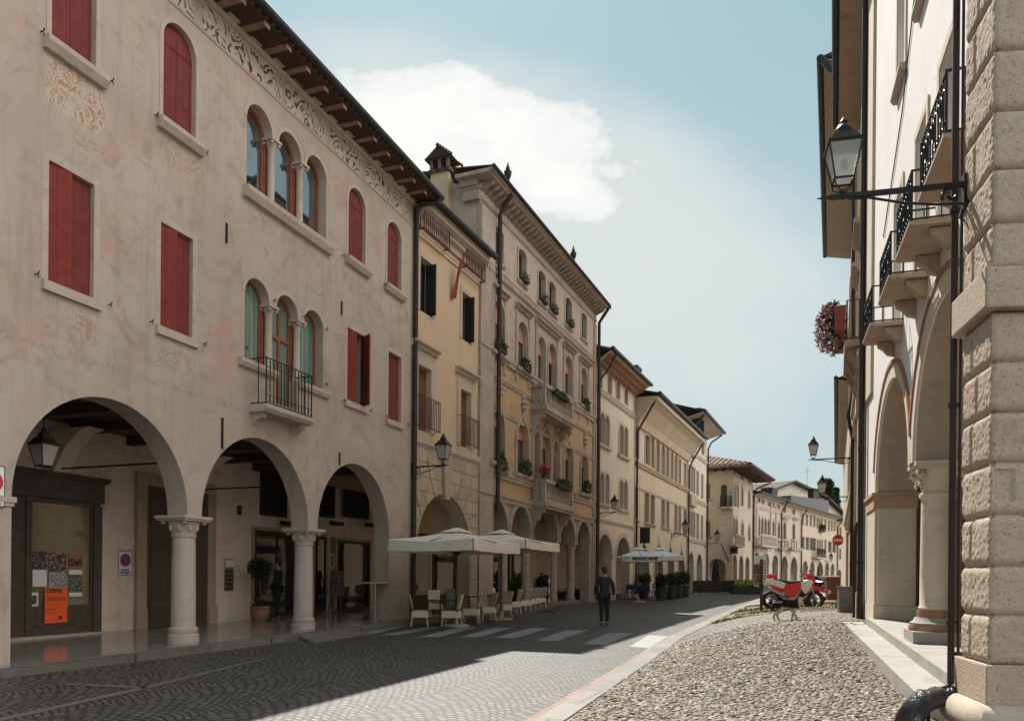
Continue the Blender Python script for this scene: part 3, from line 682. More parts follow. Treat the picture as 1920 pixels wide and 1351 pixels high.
# ================================================================ building helpers
def half(c, xc, side, gap=.004):
    pts = [p for p in c if (p[0] < xc-gap if side < 0 else p[0] > xc+gap)]
    zt = max(p[1] for p in c); zb = min(p[1] for p in c)
    e = xc+side*gap
    if side < 0:      # bottom-left ... keep order CCW: bl, (e,zb), (e,zt), rest
        return [pts[0], (e, zb), (e, zt)]+pts[1:]
    k = [p for p in pts]
    return [(e, zb)]+k+[(e, zt)]
def leaf_part(B, c, y, th, m, hinge=None, ang=0., name='shutter', lab=None):
    """a shutter leaf; swings out by ang about a vertical line at hinge"""
    if hinge is None: return MB().prism(c, y, y+th).build(name, m, B.root, lab)
    o = MB().prism([(p[0]-hinge, p[1]) for p in c], 0, th).build(name, m, B.root, lab)
    o.location = (hinge, y, 0); o.rotation_euler = (0, 0, ang); return o
def window(B, kind, R, style='glass', depth=.2, fw=.05, fm='frame_wood', gm='glass', mull=1, bars=(), sur=None, sill=None, n=14, hole=True, sh=None, sgap=0.):
    x0, x1, z0, z1 = R
    if hole: B.hole(kind, x0, x1, z0, z1, n)
    xc = (x0+x1)/2
    if style == 'shut':
        c = contour(kind, x0+.008, x1-.008, z0+.005, z1-.008, n)
        for sd in (-1, 1):
            leaf_part(B, half(c, xc, sd), depth, .04, M[sh or 'red'])
    elif style == 'one':
        MB().prism(contour(kind, x0+.008, x1-.008, z0+.005, z1-.008, n), depth, depth+.04).build('shutter', M[sh or 'red'], B.root)
    else:
        ci, cc = contour(kind, x0+fw, x1-fw, z0+fw, z1-fw, n), contour(kind, x0-.01, x1+.01, z0-.01, z1+.01, n)
        f = MB().ring(ci, cc, depth-.03, depth+.04, True)
        zt = z1-(.25*(x1-x0) if kind != 'r' else 0)
        for k in range(mull): 
            xm = lerp(x0, x1, (k+1)/(mull+1)); f.box(xm-fw*.6, xm+fw*.6, depth-.035, depth+.03, z0+fw*.5, z1-fw*.5)
        for b in bars:
            zb = lerp(z0, z1, b); f.box(x0+fw*.5, x1-fw*.5, depth-.04, depth+.03, zb-fw*.6, zb+fw*.6)
        fo = f.build('window', M[fm], B.root)
        MB().prism(contour(kind, x0+fw*.5, x1-fw*.5, z0+fw*.5, z1-fw*.5, n), depth+.002, depth+.02).build('pane', M[gm], fo)
        if style == 'blind':       # coloured blind in the upper part of the opening
            zs = lerp(z0, z1, .62)
            MB().prism(contour(kind if kind != 'g' else 'g', x0+.02, x1-.02, zs, z1-.03, n), depth-.07, depth-.045).build('blind', M[sh or 'blind'], fo)
    if sur:
        w, pr, m = sur
        MB().ring(contour(kind, x0-.004, x1+.004, z0, z1+.004, n)[1:]+[contour(kind, x0-.004, x1+.004, z0, z1+.004, n)[0]],
                  grow(kind, x0, x1, z0, z1, w, n)[1:]+[grow(kind, x0, x1, z0, z1, w, n)[0]], -pr, .02).build('surround', M[m], B.root)
    if sill:
        pr, h, ex, m = sill
        MB().sweep([(.03, z0-.003), (-pr, z0-.003), (-pr, z0-h*.45), (-pr*.55, z0-h), (.03, z0-h)], x0-ex, x1+ex).build('sill', M[m], B.root)
    return R
def string(B, x0, x1, z, h, pr, m, name='string_course'):
    return MB().sweep([(.03, z-h/2), (-pr*.6, z-h/2), (-pr*.7, z), (-pr, z+h*.15), (-pr, z+h/2), (.03, z+h/2)], x0, x1).build(name, M[m], B.root)
def line_z(B, a, b, y=0.):      # mean height of a horizontal line seen through two pixels
    return (B.Z(*a, y)+B.Z(*b, y))/2
def hood(B, x0, x1, z, h, pr, m):
    return MB().sweep([(.03, z), (-pr*.4, z), (-pr*.5, z+h*.4), (-pr, z+h*.6), (-pr, z+h*.9), (.03, z+h)], x0, x1).build('hood_mould', M[m], B.root)
def column(B, x, y, z0, z1, r, m='marble', cap_h=.28, base_h=.3, name='column', cap_w=1.55):
    c = MB().lathe([(r*1.28, z0), (r*1.3, z0+base_h*.45), (r*1.12, z0+base_h*.5), (r*1.22, z0+base_h*.66), (r*1.2, z0+base_h*.8), (r*1.04, z0+base_h*.86), (r*1.0, z0+base_h), (r*1.0, lerp(z0, z1, .35)), (r*.93, z1-cap_h-.05)], (x, y, 0), 22).build(name, M[m], B.root)
    k = MB().lathe([(r*1.0, z1-cap_h-.06), (r*1.05, z1-cap_h-.02), (r*.95, z1-cap_h), (r*1.0, z1-cap_h*.9), (r*1.12, z1-cap_h*.55), (r*1.35, z1-cap_h*.3), (r*1.1, z1-cap_h*.24)], (x, y, 0), 22)
    a = r*cap_w; t = cap_h*.27
    for sx in (-1, 1):
        for sy in (-1, 1): k.blob((x+sx*r*1.12, y+sy*r*1.12, z1-t-r*.10), (r*.24, r*.24, r*.2), 8, 6)
    for i in range(8):
        q = i*pi/4+.39; k.blob((x+cos(q)*r*1.08, y+sin(q)*r*1.08, z1-cap_h*.62), (r*.2, r*.2, cap_h*.26), 6, 5)
    k.box(x-a, x+a, y-a, y+a, z1-t*.55, z1); k.box(x-a*.92, x+a*.92, y-a*.92, y+a*.92, z1-t, z1-t*.55)
    k.build('capital', M[m], c); return c
def colonnette(B, x, y, z0, z1, r, m='marble'):
    c = MB().lathe([(r*1.4, z0), (r*1.4, z0+.06), (r, z0+.12), (r*.95, z1-.24), (r*1.1, z1-.22), (r*1., z1-.2), (r*1.6, z1-.08), (r*1.5, z1-.06)], (x, y, 0), 14)
    c.box(x-r*2., x+r*2., y-r*2., y+r*2., z1-.06, z1+.0)
    for sx in (-1, 1):
        for sy in (-1, 1): c.blob((x+sx*r*1.4, y+sy*r*1.4, z1-.1), (r*.55, r*.55, r*.55), 7, 5)
    return c.build('colonnette', M[m], B.root)
def pipe(B, pts, r=.055, m='pipe', clips=True):
    p = MB().tube(pts, r, 10)
    if clips:
        (x, y, za), zb = pts[-2] if len(pts) > 2 else pts[0], pts[-1][2]
        k = int(abs(za-zb)/2.2)
        for i in range(k): 
            z = lerp(za, zb, (i+.5)/k); p.tube([(x, y, z-.03), (x, y, z+.03)], r*1.25, 10)
    return p.build('downpipe', M[m], B.root)
def gutter(B, x0, x1, y, z, r=.085):
    return MB().tube([(x0, y, z), (x1, y, z)], r, 10).build('gutter', M['gutter'], B.root)
def roof(B, x0, x1, zwall, ztop, w, depth=8., pitch=.34, m='tiles', th=.16, soff=None):
    """ztop: height of the roof's upper edge at the eave, w: overhang"""
    zr = ztop+pitch*(depth+w)
    r = MB().prism([(-w, ztop-.10), (-w, ztop), (depth, zr), (depth, zr-th)], x0, x1, axis='x').build('roof', M[m], B.root)
    if soff: MB().prism([(-w+.03, ztop-.115), (.2, zwall), (.2, zwall-.03), (-w+.03, ztop-.145)], x0+.01, x1-.01, axis='x').build('soffit', M[soff], r)
    return r
def body(B, x0, x1, z0, z1, m, y0=.55, y1=9.):
    return MB().box(x0+.02, x1-.02, y0, y1, z0, z1).build('rear_wall', M[m], B.root)
def railing(B, x0, x1, y0, z0, z1, m='iron', n=12, r=.011, scroll=True, parent=None, y1=.0, name='railing', rail=.018):
    """open iron rail: front at y0 from x0 to x1 and two returns to the wall"""
    g = MB()
    for z in (z0+.03, z1-.012):
        g.box(x0-.012, x1+.012, y0-rail*.7, y0+rail*.7, z-rail*.6, z+rail*.6)
        for x in (x0, x1): g.box(x-rail*.6, x+rail*.6, y0+rail*.7, y1, z-rail*.6, z+rail*.6)
    for i in range(n+1):
        x = lerp(x0, x1, i/n); g.tube([(x, y0, z0), (x, y0, z1)], r*(1.5 if i in (0, n) else 1), 5)
        if scroll and i < n:
            xm = x+(x1-x0)/n/2; q = (x1-x0)/n*.42; h = z1-z0
            for zc, sg in ((z0+h*.14, 1), (z1-h*.14, -1)):
                g.tube([(xm+q*sin(a), y0, zc+sg*(q*1.3*cos(a))) for a in [k*.55 for k in range(-4, 6)]], r*.7, 4)
    ny = max(1, int(abs(y1-y0)/.14))
    for i in range(1, ny):
        for x in (x0, x1): g.tube([(x, lerp(y0, y1, i/ny), z0), (x, lerp(y0, y1, i/ny), z1)], r, 5)
    return g.build(name, M[m], parent or B.root)
def hooks(B, pts):
    for px, py in pts:
        x, z = B.P(px, py)
        MB().tube([(x, .02, z), (x, -.07, z), (x, -.09, z+.04)], .011, 5).tube([(x, -.05, z), (x+.03, -.06, z-.05)], .009, 5).build('shutter_hook', M['iron'], B.root)
def multi_contour(ops, z0s, zsill, zspr, n=14):
    p = [(ops[0][0], z0s[0])]
    for i, (a, b) in enumerate(ops):
        if z0s[i] < zsill-.01 and i > 0: p += [(a, zsill), (a, z0s[i]), (b, z0s[i]), (b, zsill)]
    p.append((ops[-1][1], z0s[-1]))
    for (a, b) in reversed(ops):
        w, c = (b-a)/2, (a+b)/2
        p += [(c+w*cos(pi*k/n), zspr+w*sin(pi*k/n)) for k in range(n+1)]
    return p
def band_ring(B, x0, x1, zs, zc, w, pr, m, name='archivolt', n=20, y1=.02):
    c, r, h = (x0+x1)/2, (x1-x0)/2, zc-zs
    f = lambda e: [(c+(r+e)*cos(pi*i/n), zs+(h+e)*sin(pi*i/n)) for i in range(n+1)]
    return MB().ring(f(.004), f(w), -pr, y1).build(name, M[m], B.root)
def plant(name, B, x, y, z, r, n, size, m='leaf', label='', cat='plant', group=None, pot=None, droop=0., flowers=None, nf=30):
    """a plant standing on a sill or slab: its own thing, with a pot"""
    w = B.W(x, y, z); o = empty(name, w, B.rot, label, cat, group)
    if pot: MB().prism([(-r[0]*.8, 0), (r[0]*.8, 0), (r[0]*.86, pot), (-r[0]*.86, pot)], -.09, .09).build('pot', M['planter'], o)
    MB().leaves((0, 0, (pot or 0)+r[2]*.55), r, n, size, .3, .2, droop).build('foliage', M[m], o, recalc=False)
    if flowers: MB().leaves((0, 0, (pot or 0)+r[2]*.75), (r[0], r[1]*1.05, r[2]), nf, size*1.1, .3, .75, droop).build('flowers', M[flowers], o, recalc=False)
    return o
# ================================================================ A: the big frescoed house with three arches (near left)
A = Facade(364, 15.2, 1490, 'L', name='frescoed_house', label='large old house with red shutters, faded frescoes and three round arches, at the left edge', cat='house')
AXL, AXR, AF = -9.5, 9.14, .17
ARCH = [(-3.79, -.19), (.19, 3.79), (4.17, 7.77)]; ASP, ACR = 2.67, 4.56
A_TOP = 13.2
fres = []      # painted patches: x0, x1, z0, z1, kind
def px_box(B, l, r, t, b): return B.rect(l, r, t, b)
ws = {}
for k, (pl, pr, pt, pb) in dict(T1=(97, 180, -95, 108), T2=(306, 367, 50, 248), T4=(653, 685, 355, 494), T5=(726, 752, 418, 543)).items():
    R = A.rect(pl, pr, pt, pb); ws[k] = R
    window(A, 'a', R, 'shut', .1, sh='red', sur=(.09, .012, 'stone'), sill=(.16, .2, .16, 'stone'), n=18)
    x0, x1, z0, z1 = R; zs = z1-(x1-x0)/2
    MB().box(x0+.01, x1-.01, .088, .1, zs-.05, zs-.03).build('shutter_rail', M['red'], A.root)
for k, (pl, pr, pt, pb) in dict(S1=(91, 176, 323, 545), S2=(301, 361, 432, 624), S4=(651, 684, 622, 757), S5=(728, 752, 664, 790)).items():
    R = A.rect(pl, pr, pt, pb); ws[k] = R; x0, x1, z0, z1 = R; xc = (x0+x1)/2
    A.hole('r', *R)
    MB().box(x0-.01, x1+.01, .3, .34, z0-.01, z1+.01).build('window', M['room'], A.root)
    if k == 'S5':
        for sd in (-1, 1): leaf_part(A, half(contour('r', x0+.008, x1-.008, z0+.01, z1-.008), xc, sd), .1, .04, M['red'])
    else:
        la, ra = {'S1': (-8, 0), 'S2': (-9, 0), 'S4': (-9, 62)}[k]
        leaf_part(A, [(x0+.008, z0+.01), (xc-.004, z0+.01), (xc-.004, z1-.008), (x0+.008, z1-.008)], .05, .04, M['red_board'], x0+.008, radians(la), lab='red shutter leaf standing slightly ajar')
        leaf_part(A, [(xc+.004, z0+.01), (x1-.008, z0+.01), (x1-.008, z1-.008), (xc+.004, z1-.008)], .08, .04, M['red'], x1-.008, radians(ra))
    MB().box(x0-.12, x1+.12, -.07, .03, z0-.16, z0-.003).build('sill', M['stone'], A.root)
    MB().ring([(x1+.004, z0), (x1+.004, z1+.004), (x0-.004, z1+.004), (x0-.004, z0)], [(x1+.12, z0), (x1+.12, z1+.12), (x0-.12, z1+.12), (x0-.12, z0)], -.006, .02).build('surround', M['stone'], A.root)
# three-light windows
def three_light(B, ops_px, spr_px, sill_px, door=None, gm='glass_sky', fm='frame_wood', depth=.26, reveal=True):
    ops = [(B.X(l, y), B.X(r, y)) for (l, r, y) in ops_px]
    wmean = sum(b-a for a, b in ops)/len(ops)
    ops = [((a+b)/2-wmean/2, (a+b)/2+wmean/2) for a, b in ops]
    zs = sum(B.Z(*p) for p in spr_px)/len(spr_px); zb = sum(B.Z(*p) for p in sill_px)/len(sill_px)
    z0s = [zb]*len(ops)
    if door is not None: z0s[1] = door
    B.holes.append(multi_contour(ops, z0s, zb, zs))
    for i, (a, b) in enumerate(ops):
        bars = (.62,) if (i == 1 and door is not None) else ()
        window(B, 'a', (a, b, z0s[i], zs+wmean/2), 'glass', depth, .07, fm, gm, 1 if z0s[i] < zb else 0, bars, hole=False)
    for (a, b), (c, d) in zip(ops, ops[1:]):
        xm = (b+c)/2; colonnette(B, xm, .12, zb, zs, .085)
        MB().box(b-.02, c+.02, depth-.05, depth+.06, zb-.01, zs+.1).build('mullion', M[fm], B.root)
    for (a, b) in ops: band_ring(B, a, b, zs, zs+wmean/2, .10, .012, 'stone', 'archivolt', 14)
    return ops, zb, zs
opsT, zT, zTs = three_light(A, [(463, 510, 260), (522, 565, 305), (574.5, 612, 345)], [(513, 257), (566, 304), (612, 345)], [(461, 349), (614, 461)])
MB().sweep([(.03, zT-.003), (-.17, zT-.003), (-.17, zT-.1), (-.1, zT-.24), (.03, zT-.24)], opsT[0][0]-.12, opsT[-1][1]+.14).build('sill', M['stone'], A.root)
zdoor = A.Z(541, 760, -.1)
opsS, zS, zSs = three_light(A, [(461, 503, 570), (515, 561, 600), (571, 605, 630)], [(502, 567), (560, 600)], [(455, 673), (610, 733)], door=zdoor, gm='curtain_glass')
for (a, b) in ((opsS[0][0]-.2, opsS[1][0]-.02), (opsS[1][1]+.02, opsS[2][1]+.2)):
    MB().sweep([(.03, zS-.003), (-.11, zS-.003), (-.11, zS-.09), (-.07, zS-.17), (.03, zS-.17)], a, b).build('sill', M['stone'], A.root)
bx0, bx1 = A.X(499, 760, -.42), A.X(584, 770, -.42)
bz = (A.Z(498, 757, -.42)+A.Z(584, 783, -.42))/2
MB().sweep([(.03, bz), (-.47, bz), (-.47, bz-.09), (-.40, bz-.17), (.03, bz-.17)], bx0-.05, bx1+.05).build('balcony_slab', M['stone'], A.root)
for x in (bx0+.12, bx1-.12):
    MB().prism([(.02, bz-.171), (-.3, bz-.171), (-.26, bz-.27), (-.1, bz-.34), (.02, bz-.45)], x-.08, x+.08, axis='x').build('balcony_bracket', M['stone'], A.root)
railing(A, bx0, bx1, -.42, bz, (A.Z(496, 669, -.42)+A.Z(584, 702, -.42))/2, n=13)
hooks(A, [(76, 60), (206, 153), (290, 216), (384, 287), (66, 514), (203, 571), (281, 603), (381, 645), (641, 479), (642, 750), (693, 769), (719, 533), (722, 780), (763, 795), (461, 535), (459, 652), (512, 563), (567, 593), (609, 617), (609, 720)])
for px, pa, pb in ((424, 419, 456), (640, 565, 590), (416, 783, 841), (636, 848, 872)):
    x = A.X(px, pa); MB().box(x-.022, x+.022, -.03, .02, A.Z(px, pb), A.Z(px, pa)).build('wall_anchor', M['iron'], A.root)
# painted patches (the faded frescoes)
for (l, r, t_, b_, k) in [(78, 205, 120, 235, 'o'), (300, 385, 262, 335, 'p'), (462, 612, 395, 470, 'p'), (80, 190, 565, 650, 'g'), (288, 372, 650, 702, 'g'), (455, 475, 700, 745, 'k'), (395, 440, 585, 640, 'r'), (130, 210, 250, 300, 'p'), (640, 700, 520, 560, 'p'), (20, 50, 0, 50, 'r'), (690, 715, 330, 470, 'p'), (255, 275, 0, 190, 'p')]:
    fres.append(A.rect(l, r, t_, b_)+(k,))
ZB = A.Z(200, 668); fres.append((AXL, 3.4, ZB-.3, ZB-.05, 'g')); fres.append((AXL, 9, ZB-.52, ZB-.44, 'g'))
def wall_with_patches(name, base, pats):
    m = M[base].copy(); m.name = name; t = NT.__new__(NT); t.m = m; t.t = m.node_tree; t.n = t.t.nodes; t.b = t.n['Principled BSDF']
    src = t.b.inputs['Base Color'].links[0].from_socket
    v = t.coord(); s = t.node('ShaderNodeSeparateXYZ', {0: v})
    warp = t.noise(v, 1.3, 4, .6); hw = t.math('MULTIPLY', t.math('SUBTRACT', warp, .5), .9)
    kinds = {}
    for (x0, x1, z0, z1, k) in pats:
        ax = t.math('SUBTRACT', (x1-x0)/2, t.math('ABSOLUTE', t.math('SUBTRACT', s.outputs[0], (x0+x1)/2)))
        az = t.math('SUBTRACT', (z1-z0)/2, t.math('ABSOLUTE', t.math('SUBTRACT', s.outputs[2], (z0+z1)/2)))
        mm = t.math('ADD', t.math('MINIMUM', ax, az), t.math('MULTIPLY', hw, .22)); mm = t.math('MULTIPLY', mm, 9., cl=True)
        kinds[k] = t.math('MAXIMUM', kinds[k], mm) if k in kinds else mm
    n = t.noise(v, 2.4, 3, .5, out=1); w_ = t.node('ShaderNodeVectorMath', {0: v, 1: t.node('ShaderNodeVectorMath', {0: n, 'Scale': 1.1}, operation='SCALE').outputs[0]}, operation='ADD').outputs[0]
    rg = t.node('ShaderNodeTexVoronoi', {'Vector': w_, 'Scale': 2.6}); rings = t.math('SINE', t.math('MULTIPLY', rg.outputs['Distance'], 26.))
    swirl = t.ramp(rings, [(.2, 0), (.7, 1)]); wear = t.ramp(t.noise(v, 2.2, 9, .7), [(.37, 0), (.52, 1)])
    pat = {'o': ((.40, .18, .075), .9), 'p': ((.34, .24, .165), .7), 'g': ((.24, .205, .165), .62), 'k': ((.22, .19, .16), .6), 'r': ((.50, .27, .21), .6)}
    c = src
    if 'o' in kinds: c = t.mix(t.math('MULTIPLY', kinds['o'], .45), c, (.53, .49, .43))
    for k, mk_ in kinds.items():
        cc, a = pat[k]; f = t.math('MULTIPLY', t.math('MULTIPLY', mk_, wear), t.math('MULTIPLY', swirl if k != 'r' else wear, a)); c = t.mix(f, c, cc)
    t.set(t.b.inputs['Base Color'], c); return m
MA = wall_with_patches('frescoed_plaster', 'a', fres)
path = arch_path([(ARCH[0][0], ARCH[0][1], ASP, ACR, -.2, None), (ARCH[1][0], ARCH[1][1], ASP, ACR, None, None), (ARCH[2][0], ARCH[2][1], ASP, ACR, None, -.2)], A_TOP, AXL, AXR, 28)
A.wall(path, MA)
for i in (0, 1):
    x = (ARCH[i][1]+ARCH[i+1][0])/2; column(A, x, .27, AF-.02, ASP-.002, .235, 'marble', .36, .36, cap_w=1.62)
MB().box(-4.05, -3.74, -.05, .55, ASP-.09, ASP-.004).box(-4.02, -3.765, -.03, .53, ASP-.15, ASP-.09).build('impost', M['stone'], A.root)
# arcade inside: floor, ceiling with beams, rear wall with shop fronts
AD = 3.75
def floor_z(x): return .155+.008*x
v8 = [(AXL, -.38), (AXR+18, -.38), (AXR+18, 4.2), (AXL, 4.2)]
fl = MB(); fl.hexa([(x, y, -.1) for x, y in v8], [(x, y, floor_z(x)+.0) for x, y in v8])
fl.build('arcade_floor', M['terrazzo'], kind='structure', recalc=True).matrix_world = A.root.matrix_basis
ke = MB(); ke.hexa([(AXL, -.62, -.1), (AXR+18, -.62, -.1), (AXR+18, -.38, -.1), (AXL, -.38, -.1)], [(AXL, -.62, floor_z(AXL)-.004), (AXR+18, -.62, floor_z(AXR+18)-.004), (AXR+18, -.38, floor_z(AXR+18)-.004), (AXL, -.38, floor_z(AXL)-.004)])
ke.build('arcade_kerb', M['kerb_edge'], kind='structure').matrix_world = A.root.matrix_basis
lo = MB().hexa([(2.2, -1.35, 0), (5.0, -1.2, 0), (4.6, -.62, 0), (2.6, -.62, 0)], [(2.2, -1.35, .02), (5.0, -1.2, .03), (4.6, -.62, .14), (2.6, -.62, .13)])
lo.build('kerb_ramp', M['kerb_edge'], kind='structure').matrix_world = A.root.matrix_basis
MB().box(AXL, AXR-.02, .5, AD, 4.78, 4.9).build('arcade_ceiling', M['dark_wood'], A.root)
for i in range(12):
    x = AXL+.9+i*1.5
    MB().box(x-.11, x+.11, .5, AD, 4.58, 4.779).build('ceiling_beam', M['dark_wood'], A.root)
MB().tube([(-.1, .5, 3.75), (-.1, AD, 3.75)], .02, 6).build('tie_rod', M['iron'], A.root)
MB().tube([(3.9, .5, 3.75), (3.9, AD, 3.75)], .02, 6).build('tie_rod', M['iron'], A.root)
MB().prism([(AD-.001, 4.57), (AD-.001, 3.5), (AD-.18, 3.65), (AD-.55, 4.2), (AD-.95, 4.5), (AD-1.2, 4.57)], -.26, .12, axis='x').build('corbel', M['inner'], A.root)
MB().prism([(AD-.001, 4.57), (AD-.001, 3.5), (AD-.18, 3.65), (AD-.55, 4.2), (AD-.95, 4.5), (AD-1.2, 4.57)], 3.78, 4.12, axis='x').build('corbel', M['inner'], A.root)
MB().box(AXL, AXR, AD, AD+.3, -.1, 4.78).build('shop_wall', M['inner'], A.root)
MB().box(AXL, AXR-.02, AD+.3, 9.5, -.1, 13.4).box(AXL, AXR-.02, .51, AD+.29, 4.9, 13.39).build('rear_wall', M['a'], A.root)
MB().box(AXL-.01, AXL+.3, .5, AD, -.1, 4.78).build('end_wall', M['inner'], A.root)
# eaves
EW = .74
ez = A.Z(640, 173, -EW)
zsof = A_TOP-.02
rf = MB().prism([(-EW, ez-.1), (-EW, ez+.02), (9.5, ez+3.5), (9.5, ez+3.3), (.1, ez-.1)], AXL, AXR+.32, axis='x').build('roof', M['tiles'], A.root)
MB().prism([(-EW+.04, ez-.11), (.45, ez-.11), (.45, ez-.155), (-EW+.04, ez-.155)], AXL+.02, AXR+.3, axis='x').build('soffit', M['soffit'], rf)
x = AXR+.22; i = 0
while x > AXL+.2:
    h = .2+.03*rng.random(); j = rng.uniform(-.02, .02)
    MB().prism([(.2, ez-.16), (.2, zsof-.02), (-.12, zsof-.02), (-.34, zsof+.05), (-.5, zsof+.1), (-.6, zsof+.18), (-.67+j, ez-.26), (-.67+j, ez-.16)], x-.085, x+.085, axis='x').build('rafter', M['rafter'], rf)
    MB().box(x-.52, x-.2, -.13-.04*(i % 2), .3, zsof-.03, zsof+.2+.08*(i % 3)).build('eave_block', M['stone'] if i % 4 else M['terracotta'], rf)
    x -= .74; i += 1
gutter(A, AXL, AXR+.34, -EW-.06, ez+.0, .1)
string(A, AXL, AXR, A_TOP-.10, .1, .07, 'stone', 'cornice')
string(A, AXL, AXR, A_TOP-.80, .05, .03, 'stone', 'cornice')
# frieze in painted panels
segs = [(-9.3, -3.4), (-3.2, -1.0), (-.8, -.15), (.1, 2.6), (2.75, 4.35), (4.55, 6.05), (6.3, 7.3), (7.5, 8.7)]
for a, b in segs: MB().box(a, b, -.004, .02, A_TOP-.75, A_TOP-.20).build('painted_frieze', M['frieze'], A.root)
px_ = AXR-.02
pipe(A, [(AXR+.2, -EW-.06, ez-.05), (AXR+.18, -EW-.02, ez-.22), (AXR-.02, -.3, zsof-.1), (px_, -.11, zsof-.25), (px_, -.11, 6), (px_, -.11, .25)], .075)
# ---- things under and on A
def on(B, name, px, py, y, label, cat, group=None):
    x, z = B.P(px, py, y); return empty(name, B.W(x, y, z), B.rot, label, cat, group), x, z
# shop front 1 (dark frame): parts of the house
def panel(B, l, r, t, b, y, m, name, parent=None, th=.03):
    x0, x1, z0, z1 = B.rect(l, r, t, b, AD)
    return MB().box(x0, x1, y-th, y, z0, z1).build(name, M[m], parent or B.root)
x0, x1, z0, z1 = A.rect(24, 184, 945, 1198, AD)
zb = floor_z(x0)
sf = MB(); 
xa, xb = A.X(-40, 1060, AD), A.X(184, 1060, AD); zt = A.Z(105, 940, AD)
ga0, ga1 = A.X(57, 1060, AD), A.X(166, 1060, AD); gz0, gz1 = A.Z(112, 1134, AD), zt-.05
sf.box(xa, xb+.0, AD-.05, AD+.02, zb+.05, gz0); sf.box(xa, ga0, AD-.05, AD+.02, gz0, gz1); sf.box(ga1, xb, AD-.05, AD+.02, gz0, gz1); sf.box(xa, xb, AD-.05, AD+.02, gz1, zt+.05)
sf.box(ga1+.06, xb+.02, AD-.1, AD-.051, zb, zt); sf.box(ga0-.16, ga0-.1, AD-.09, AD-.051, zb, zt); sf.box(ga0+.1, ga1-.05, AD-.07, AD-.051, zb+.2, gz0-.12)
sfo = sf.build('shop_front', M['dark_wood'], A.root)
MB().box(ga0, ga1, AD-.02, AD-.005, gz0, gz1).build('pane', M['shop_glass'], sfo)
zh = A.Z(105, 888, AD)
MB().box(xa, xb+.06, AD-.12, AD, zt+.051, zh-.03).sweep([(AD, zh-.1), (AD-.15, zh-.1), (AD-.22, zh-.02), (AD-.22, zh+.02), (AD, zh+.02)], xa, xb+.14).build('fascia', M['dark_wood'], sfo)
MB().box(xa, xb+.02, AD-.25, AD, zb-.02, zb+.049).build('threshold', M['stone'], sfo)
# large dark door with stone jambs
d0, d1, dz0, dz1 = A.rect(270, 385, 918, 1178, AD); dz0 = floor_z(d0)
do = MB().box(d0, d1, AD-.07, AD+.01, dz0+.01, dz1)
for i in range(2):
    for k in range(3):
        a = lerp(d0, d1, i*.5+.06); b = lerp(d0, d1, i*.5+.44); za = lerp(dz0, dz1, .06+k*.32); do.box(a, b, AD-.09, AD-.071, za, za+(dz1-dz0)*.25)
do.build('door', M['dark_wood'], A.root)
jw = .3
MB().box(d0-jw, d0-.002, AD-.1, AD+.01, dz0, dz1).box(d1+.002, d1+jw, AD-.1, AD+.01, dz0, dz1).box(d0-jw, d1+jw, AD-.101, AD+.01, dz1+.002, dz1+jw).box(d0-jw-.04, d0-.004, AD-.14, AD-.101, dz0, dz0+.5).box(d1+.004, d1+jw+.04, AD-.14, AD-.101, dz0, dz0+.5).build('door_surround', M['c_stone'], A.root)
# bar windows
def bar_glass(l, r, t, b, gm, name='bar_window', mull=1):
    a0, a1, b0, b1 = A.rect(l, r, t, b, AD); b0 = floor_z(a0)+.04
    f = MB().box(a0, a0+.06, AD-.06, AD+.01, b0, b1).box(a1-.06, a1, AD-.06, AD+.01, b0, b1).box(a0+.06, a1-.06, AD-.06, AD+.01, b1-.1, b1).box(a0+.06, a1-.06, AD-.06, AD+.01, b0, b0+.12)
    for k in range(mull): 
        xm = lerp(a0, a1, (k+1)/(mull+1)); f.box(xm-.03, xm+.03, AD-.055, AD+.01, b0+.12, b1-.1)
    fo = f.build(name, M['black'], A.root)
    MB().box(a0+.03, a1-.03, AD-.03, AD-.012, b0+.06, b1-.05).build('pane', M[gm], fo)
    MB().box(a0-.1, a0-.002, AD-.05, AD+.01, b0, b1+.1).box(a1+.002, a1+.1, AD-.05, AD+.01, b0, b1+.1).box(a0-.002, a1+.002, AD-.05, AD+.01, b1+.002, b1+.1).build('surround', M['c_stone'], A.root)
    return a0, a1, b0, b1
bar_glass(475, 556, 996, 1158, 'glass', mull=1)
bar_glass(588, 609, 1005, 1148, 'glass', 'bar_door', 0)
bar_glass(630, 691, 1014, 1146, 'glass', mull=0)
for l, r, t_, b_ in ((487, 536, 872, 968), (600, 626, 905, 970), (645, 690, 912, 972)):
    a0, a1, b0, b1 = A.rect(l, r, t_, b_, AD)
    w_ = MB().box(a0, a1, AD-.06, AD+.01, b0, b1).build('mezzanine_window', M['black'], A.root)
    MB().box(a0+.08, a1-.08, AD-.075, AD-.061, b0+.08, b1-.08).build('pane', M['room'], w_)
    MB().tube([(a1-.3, AD-.06, b0-.1), (a1-.3, AD-.3, b0-.16)], .02, 6).box(a1-.55, a1-.05, AD-.45, AD-.2, b0-.26, b0-.14).build('spotlight', M['black'], w_)
# doorbell plate, sensor boxes: parts of the wall
a0, a1, b0, b1 = A.rect(420, 437, 1047, 1107, AD)
db = MB().box(a0, a1, AD-.02, AD+.01, b0, b1).build('doorbell_panel', M['steel'], A.root)
for k in range(5):
    z = lerp(b0, b1, .03+k*.135); MB().box(a0+.03, a1-.03, AD-.035, AD-.021, z, z+(b1-b0)*.09).build('name_plate', M['rust'], db)
MB().box(a0+.03, a1-.03, AD-.03, AD-.021, lerp(b0, b1, .74), lerp(b0, b1, .96)).build('intercom', M['white_paint'], db)
x, z = A.P(447, 955, AD); MB().box(x-.05, x+.05, AD-.08, AD, z-.15, z+.12).build('alarm_box', M['rust'], A.root)
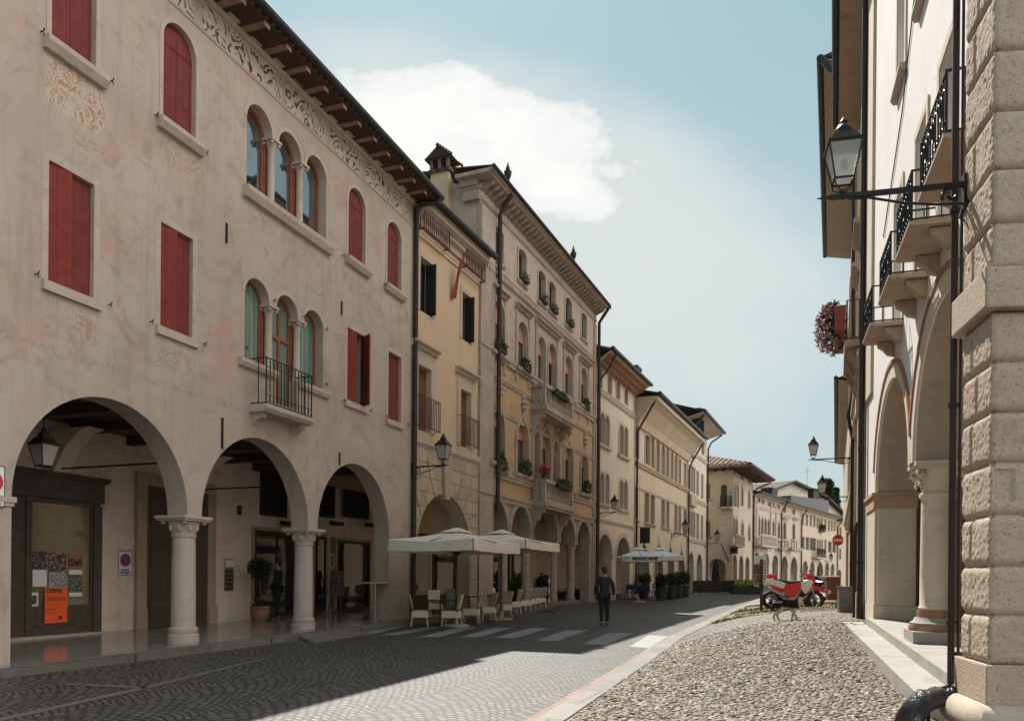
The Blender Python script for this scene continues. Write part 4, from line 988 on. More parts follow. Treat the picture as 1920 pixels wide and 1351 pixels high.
# ================================================================ C: narrow yellow house
def YL(px): return 23.77*800/(1570-px)
C_ = Facade(770, 23.77, 1570, 'L', name='yellow_house', label='narrow yellow house with wooden shutters and pinkish ashlar base, next to the frescoed house', cat='house')
B = C_; CX1 = B.X(893); zb_ = line_z(B, (773, 816), (893, 858))
for (l, r, t, b) in ((787, 810, 488, 588), (866, 882, 552, 640)):
    R = B.rect(l, r, t, b); window(B, 'r', R, 'glass', .3, .05, 'iron', 'room', 1, sur=(.16, .03, 'stone'))
    x0, x1, z0, z1 = R
    leaf_part(B, [(0, z0+.02), (.42, z0+.02), (.42, z1-.02), (0, z1-.02)], .1, .035, M['dark_sh'], 0, radians(-100)).location = (x1-.03, .22, 0)
for (l, r, t, b) in ((782, 806, 688, 808), (862, 881, 733, 838)):
    R = B.rect(l, r, t, b); x0, x1, z0, z1 = R; B.hole('r', *R)
    for sd in (-1, 1): leaf_part(B, half(contour('r', x0+.008, x1-.008, z0+.005, z1-.008), (x0+x1)/2, sd), .16, .05, M['wood_shutter'])
    MB().ring([(x1+.004, z0), (x1+.004, z1+.004), (x0-.004, z1+.004), (x0-.004, z0)], [(x1+.24, z0), (x1+.24, z1+.24), (x0-.24, z1+.24), (x0-.24, z0)], -.05, .02).build('surround', M['stone'], B.root)
    MB().box(x0-.2, x1+.2, -.03, .02, z1+.242, z1+.5).build('frieze_block', M['stone'], B.root)
    hood(B, x0-.38, x1+.38, z1+.5, .22, .24, 'stone')
    railing(B, x0-.22, x1+.22, -.26, z0+.03, z0+1.02, 'rust', 11, .012, False)
for (l, r, t, b) in ((781, 829, 398, 452), (862, 905, 468, 521)):
    R = B.rect(l, r, t, b, 0); x0, x1, z0, z1 = R; x1 = min(x1, CX1-.05)
    B.hole('r', x0+.12, x1-.1, z0+.2, z1)
    MB().box(x0+.1, x1-.08, .3, .34, z0+.18, z1+.02).build('window', M['room'], B.root)
    railing(B, x0, x1, -.28, z0, z1, 'rust', 13, .014, False, name='window_grille', rail=.03)
zc = line_z(B, (778, 427), (900, 535)); string(B, .1, CX1, zc, .2, .08, 'c', 'string_course')
MB().sweep([(.03, zb_+.02), (-.14, zb_+.02), (-.14, zb_-.16), (-.05, zb_-.26), (.03, zb_-.26)], .1, CX1).build('string_course', M['stone'], B.root)
az0, az1 = B.X(777.5, 1000), B.X(878, 1000); acr = B.Z(826, 926); asp = acr-(az1-az0)/2
ez = line_z(B, (800, 362), (915, 466), -.55); zw = ez-.75
B.wall(arch_path([(az0, az1, asp, acr, -.2, -.2)], zw+.5, .12, CX1), M['c'], .5)
# ashlar facing with voussoirs, 4 cm proud of the plaster
ashl = MB(); xm = (az0+az1)/2; hw_ = (az1-az0)/2
ashl.prism(arch_path([(az0-.002, az1+.002, asp, acr+.002, -.2, -.2)], zb_-.262, .12, CX1-.02, 24), -.05, .012)
for k in range(11):      # proud voussoirs round the arch
    a0_, a1_ = pi*(k+.04)/11, pi*(k+.96)/11
    if k == 5: continue
    rr = hw_+(.95 if k % 2 else 1.25)
    top = zb_-.4
    p = [(xm+(hw_+.004)*cos(q), asp+(hw_+.004)*sin(q)) for q in (a0_, (a0_+a1_)/2, a1_)]
    o_ = [(clamp(xm+rr*cos(q), .16, CX1-.06), min(asp+rr*sin(q), top)) for q in (a1_, a0_)]
    ashl.prism(p+o_, -.085, -.051)
ashl.build('ashlar_facing', M['ashlar'], B.root)
MB().prism([(xm-.16, asp+hw_-.16), (xm+.16, asp+hw_-.16), (xm+.3, zb_-.27), (xm-.3, zb_-.27)], -.17, .3).build('keystone', M['c_stone'], B.root)
rf = roof(B, .12, CX1+.25, zw+.4, ez+.06, .5, 9, .3)
MB().sweep([(.03, zw), (-.1, zw), (-.12, zw+.18), (-.25, zw+.25), (-.25, zw+.36), (-.42, zw+.46), (-.42, ez-.06), (.03, ez-.06)], .1, CX1+.02).build('cornice', M['d_up'], B.root)
gutter(B, AXR*0+.35, CX1+.3, -.56, ez+.0, .11)
MB().box(0.1, CX1-.02, .5, 9, asp+2.2, zw+.5).box(.1, CX1-.02, 4.2, 9, -.1, asp+2.2).build('rear_wall', M['c'], B.root)
# chimney on its roof
cx0, cz0 = B.P(839, 500, 1.2)
cz1 = B.Z(839, 318, 1.2); cw = .55
ch = MB().box(cx0, cx0+cw, 1.2, 1.95, ez-.2, cz1).build('chimney', M['c'], B.root, 'yellow plastered chimney stack with a dark tiled cap')
k = MB().box(cx0-.08, cx0+cw+.08, 1.12, 2.03, cz1, cz1+.12)
for xx in (cx0-.02, cx0+cw-.1):
    for yy2 in (1.16, 1.5, 1.85): k.box(xx, xx+.12, yy2, yy2+.13, cz1+.121, cz1+.5)
k.prism([(1.0, cz1+.5), (2.14, cz1+.5), (1.6, cz1+.92), (1.54, cz1+.92)], cx0-.16, cx0+cw+.16, axis='x').tube([(cx0-.2, 1.57, cz1+.94), (cx0+cw+.2, 1.57, cz1+.94)], .07, 8)
for i in range(5):
    y = lerp(1.02, 1.46, i/4); z = lerp(cz1+.53, cz1+.88, i/4)
    k.tube([(cx0+cw+.1, y, z), (cx0+cw+.24, y, z)], .05, 6).tube([(cx0-.22, y, z), (cx0-.1, y, z)], .05, 6)
k.build('chimney_cap', M['tiles'], ch)
# inside the arch: shop front
sx = MB().box(.2, CX1, 4.0, 4.19, -.1, 5.0).build('shop_wall', M['inner'], B.root)
a0, a1 = B.X(783, 1080, 4.0), B.X(872, 1080, 4.0)
f = MB().box(a0, a1, 3.9, 3.99, .2, 3.6).build('shop_window', M['black'], B.root)
MB().box(a0+.1, lerp(a0, a1, .48), 3.87, 3.899, .4, 2.7).box(lerp(a0, a1, .53), a1-.1, 3.87, 3.899, .4, 2.7).build('pane', M['wavy_glass'], f)
MB().box(a0+.1, a1-.1, 3.87, 3.899, 2.85, 3.5).build('pane', M['glass'], f)
MB().box(.12, CX1-.02, .5, 4.0, 5.0, 5.1).build('arcade_ceiling', M['dark_wood'], B.root)
# ================================================================ D: palace with pointed windows and two stone balconies
D = Facade(893, YL(893), 1570, 'L', name='palazzo', label='tall ochre palace with pointed windows, two stone balconies and five narrow arches', cat='palace')
B = D; DX1 = B.X(1113); Dp = B.X(921)
zatt = line_z(B, (922, 517), (1110, 660)); zmid = line_z(B, (893, 652), (1105, 775)); zmid2 = line_z(B, (893, 697), (1105, 805)); zlow = line_z(B, (893, 868), (1105, 950)); zarc = line_z(B, (893, 908), (1105, 985))
DTOP = 16.2
def dwin(kind, l, r, t, b, **k): return window(B, kind, B.rect(l, r, t, b), **k)
for (l, r, t, b) in ((928, 943, 428, 492), (972, 986, 470, 531), (1009, 1022, 510, 570), (1029, 1041, 530, 588), (1060, 1071, 560, 613), (1090, 1099, 588, 637)):
    R = dwin('s', l, r, t, b, depth=.22, fw=.06, fm='dark_wood', gm='room', sur=(.13, .03, 'd_stone'), sill=(.1, .12, .14, 'd_stone'))
    if l > 940: plant('window_box', B, (R[0]+R[1])/2, -.16, R[2]+.0, (.32, .16, .22), 130, .07, label='%s window box of greenery on the palace attic' % {972: 'second from left', 1009: 'left one of the paired', 1029: 'right one of the paired', 1060: 'fifth', 1090: 'far right'}[l], cat='window box', group='window boxes of the palace attic', pot=.14, droop=.05) if l < 1080 else None
for i, (l, r, t, b) in enumerate(((924, 945, 566, 664), (970, 988, 604, 694), (1007, 1022, 632, 712), (1027, 1042, 645, 732), (1058, 1072, 668, 745), (1088, 1100, 690, 762))):
    R = dwin('a', l, r, t, b, depth=.24, fw=.06, style='blind', fm='dark_wood', gm='brown_sh' if i != 3 else 'room', sur=(.13, .05, 'd_stone'))
    x0, x1, z0, z1 = R
    MB().sweep([(.03, z0-.003), (-.2, z0-.003), (-.2, z0-.12), (-.1, z0-.2), (.03, z0-.2)], x0-.3, x1+.3).build('sill', M['d_stone'], B.root) if i not in (2, 3) else None
for a, b, t in ((922, 947, 548), (967, 992, 582), (1004, 1045, 616), (1056, 1075, 652), (1086, 1103, 678)):
    x0, x1 = B.X(a, t), B.X(b, t); z = B.Z((a+b)/2, t+4); hood(B, x0-.12, x1+.12, z-.02, .22, .24, 'd_stone')
    for q0, q1 in ((x0-.04, x0+.1), (x1-.1, x1+.04)): MB().box(q0, q1, -.06, .02, z-3., z-.02).build('frame_strip', M['d_stone'], B.root)
gw = []
for i, (l, r, t, b) in enumerate(((921, 944, 754, 868), (968, 989, 780, 890), (999, 1011, 800, 902), (1014, 1031, 798, 905), (1035, 1047, 818, 910), (1057, 1073, 823, 918), (1088, 1101, 842, 925))):
    R = dwin('g' if i not in (9,) else 'a', l, r, t, b, depth=.26, fw=.07, style='blind', fm='dark_wood', gm='louver_grey', sur=(.15, .07, 'd_stone'), n=18); gw.append(R)
    x0, x1, z0, z1 = R; xm = (x0+x1)/2
    f = MB(); zt = z1+.2        # leafy finial above the point
    f.lathe([(.05, zt), (.16, zt+.12), (.09, zt+.22), (.18, zt+.34), (.07, zt+.46), (.1, zt+.56), (.02, zt+.72)], (xm, -.05, 0), 8); f.build('finial', M['d_stone'], B.root)
    if i not in (2, 3, 4): MB().sweep([(.03, z0-.003), (-.2, z0-.003), (-.2, z0-.12), (-.1, z0-.2), (.03, z0-.2)], x0-.3, x1+.3).build('sill', M['d_stone'], B.root)
    else: pass
arcs = []
for i, (l, r, c) in enumerate(((911, 950, 939), (957, 993, 949), (998, 1044, 960), (1049, 1077, 971), (1081, 1105, 978))):
    a, b = B.X(l, 1000), B.X(r, 1000); zc = B.Z((l+r)/2, c); arcs.append((a, b, zc-(b-a)/2, zc))
zsp = sum(a[2] for a in arcs)/5
arcs = [(a, b, zsp, max(z, zsp+(b-a)*.5)) for a, b, _, z in arcs]
pth = arch_path([(a, b, zsp, zc, (-.2 if i == 0 else None), None) for i, (a, b, _, zc) in enumerate(arcs)], DTOP+.05, .03, DX1)
pth = pth[:-3]+[(arcs[-1][1], -.2)]+pth[-3:] if False else pth
# close the right pier
k_ = len(pth)-3; pth.insert(k_, (arcs[-1][1], -.2))
zcut = zlow
MBw = MB().prism(pth, 0, .5, B.holes)
t = NT('palazzo_plaster'); v = t.coord(); s_ = t.node('ShaderNodeSeparateXYZ', {0: v})
# lower storeys carry ochre paint, the upper ones grey-pink: two different washes on the same wall
def graft(t, src):
    mp = {}
    for n in src.node_tree.nodes:
        if n.type in ('BSDF_PRINCIPLED', 'OUTPUT_MATERIAL'): continue
        q = t.n.new(n.bl_idname); mp[n] = q
        for p in n.bl_rna.properties:
            if not p.is_readonly and p.identifier not in ('name', 'location', 'parent', 'select', 'inputs', 'outputs', 'location_absolute', 'width', 'label'):
                try: setattr(q, p.identifier, getattr(n, p.identifier))
                except Exception: pass
        if n.type == 'VALTORGB':
            e = q.color_ramp.elements
            while len(e) < len(n.color_ramp.elements): e.new(.5)
            for a, b in zip(e, n.color_ramp.elements): a.position = b.position; a.color = b.color
        for a, b in zip(q.inputs, n.inputs):
            try: a.default_value = b.default_value
            except Exception: pass
    for l in src.node_tree.links:
        if l.from_node in mp and l.to_node in mp:
            t.t.links.new(mp[l.from_node].outputs[list(l.from_node.outputs).index(l.from_socket)], mp[l.to_node].inputs[list(l.to_node.inputs).index(l.to_socket)])
    bs = src.node_tree.nodes['Principled BSDF']; l = bs.inputs['Base Color'].links[0]
    return mp[l.from_node].outputs[list(l.from_node.outputs).index(l.from_socket)]
ca, cb = graft(t, M['d_up']), graft(t, M['d_low'])
edge = t.math('ADD', s_.outputs[2], t.math('MULTIPLY', t.noise(v, 2., 5), .15))
cs = graft(t, M['d_stone'])
m_ = t.out(t.mix(t.math('LESS_THAN', s_.outputs[2], zarc-.1), t.mix(t.math('GREATER_THAN', edge, zmid+.0), cb, ca), cs), .9, t.bump(t.noise(v, 12, 6, .7), .25, .03), Specular_IOR_Level=.2)
MBw.build('wall', m_, B.root)
for a, b, zs, zc in arcs: band_ring(B, a, b, zs, zc, .26, .06, 'd_stone')
for (a, b), (c, d) in zip([q[:2] for q in arcs], [q[:2] for q in arcs][1:]): column(B, (b+c)/2, .25, .3, zsp-.002, .2, 'd_stone', .4, .3)
for z, h, pr in ((zatt, .24, .1), (zmid, .3, .14), (zmid2, .16, .07), (zlow, .24, .1), (zarc, .3, .14), (zmid2-1.25, .18, .06)):
    string(B, -.02, DX1+.02, z, h, pr, 'd_stone')
dn = MB()
for i in range(int(DX1/.2)): dn.box(.1+i*.2, .2+i*.2, -.12, .02, zatt-.24, zatt-.12)
dn.build('dentils', M['d_stone'], B.root)
MB().box(.04, Dp-.02, -.09, .02, .2, DTOP-.9).build('corner_pilaster', M['d_stone'], B.root)
MB().box(DX1-.42, DX1-.02, -.07, .02, .2, DTOP-.9).build('corner_pilaster', M['d_stone'], B.root)
# great cornice with brackets
CW = .78
ez = B.Z(1030, 438, -CW)
DTOP = ez-.42
cxl, cxr = B.X(924, 310, -CW), B.X(1142, 570, -CW)
string(B, -.02, DX1+.02, DTOP-.30, .1, .07, 'd_stone')
MB().box(-.01, DX1+.01, -.04, .02, DTOP-.24, DTOP+.06).build('painted_frieze', M['fresco_grey'], B.root)
co_ = MB().sweep([(.03, DTOP+.26), (-.62, DTOP+.26), (-.66, DTOP+.32), (-.70, DTOP+.33), (-CW, DTOP+.40), (-CW, ez-.02), (.03, ez-.02)], cxl, cxr).build('cornice', M['d_stone'], B.root)
MB().sweep([(.03, DTOP+.07), (-.1, DTOP+.07), (-.16, DTOP+.16), (.03, DTOP+.16)], -.1, DX1+.1).build('bed_mould', M['d_stone'], co_)
MB().box(cxl, -.0, .031, .75, DTOP+.27, ez-.02).box(-.3, -.0, .0, .7, DTOP+.05, DTOP+.269).build('cornice_return', M['d_stone'], B.root)
MB().box(-.16, -.0, -.05, .62, DTOP-.42, DTOP-.05).box(-.2, -.0, -.1, .68, DTOP-.05, DTOP+.049).build('pilaster_capital', M['d_stone'], B.root)
x = .12
while x < DX1:
    MB().prism([(.02, DTOP+.259), (.02, DTOP+.0), (-.12, DTOP+.0), (-.30, DTOP+.08), (-.42, DTOP+.11), (-.52, DTOP+.19), (-.54, DTOP+.259)], x-.07, x+.07, axis='x').build('cornice_bracket', M['d_stone'], B.root); x += .40
gutter(B, cxl-.05, cxr+.05, -CW-.06, ez+.0, .06)
roof(B, -.02, DX1+.3, DTOP, ez+.06, CW, 11, .2)
MB().prism([(-CW, ez-.01), (-CW, ez+.05), (.8, ez+.25), (.8, ez+.19)], cxl, -.021, axis='x').build('roof_edge', M['tiles'], B.root)
MB().prism([(-CW, ez-.01), (-CW, ez+.05), (.1, ez+.2), (.1, ez+.14)], DX1+.301, cxr, axis='x').build('roof_edge', M['tiles'], B.root)
# side wall seen above the yellow house, with a pilaster capital at its corner
MB().prism([(.5, 4.6), (11, 4.6), (11, DTOP+2.4), (.5, DTOP+.3)], .03, .4, axis='x').build('side_wall', M['d_up'], B.root)
MB().prism([(.5, 4.6), (11, 4.6), (11, DTOP+2.), (.5, DTOP+.3)], DX1-.4, DX1-.02, axis='x').build('side_wall', M['d_up'], B.root)
MB().box(.4, DX1-.4, .5, 11, zsp+2.0, DTOP+.3).build('rear_wall', M['d_up'], B.root)
MB().box(.03, DX1-.02, 3.6, 4.2, -.1, zsp+2.2).build('shop_wall', M['inner'], B.root)
for i, (a, b, zs, zc) in enumerate(arcs):
    f = MB().box(a, b, 3.52, 3.599, .3, 3.3).build('shop_window', M['dark_wood'], B.root)
    MB().box(a+.12, b-.12, 3.49, 3.519, .7, 2.7).build('pane', M['glass'], f)
for (px, tz) in ((952, 280), (1075, 470)):
    x, z = B.P(px, 345 if px < 1000 else 488, -CW+.2)
    MB().lathe([(.13, 0), (.13, .06), (.07, .1), (.09, .3), (.06, .34), (.1, .42), (.14, .56), (.15, .66), (.07, .7), (.09, .76), (.03, .92), (.01, 1.02)], (x, -CW+.2, ez+.05), 12).build('roof_urn', M['iron'], B.root)
# balconies
def stone_balcony(l, r, ty, by, y0, zb, n):
    a, b = B.X(l, ty, -y0), B.X(r, by, -y0); h = 1.0
    MB().box(a-.08, b+.08, -y0-.1, .02, zb-.16, zb).box(a-.02, b+.02, -y0-.03, .02, zb-.28, zb-.161).build('balcony_slab', M['d_stone'], B.root)
    bl = MB().box(a, b, -y0, -y0+.2, zb+.001, zb+.14).box(a-.02, b+.02, -y0-.03, -y0+.22, zb+h-.16, zb+h)
    for x in (a, b-.2):
        bl.box(x, x+.2, -y0+.0, -y0+.2, zb+.141, zb+h-.161); bl.box(x, x+.2, -y0+.201, .02, zb+h-.15, zb+h-.01).box(x+.01, x+.19, -y0+.201, .02, zb+.01, zb+.12)
        for j in range(3): 
            yy_ = lerp(-y0+.35, -.1, j/2); bl.lathe([(.06, zb+.12), (.05, zb+.2), (.085, zb+.34), (.045, zb+.55), (.055, zb+.7), (.06, zb+h-.15)], (x+.1, yy_, 0), 8)
    for i in range(n):
        x = lerp(a+.2, b-.2, (i+.5)/n); bl.lathe([(.07, zb+.14), (.055, zb+.2), (.09, zb+.36), (.045, zb+.56), (.06, zb+.7), (.07, zb+h-.16)], (x, -y0+.1, 0), 8)
    bl.build('balustrade', M['d_stone'], B.root)
    for x in (a+.15, b-.15):
        MB().prism([(.02, zb-.281), (-y0+.08, zb-.281), (-y0+.05, zb-.42), (-y0*.6, zb-.55), (-y0*.55, zb-.75), (-.2, zb-.85), (.02, zb-1.3)], x-.13, x+.13, axis='x').build('balcony_bracket', M['d_stone'], B.root)
    return a, b, h
bzu = B.Z(1035, 777, -.75); bu = stone_balcony(1022, 1075, 740, 740, .66, B.Z(1048, 776, -.66), 11)
bul = stone_balcony(1022, 1075, 920, 920, .66, B.Z(1048, 947, -.66), 11)
zu, zl = B.Z(1048, 776, -.66), B.Z(1048, 947, -.66)
pd = [(932, 655, .5, 0, 'below the left window of the upper row'), (979, 690, .5, 1, 'below the second window of the upper row'), (1094, 762, .45, 2, 'below the right window of the upper row'), (933, 865, .55, 3, 'trailing from the left pointed window'), (979, 884, .6, 4, 'under the second pointed window'), (1096, 918, .55, 5, 'under the right pointed window')]
for px, py, w_, i, wh in pd:
    x, z = B.P(px, py); zz = z-.02
    zs_ = min([R[2] for R in gw], key=lambda q: abs(q-zz)) if i >= 3 else z
    plant('window_plant', B, x, -.16, zz-.1, (w_, .2, .32 if i < 3 else .4), 300, .11, label='green bushy plant in a box '+wh, cat='plant', group='plants on the palace windows', pot=.16, droop=.16 if i != 3 else .5)
plant('balcony_planter', B, (bu[0]+bu[1])/2, -.72, zu+.72, (1.2, .16, .2), 330, .09, 'leaf_dark', 'thin trailing planter along the upper stone balcony', 'planter', pot=.1, droop=.12)
plant('balcony_planter', B, bul[0]*.42+bul[1]*.58, -.75, zl+.78, (1.15, .2, .26), 520, .1, 'leaf', 'dense green planter along the lower stone balcony', 'planter', pot=.14, droop=.12)
plant('geranium', B, bul[0]+.12, -.6, zl+1.0, (.3, .25, .25), 160, .09, 'leaf', 'bright red geranium at the left corner of the lower stone balcony', 'flower', pot=.2, flowers='geranium', nf=110)
pipe(B, [(Dp+.06, -.7, DTOP+.3), (Dp+.06, -.4, DTOP-.1), (Dp+.06, -.22, DTOP-.4), (Dp+.06, -.22, 8), (Dp+.06, -.22, zarc-.6)], .085)
pipe(B, [(DX1-.02, -.7, DTOP+.3), (DX1-.02, -.4, DTOP-.1), (DX1-.02, -.2, DTOP-.4), (DX1-.02, -.2, 8), (DX1-.02, -.2, .35)], .09)
# ================================================================ E, F, G: cream houses further on
def YE(px): return 41.8*490/(1605-px)
E = Facade(1115, 41.8, 1605, 'L', name='cream_house', label='cream plaster house with twin arched windows and a yellow attic, right after the palace', cat='house'); B = E
EX1 = B.X(1188); EZ = line_z(B, (1131, 641), (1205, 708), -.9)
for l, r, t, b in ((1121, 1129, 690, 727), (1139.5, 1147, 704, 738), (1155, 1162, 715, 748), (1170.5, 1177, 726, 758)):
    window(B, 'r', B.rect(l, r, t, b), depth=.2, fm='brown_sh', gm='dark_sh', sur=(.12, .03, 'e'))
for i, (l, r, t, b) in enumerate(((1124.5, 1132.5, 774, 832), (1134, 1141.5, 780, 838), (1161, 1168, 796, 852), (1169.5, 1176, 801, 858), (1124, 1131.5, 886, 942), (1134, 1141, 888, 946), (1161, 1167.5, 900, 952), (1169, 1175.5, 902, 956))):
    R = window(B, 'a', B.rect(l, r, t, b), depth=.2, fm='brown_sh', gm='louver_brown' if i % 2 else 'dark_sh', mull=0, sur=(.16, .05, 'stone'))
    if i % 2: MB().box(R[0]-1.35, R[1]+.25, -.16, .03, R[2]-.14, R[2]-.003).build('sill', M['stone'], B.root)
za = line_z(B, (1121, 732), (1185, 772)); string(B, .05, EX1, za, .22, .1, 'stone'); string(B, .05, EX1, line_z(B, (1120, 974), (1187, 988)), .16, .1, 'stone')
dn = MB()
for i in range(int(EX1/.3)): dn.box(.1+i*.3, .25+i*.3, -.09, .02, za-.26, za-.11)
dn.build('dentils', M['stone'], B.root)
arcs = []
for l, r, c in ((1119.5, 1147, 1001), (1155, 1181, 1007)):
    a, b = B.X(l, 1030), B.X(r, 1030); zc = B.Z((l+r)/2, c); arcs.append((a, b, zc-(b-a)/2, zc, -.2, -.2)); band_ring(B, a, b, zc-(b-a)/2, zc, .3, .04, 'stone')
B.wall(arch_path(arcs, EZ-.3, .02, EX1), M['e']); MB().box(.02, EX1, -.012, .005, za+.1, EZ-.3).build('attic_wall', M['e_top'], B.root) if 0 else None
def back(B, x0, x1, zt, m='inner', depth=3.6, za=4.6):
    MB().box(x0+.03, x1-.03, depth, depth+.4, -.1, za).build('shop_wall', M[m], B.root)
    MB().box(x0+.03, x1-.03, .5, 9, za, zt).build('rear_wall', M['e'], B.root)
back(E, 0, EX1, EZ-.4)
rf = roof(B, -.15, EX1+.3, EZ-.7, EZ+.1, .9, 8, .3, soff='e_top')
lat = MB()
for i in range(int(EX1/.42)):
    for j in range(3): lat.prism([(-.8+j*.26, EZ-.17-j*.19), (-.62+j*.26, EZ-.29-j*.19), (-.62+j*.26, EZ-.36-j*.19), (-.8+j*.26, EZ-.24-j*.19)], .1+i*.42+(j % 2)*.2, .3+i*.42+(j % 2)*.2, axis='x')
lat.build('eave_tiles', M['terracotta'], rf)
gutter(B, -.2, EX1+.35, -.97, EZ+.05, .12)
pipe(B, [(.55, -.95, EZ-.1), (.5, -.5, EZ-.9), (.3, -.1, EZ-1.5), (.3, -.1, 8), (.3, -.1, .4)], .06)
MB().tube([(2.6, 2, EZ), (2.6, 2, EZ+2.4)], .05, 6).tube([(2.2, 2, EZ+2.1), (3., 2, EZ+2.1)], .03, 5).build('aerial', M['steel'], B.root)
x, z = B.P(1196, 693, 1.5); MB().box(x-.5, x+.5, 1.5, 2.4, EZ, z).box(x-.65, x+.65, 1.35, 2.55, z, z+.2).build('chimney', M['tiles'], B.root)
F_ = Facade(1189, YE(1189), 1605, 'L', name='long_house', label='long pale house with a row of seven slim pointed windows over pointed arches', cat='house'); B = F_
FX1 = B.X(1287); FZ = line_z(B, (1211, 713), (1309, 808), -1.5); FW = FZ-1.9
for l, r, t, b in ((1190, 1196, 753, 774), (1209, 1217, 770, 790), (1239, 1246, 793, 812), (1248.5, 1254, 801, 818), (1272, 1276.5, 820, 836), (1282, 1286, 828, 842)):
    window(B, 'r', B.rect(l, r, t, b), depth=.2, fm='brown_sh', gm='brown_sh', mull=0, sur=(.1, .03, 'stone'))
for i, (l, r, t, b) in enumerate(((1190, 1197, 800, 858), (1209.5, 1217, 816, 870), (1220, 1226, 812, 876), (1230, 1236, 820, 884), (1240, 1245.5, 828, 889), (1248.5, 1253.5, 834, 894), (1257, 1261.5, 841, 899), (1264.5, 1269, 847, 903), (1272, 1276, 860, 906), (1282, 1286, 868, 912))):
    g = 2 <= i <= 7
    R = window(B, 'g' if g else 'r', B.rect(l, r, t, b), depth=.2, fm='brown_sh', gm='louver_brown', mull=1 if not g else 0, sur=(.16, .05, 'stone'), n=12)
zs1 = line_z(B, (1211, 875), (1287, 917)); string(B, .05, FX1, zs1-.1, .25, .2, 'stone', 'balcony_ledge')
for i, (l, r, t, b) in enumerate(((1190, 1195.5, 915, 974), (1209, 1216, 922, 979), (1220, 1226.5, 926, 983), (1240, 1245.5, 934, 988), (1249, 1254, 937, 991), (1264.5, 1269, 945, 995), (1272, 1276, 949, 997), (1282, 1286.5, 955, 1001))):
    R = window(B, 'r', B.rect(l, r, t, b), depth=.2, fm='brown_sh', gm='dark_sh' if i in (3, 5, 7) else 'louver_brown', sur=(.12, .04, 'stone'), sill=(.15, .15, .2, 'stone'))
string(B, .05, FX1, line_z(B, (1189, 911), (1288, 954)), .14, .06, 'stone')
string(B, .05, FX1, line_z(B, (1192, 792), (1287, 858)), .12, .05, 'stone')
arcs = []
for l, r, c in ((1196, 1217, 1017), (1226, 1243, 1021), (1248, 1264, 1026), (1269.5, 1284, 1031)):
    a, b = B.X(l, 1040), B.X(r, 1040); zc = B.Z((l+r)/2, c); arcs.append((a, b, zc-(b-a)/2, zc, -.2, -.2))
    x0_, x1_ = a, b; MB().ring(grow('g', a, b, 1.8, zc+.25, .02)[1:], grow('g', a, b, 1.8, zc+.25, .35)[1:], -.04, .02).build('archivolt', M['stone'], B.root)
B.wall(arch_path(arcs, FW+.5, .02, FX1), M['f'])
MB().sweep([(.03, FW), (-.15, FW), (-.35, FW+.45), (-.95, FW+1.2), (-1.3, FW+1.45), (-1.45, FW+1.5), (-1.45, FZ-.12), (.03, FZ-.12)], .02, FX1+.1).build('cove_cornice', M['f'], B.root)
back(F_, 0, FX1, FZ-.4)
roof(B, -.1, FX1+.3, FW, FZ+.06, 1.5, 8, .25); gutter(B, -.1, FX1+.3, -1.58, FZ, .13)
pipe(B, [(.1, -1.4, FZ-.2), (.0, -.4, FZ-1.9), (-.05, -.15, FZ-2.4), (-.05, -.15, 8), (-.05, -.15, .5)], .07)
pipe(B, [(FX1+.1, -1.4, FZ-.2), (FX1+.0, -.4, FZ-1.9), (FX1-.02, -.15, FZ-2.6), (FX1-.02, -.15, 8), (FX1-.02, -.15, .5)], .07)
G = Facade(1288, YE(1288), 1605, 'L', name='tall_grey_house', label='tall light grey house with dark green shutters and wide projecting eaves', cat='house'); B = G
GX1 = B.X(1323); GZ = line_z(B, (1303, 751), (1342, 796), -1.5)
for i, (l, r, t, b) in enumerate(((1292, 1295.5, 792, 832), (1298, 1302, 798, 836), (1316, 1320, 808, 852), (1291, 1294, 872, 918), (1295.5, 1298.5, 874, 922), (1300, 1303, 877, 925), (1306, 1309.5, 884, 928), (1315, 1318, 890, 934), (1291, 1294, 958, 1003), (1295.5, 1298.5, 959, 1006), (1300, 1303, 960, 1008), (1306, 1309.5, 963, 1011), (1314.5, 1317.5, 967, 1013))):
    window(B, 'r', B.rect(l, r, t, b), depth=.18, fm='brown_sh', gm='louver_green' if i in (0, 1, 3, 4, 5) else 'louver_grey', mull=0, sur=(.1, .03, 'stone'))
for a, b in (((1290, 843), (1322, 865)), ((1290, 930), (1322, 947)), ((1290, 1010), (1322, 1020))): string(B, .05, GX1, line_z(B, a, b), .3, .12, 'stone')
for k in (0, 1): 
    z = line_z(B, (1290, 832+k*96), (1300, 838+k*92)); MB().box(.2, 2.6, -.3, .02, z-.9, z+.05).build('balcony_front', M['stone'], B.root)
arcs = []
for l, r, c in ((1291, 1301, 1034), (1306, 1317, 1038)):
    a, b = B.X(l, 1050), B.X(r, 1050); zc = B.Z((l+r)/2, c); arcs.append((a, b, zc-(b-a)/2, zc, -.2, -.2))
B.wall(arch_path(arcs, GZ-.3, .02, GX1), M['g']); back(G, 0, GX1, GZ-.3)
MB().prism([(.5, 5), (9, 5), (9, GZ+1.9), (.5, GZ-.1)], .02, .4, axis='x').build('side_wall', M['d_up'], B.root)
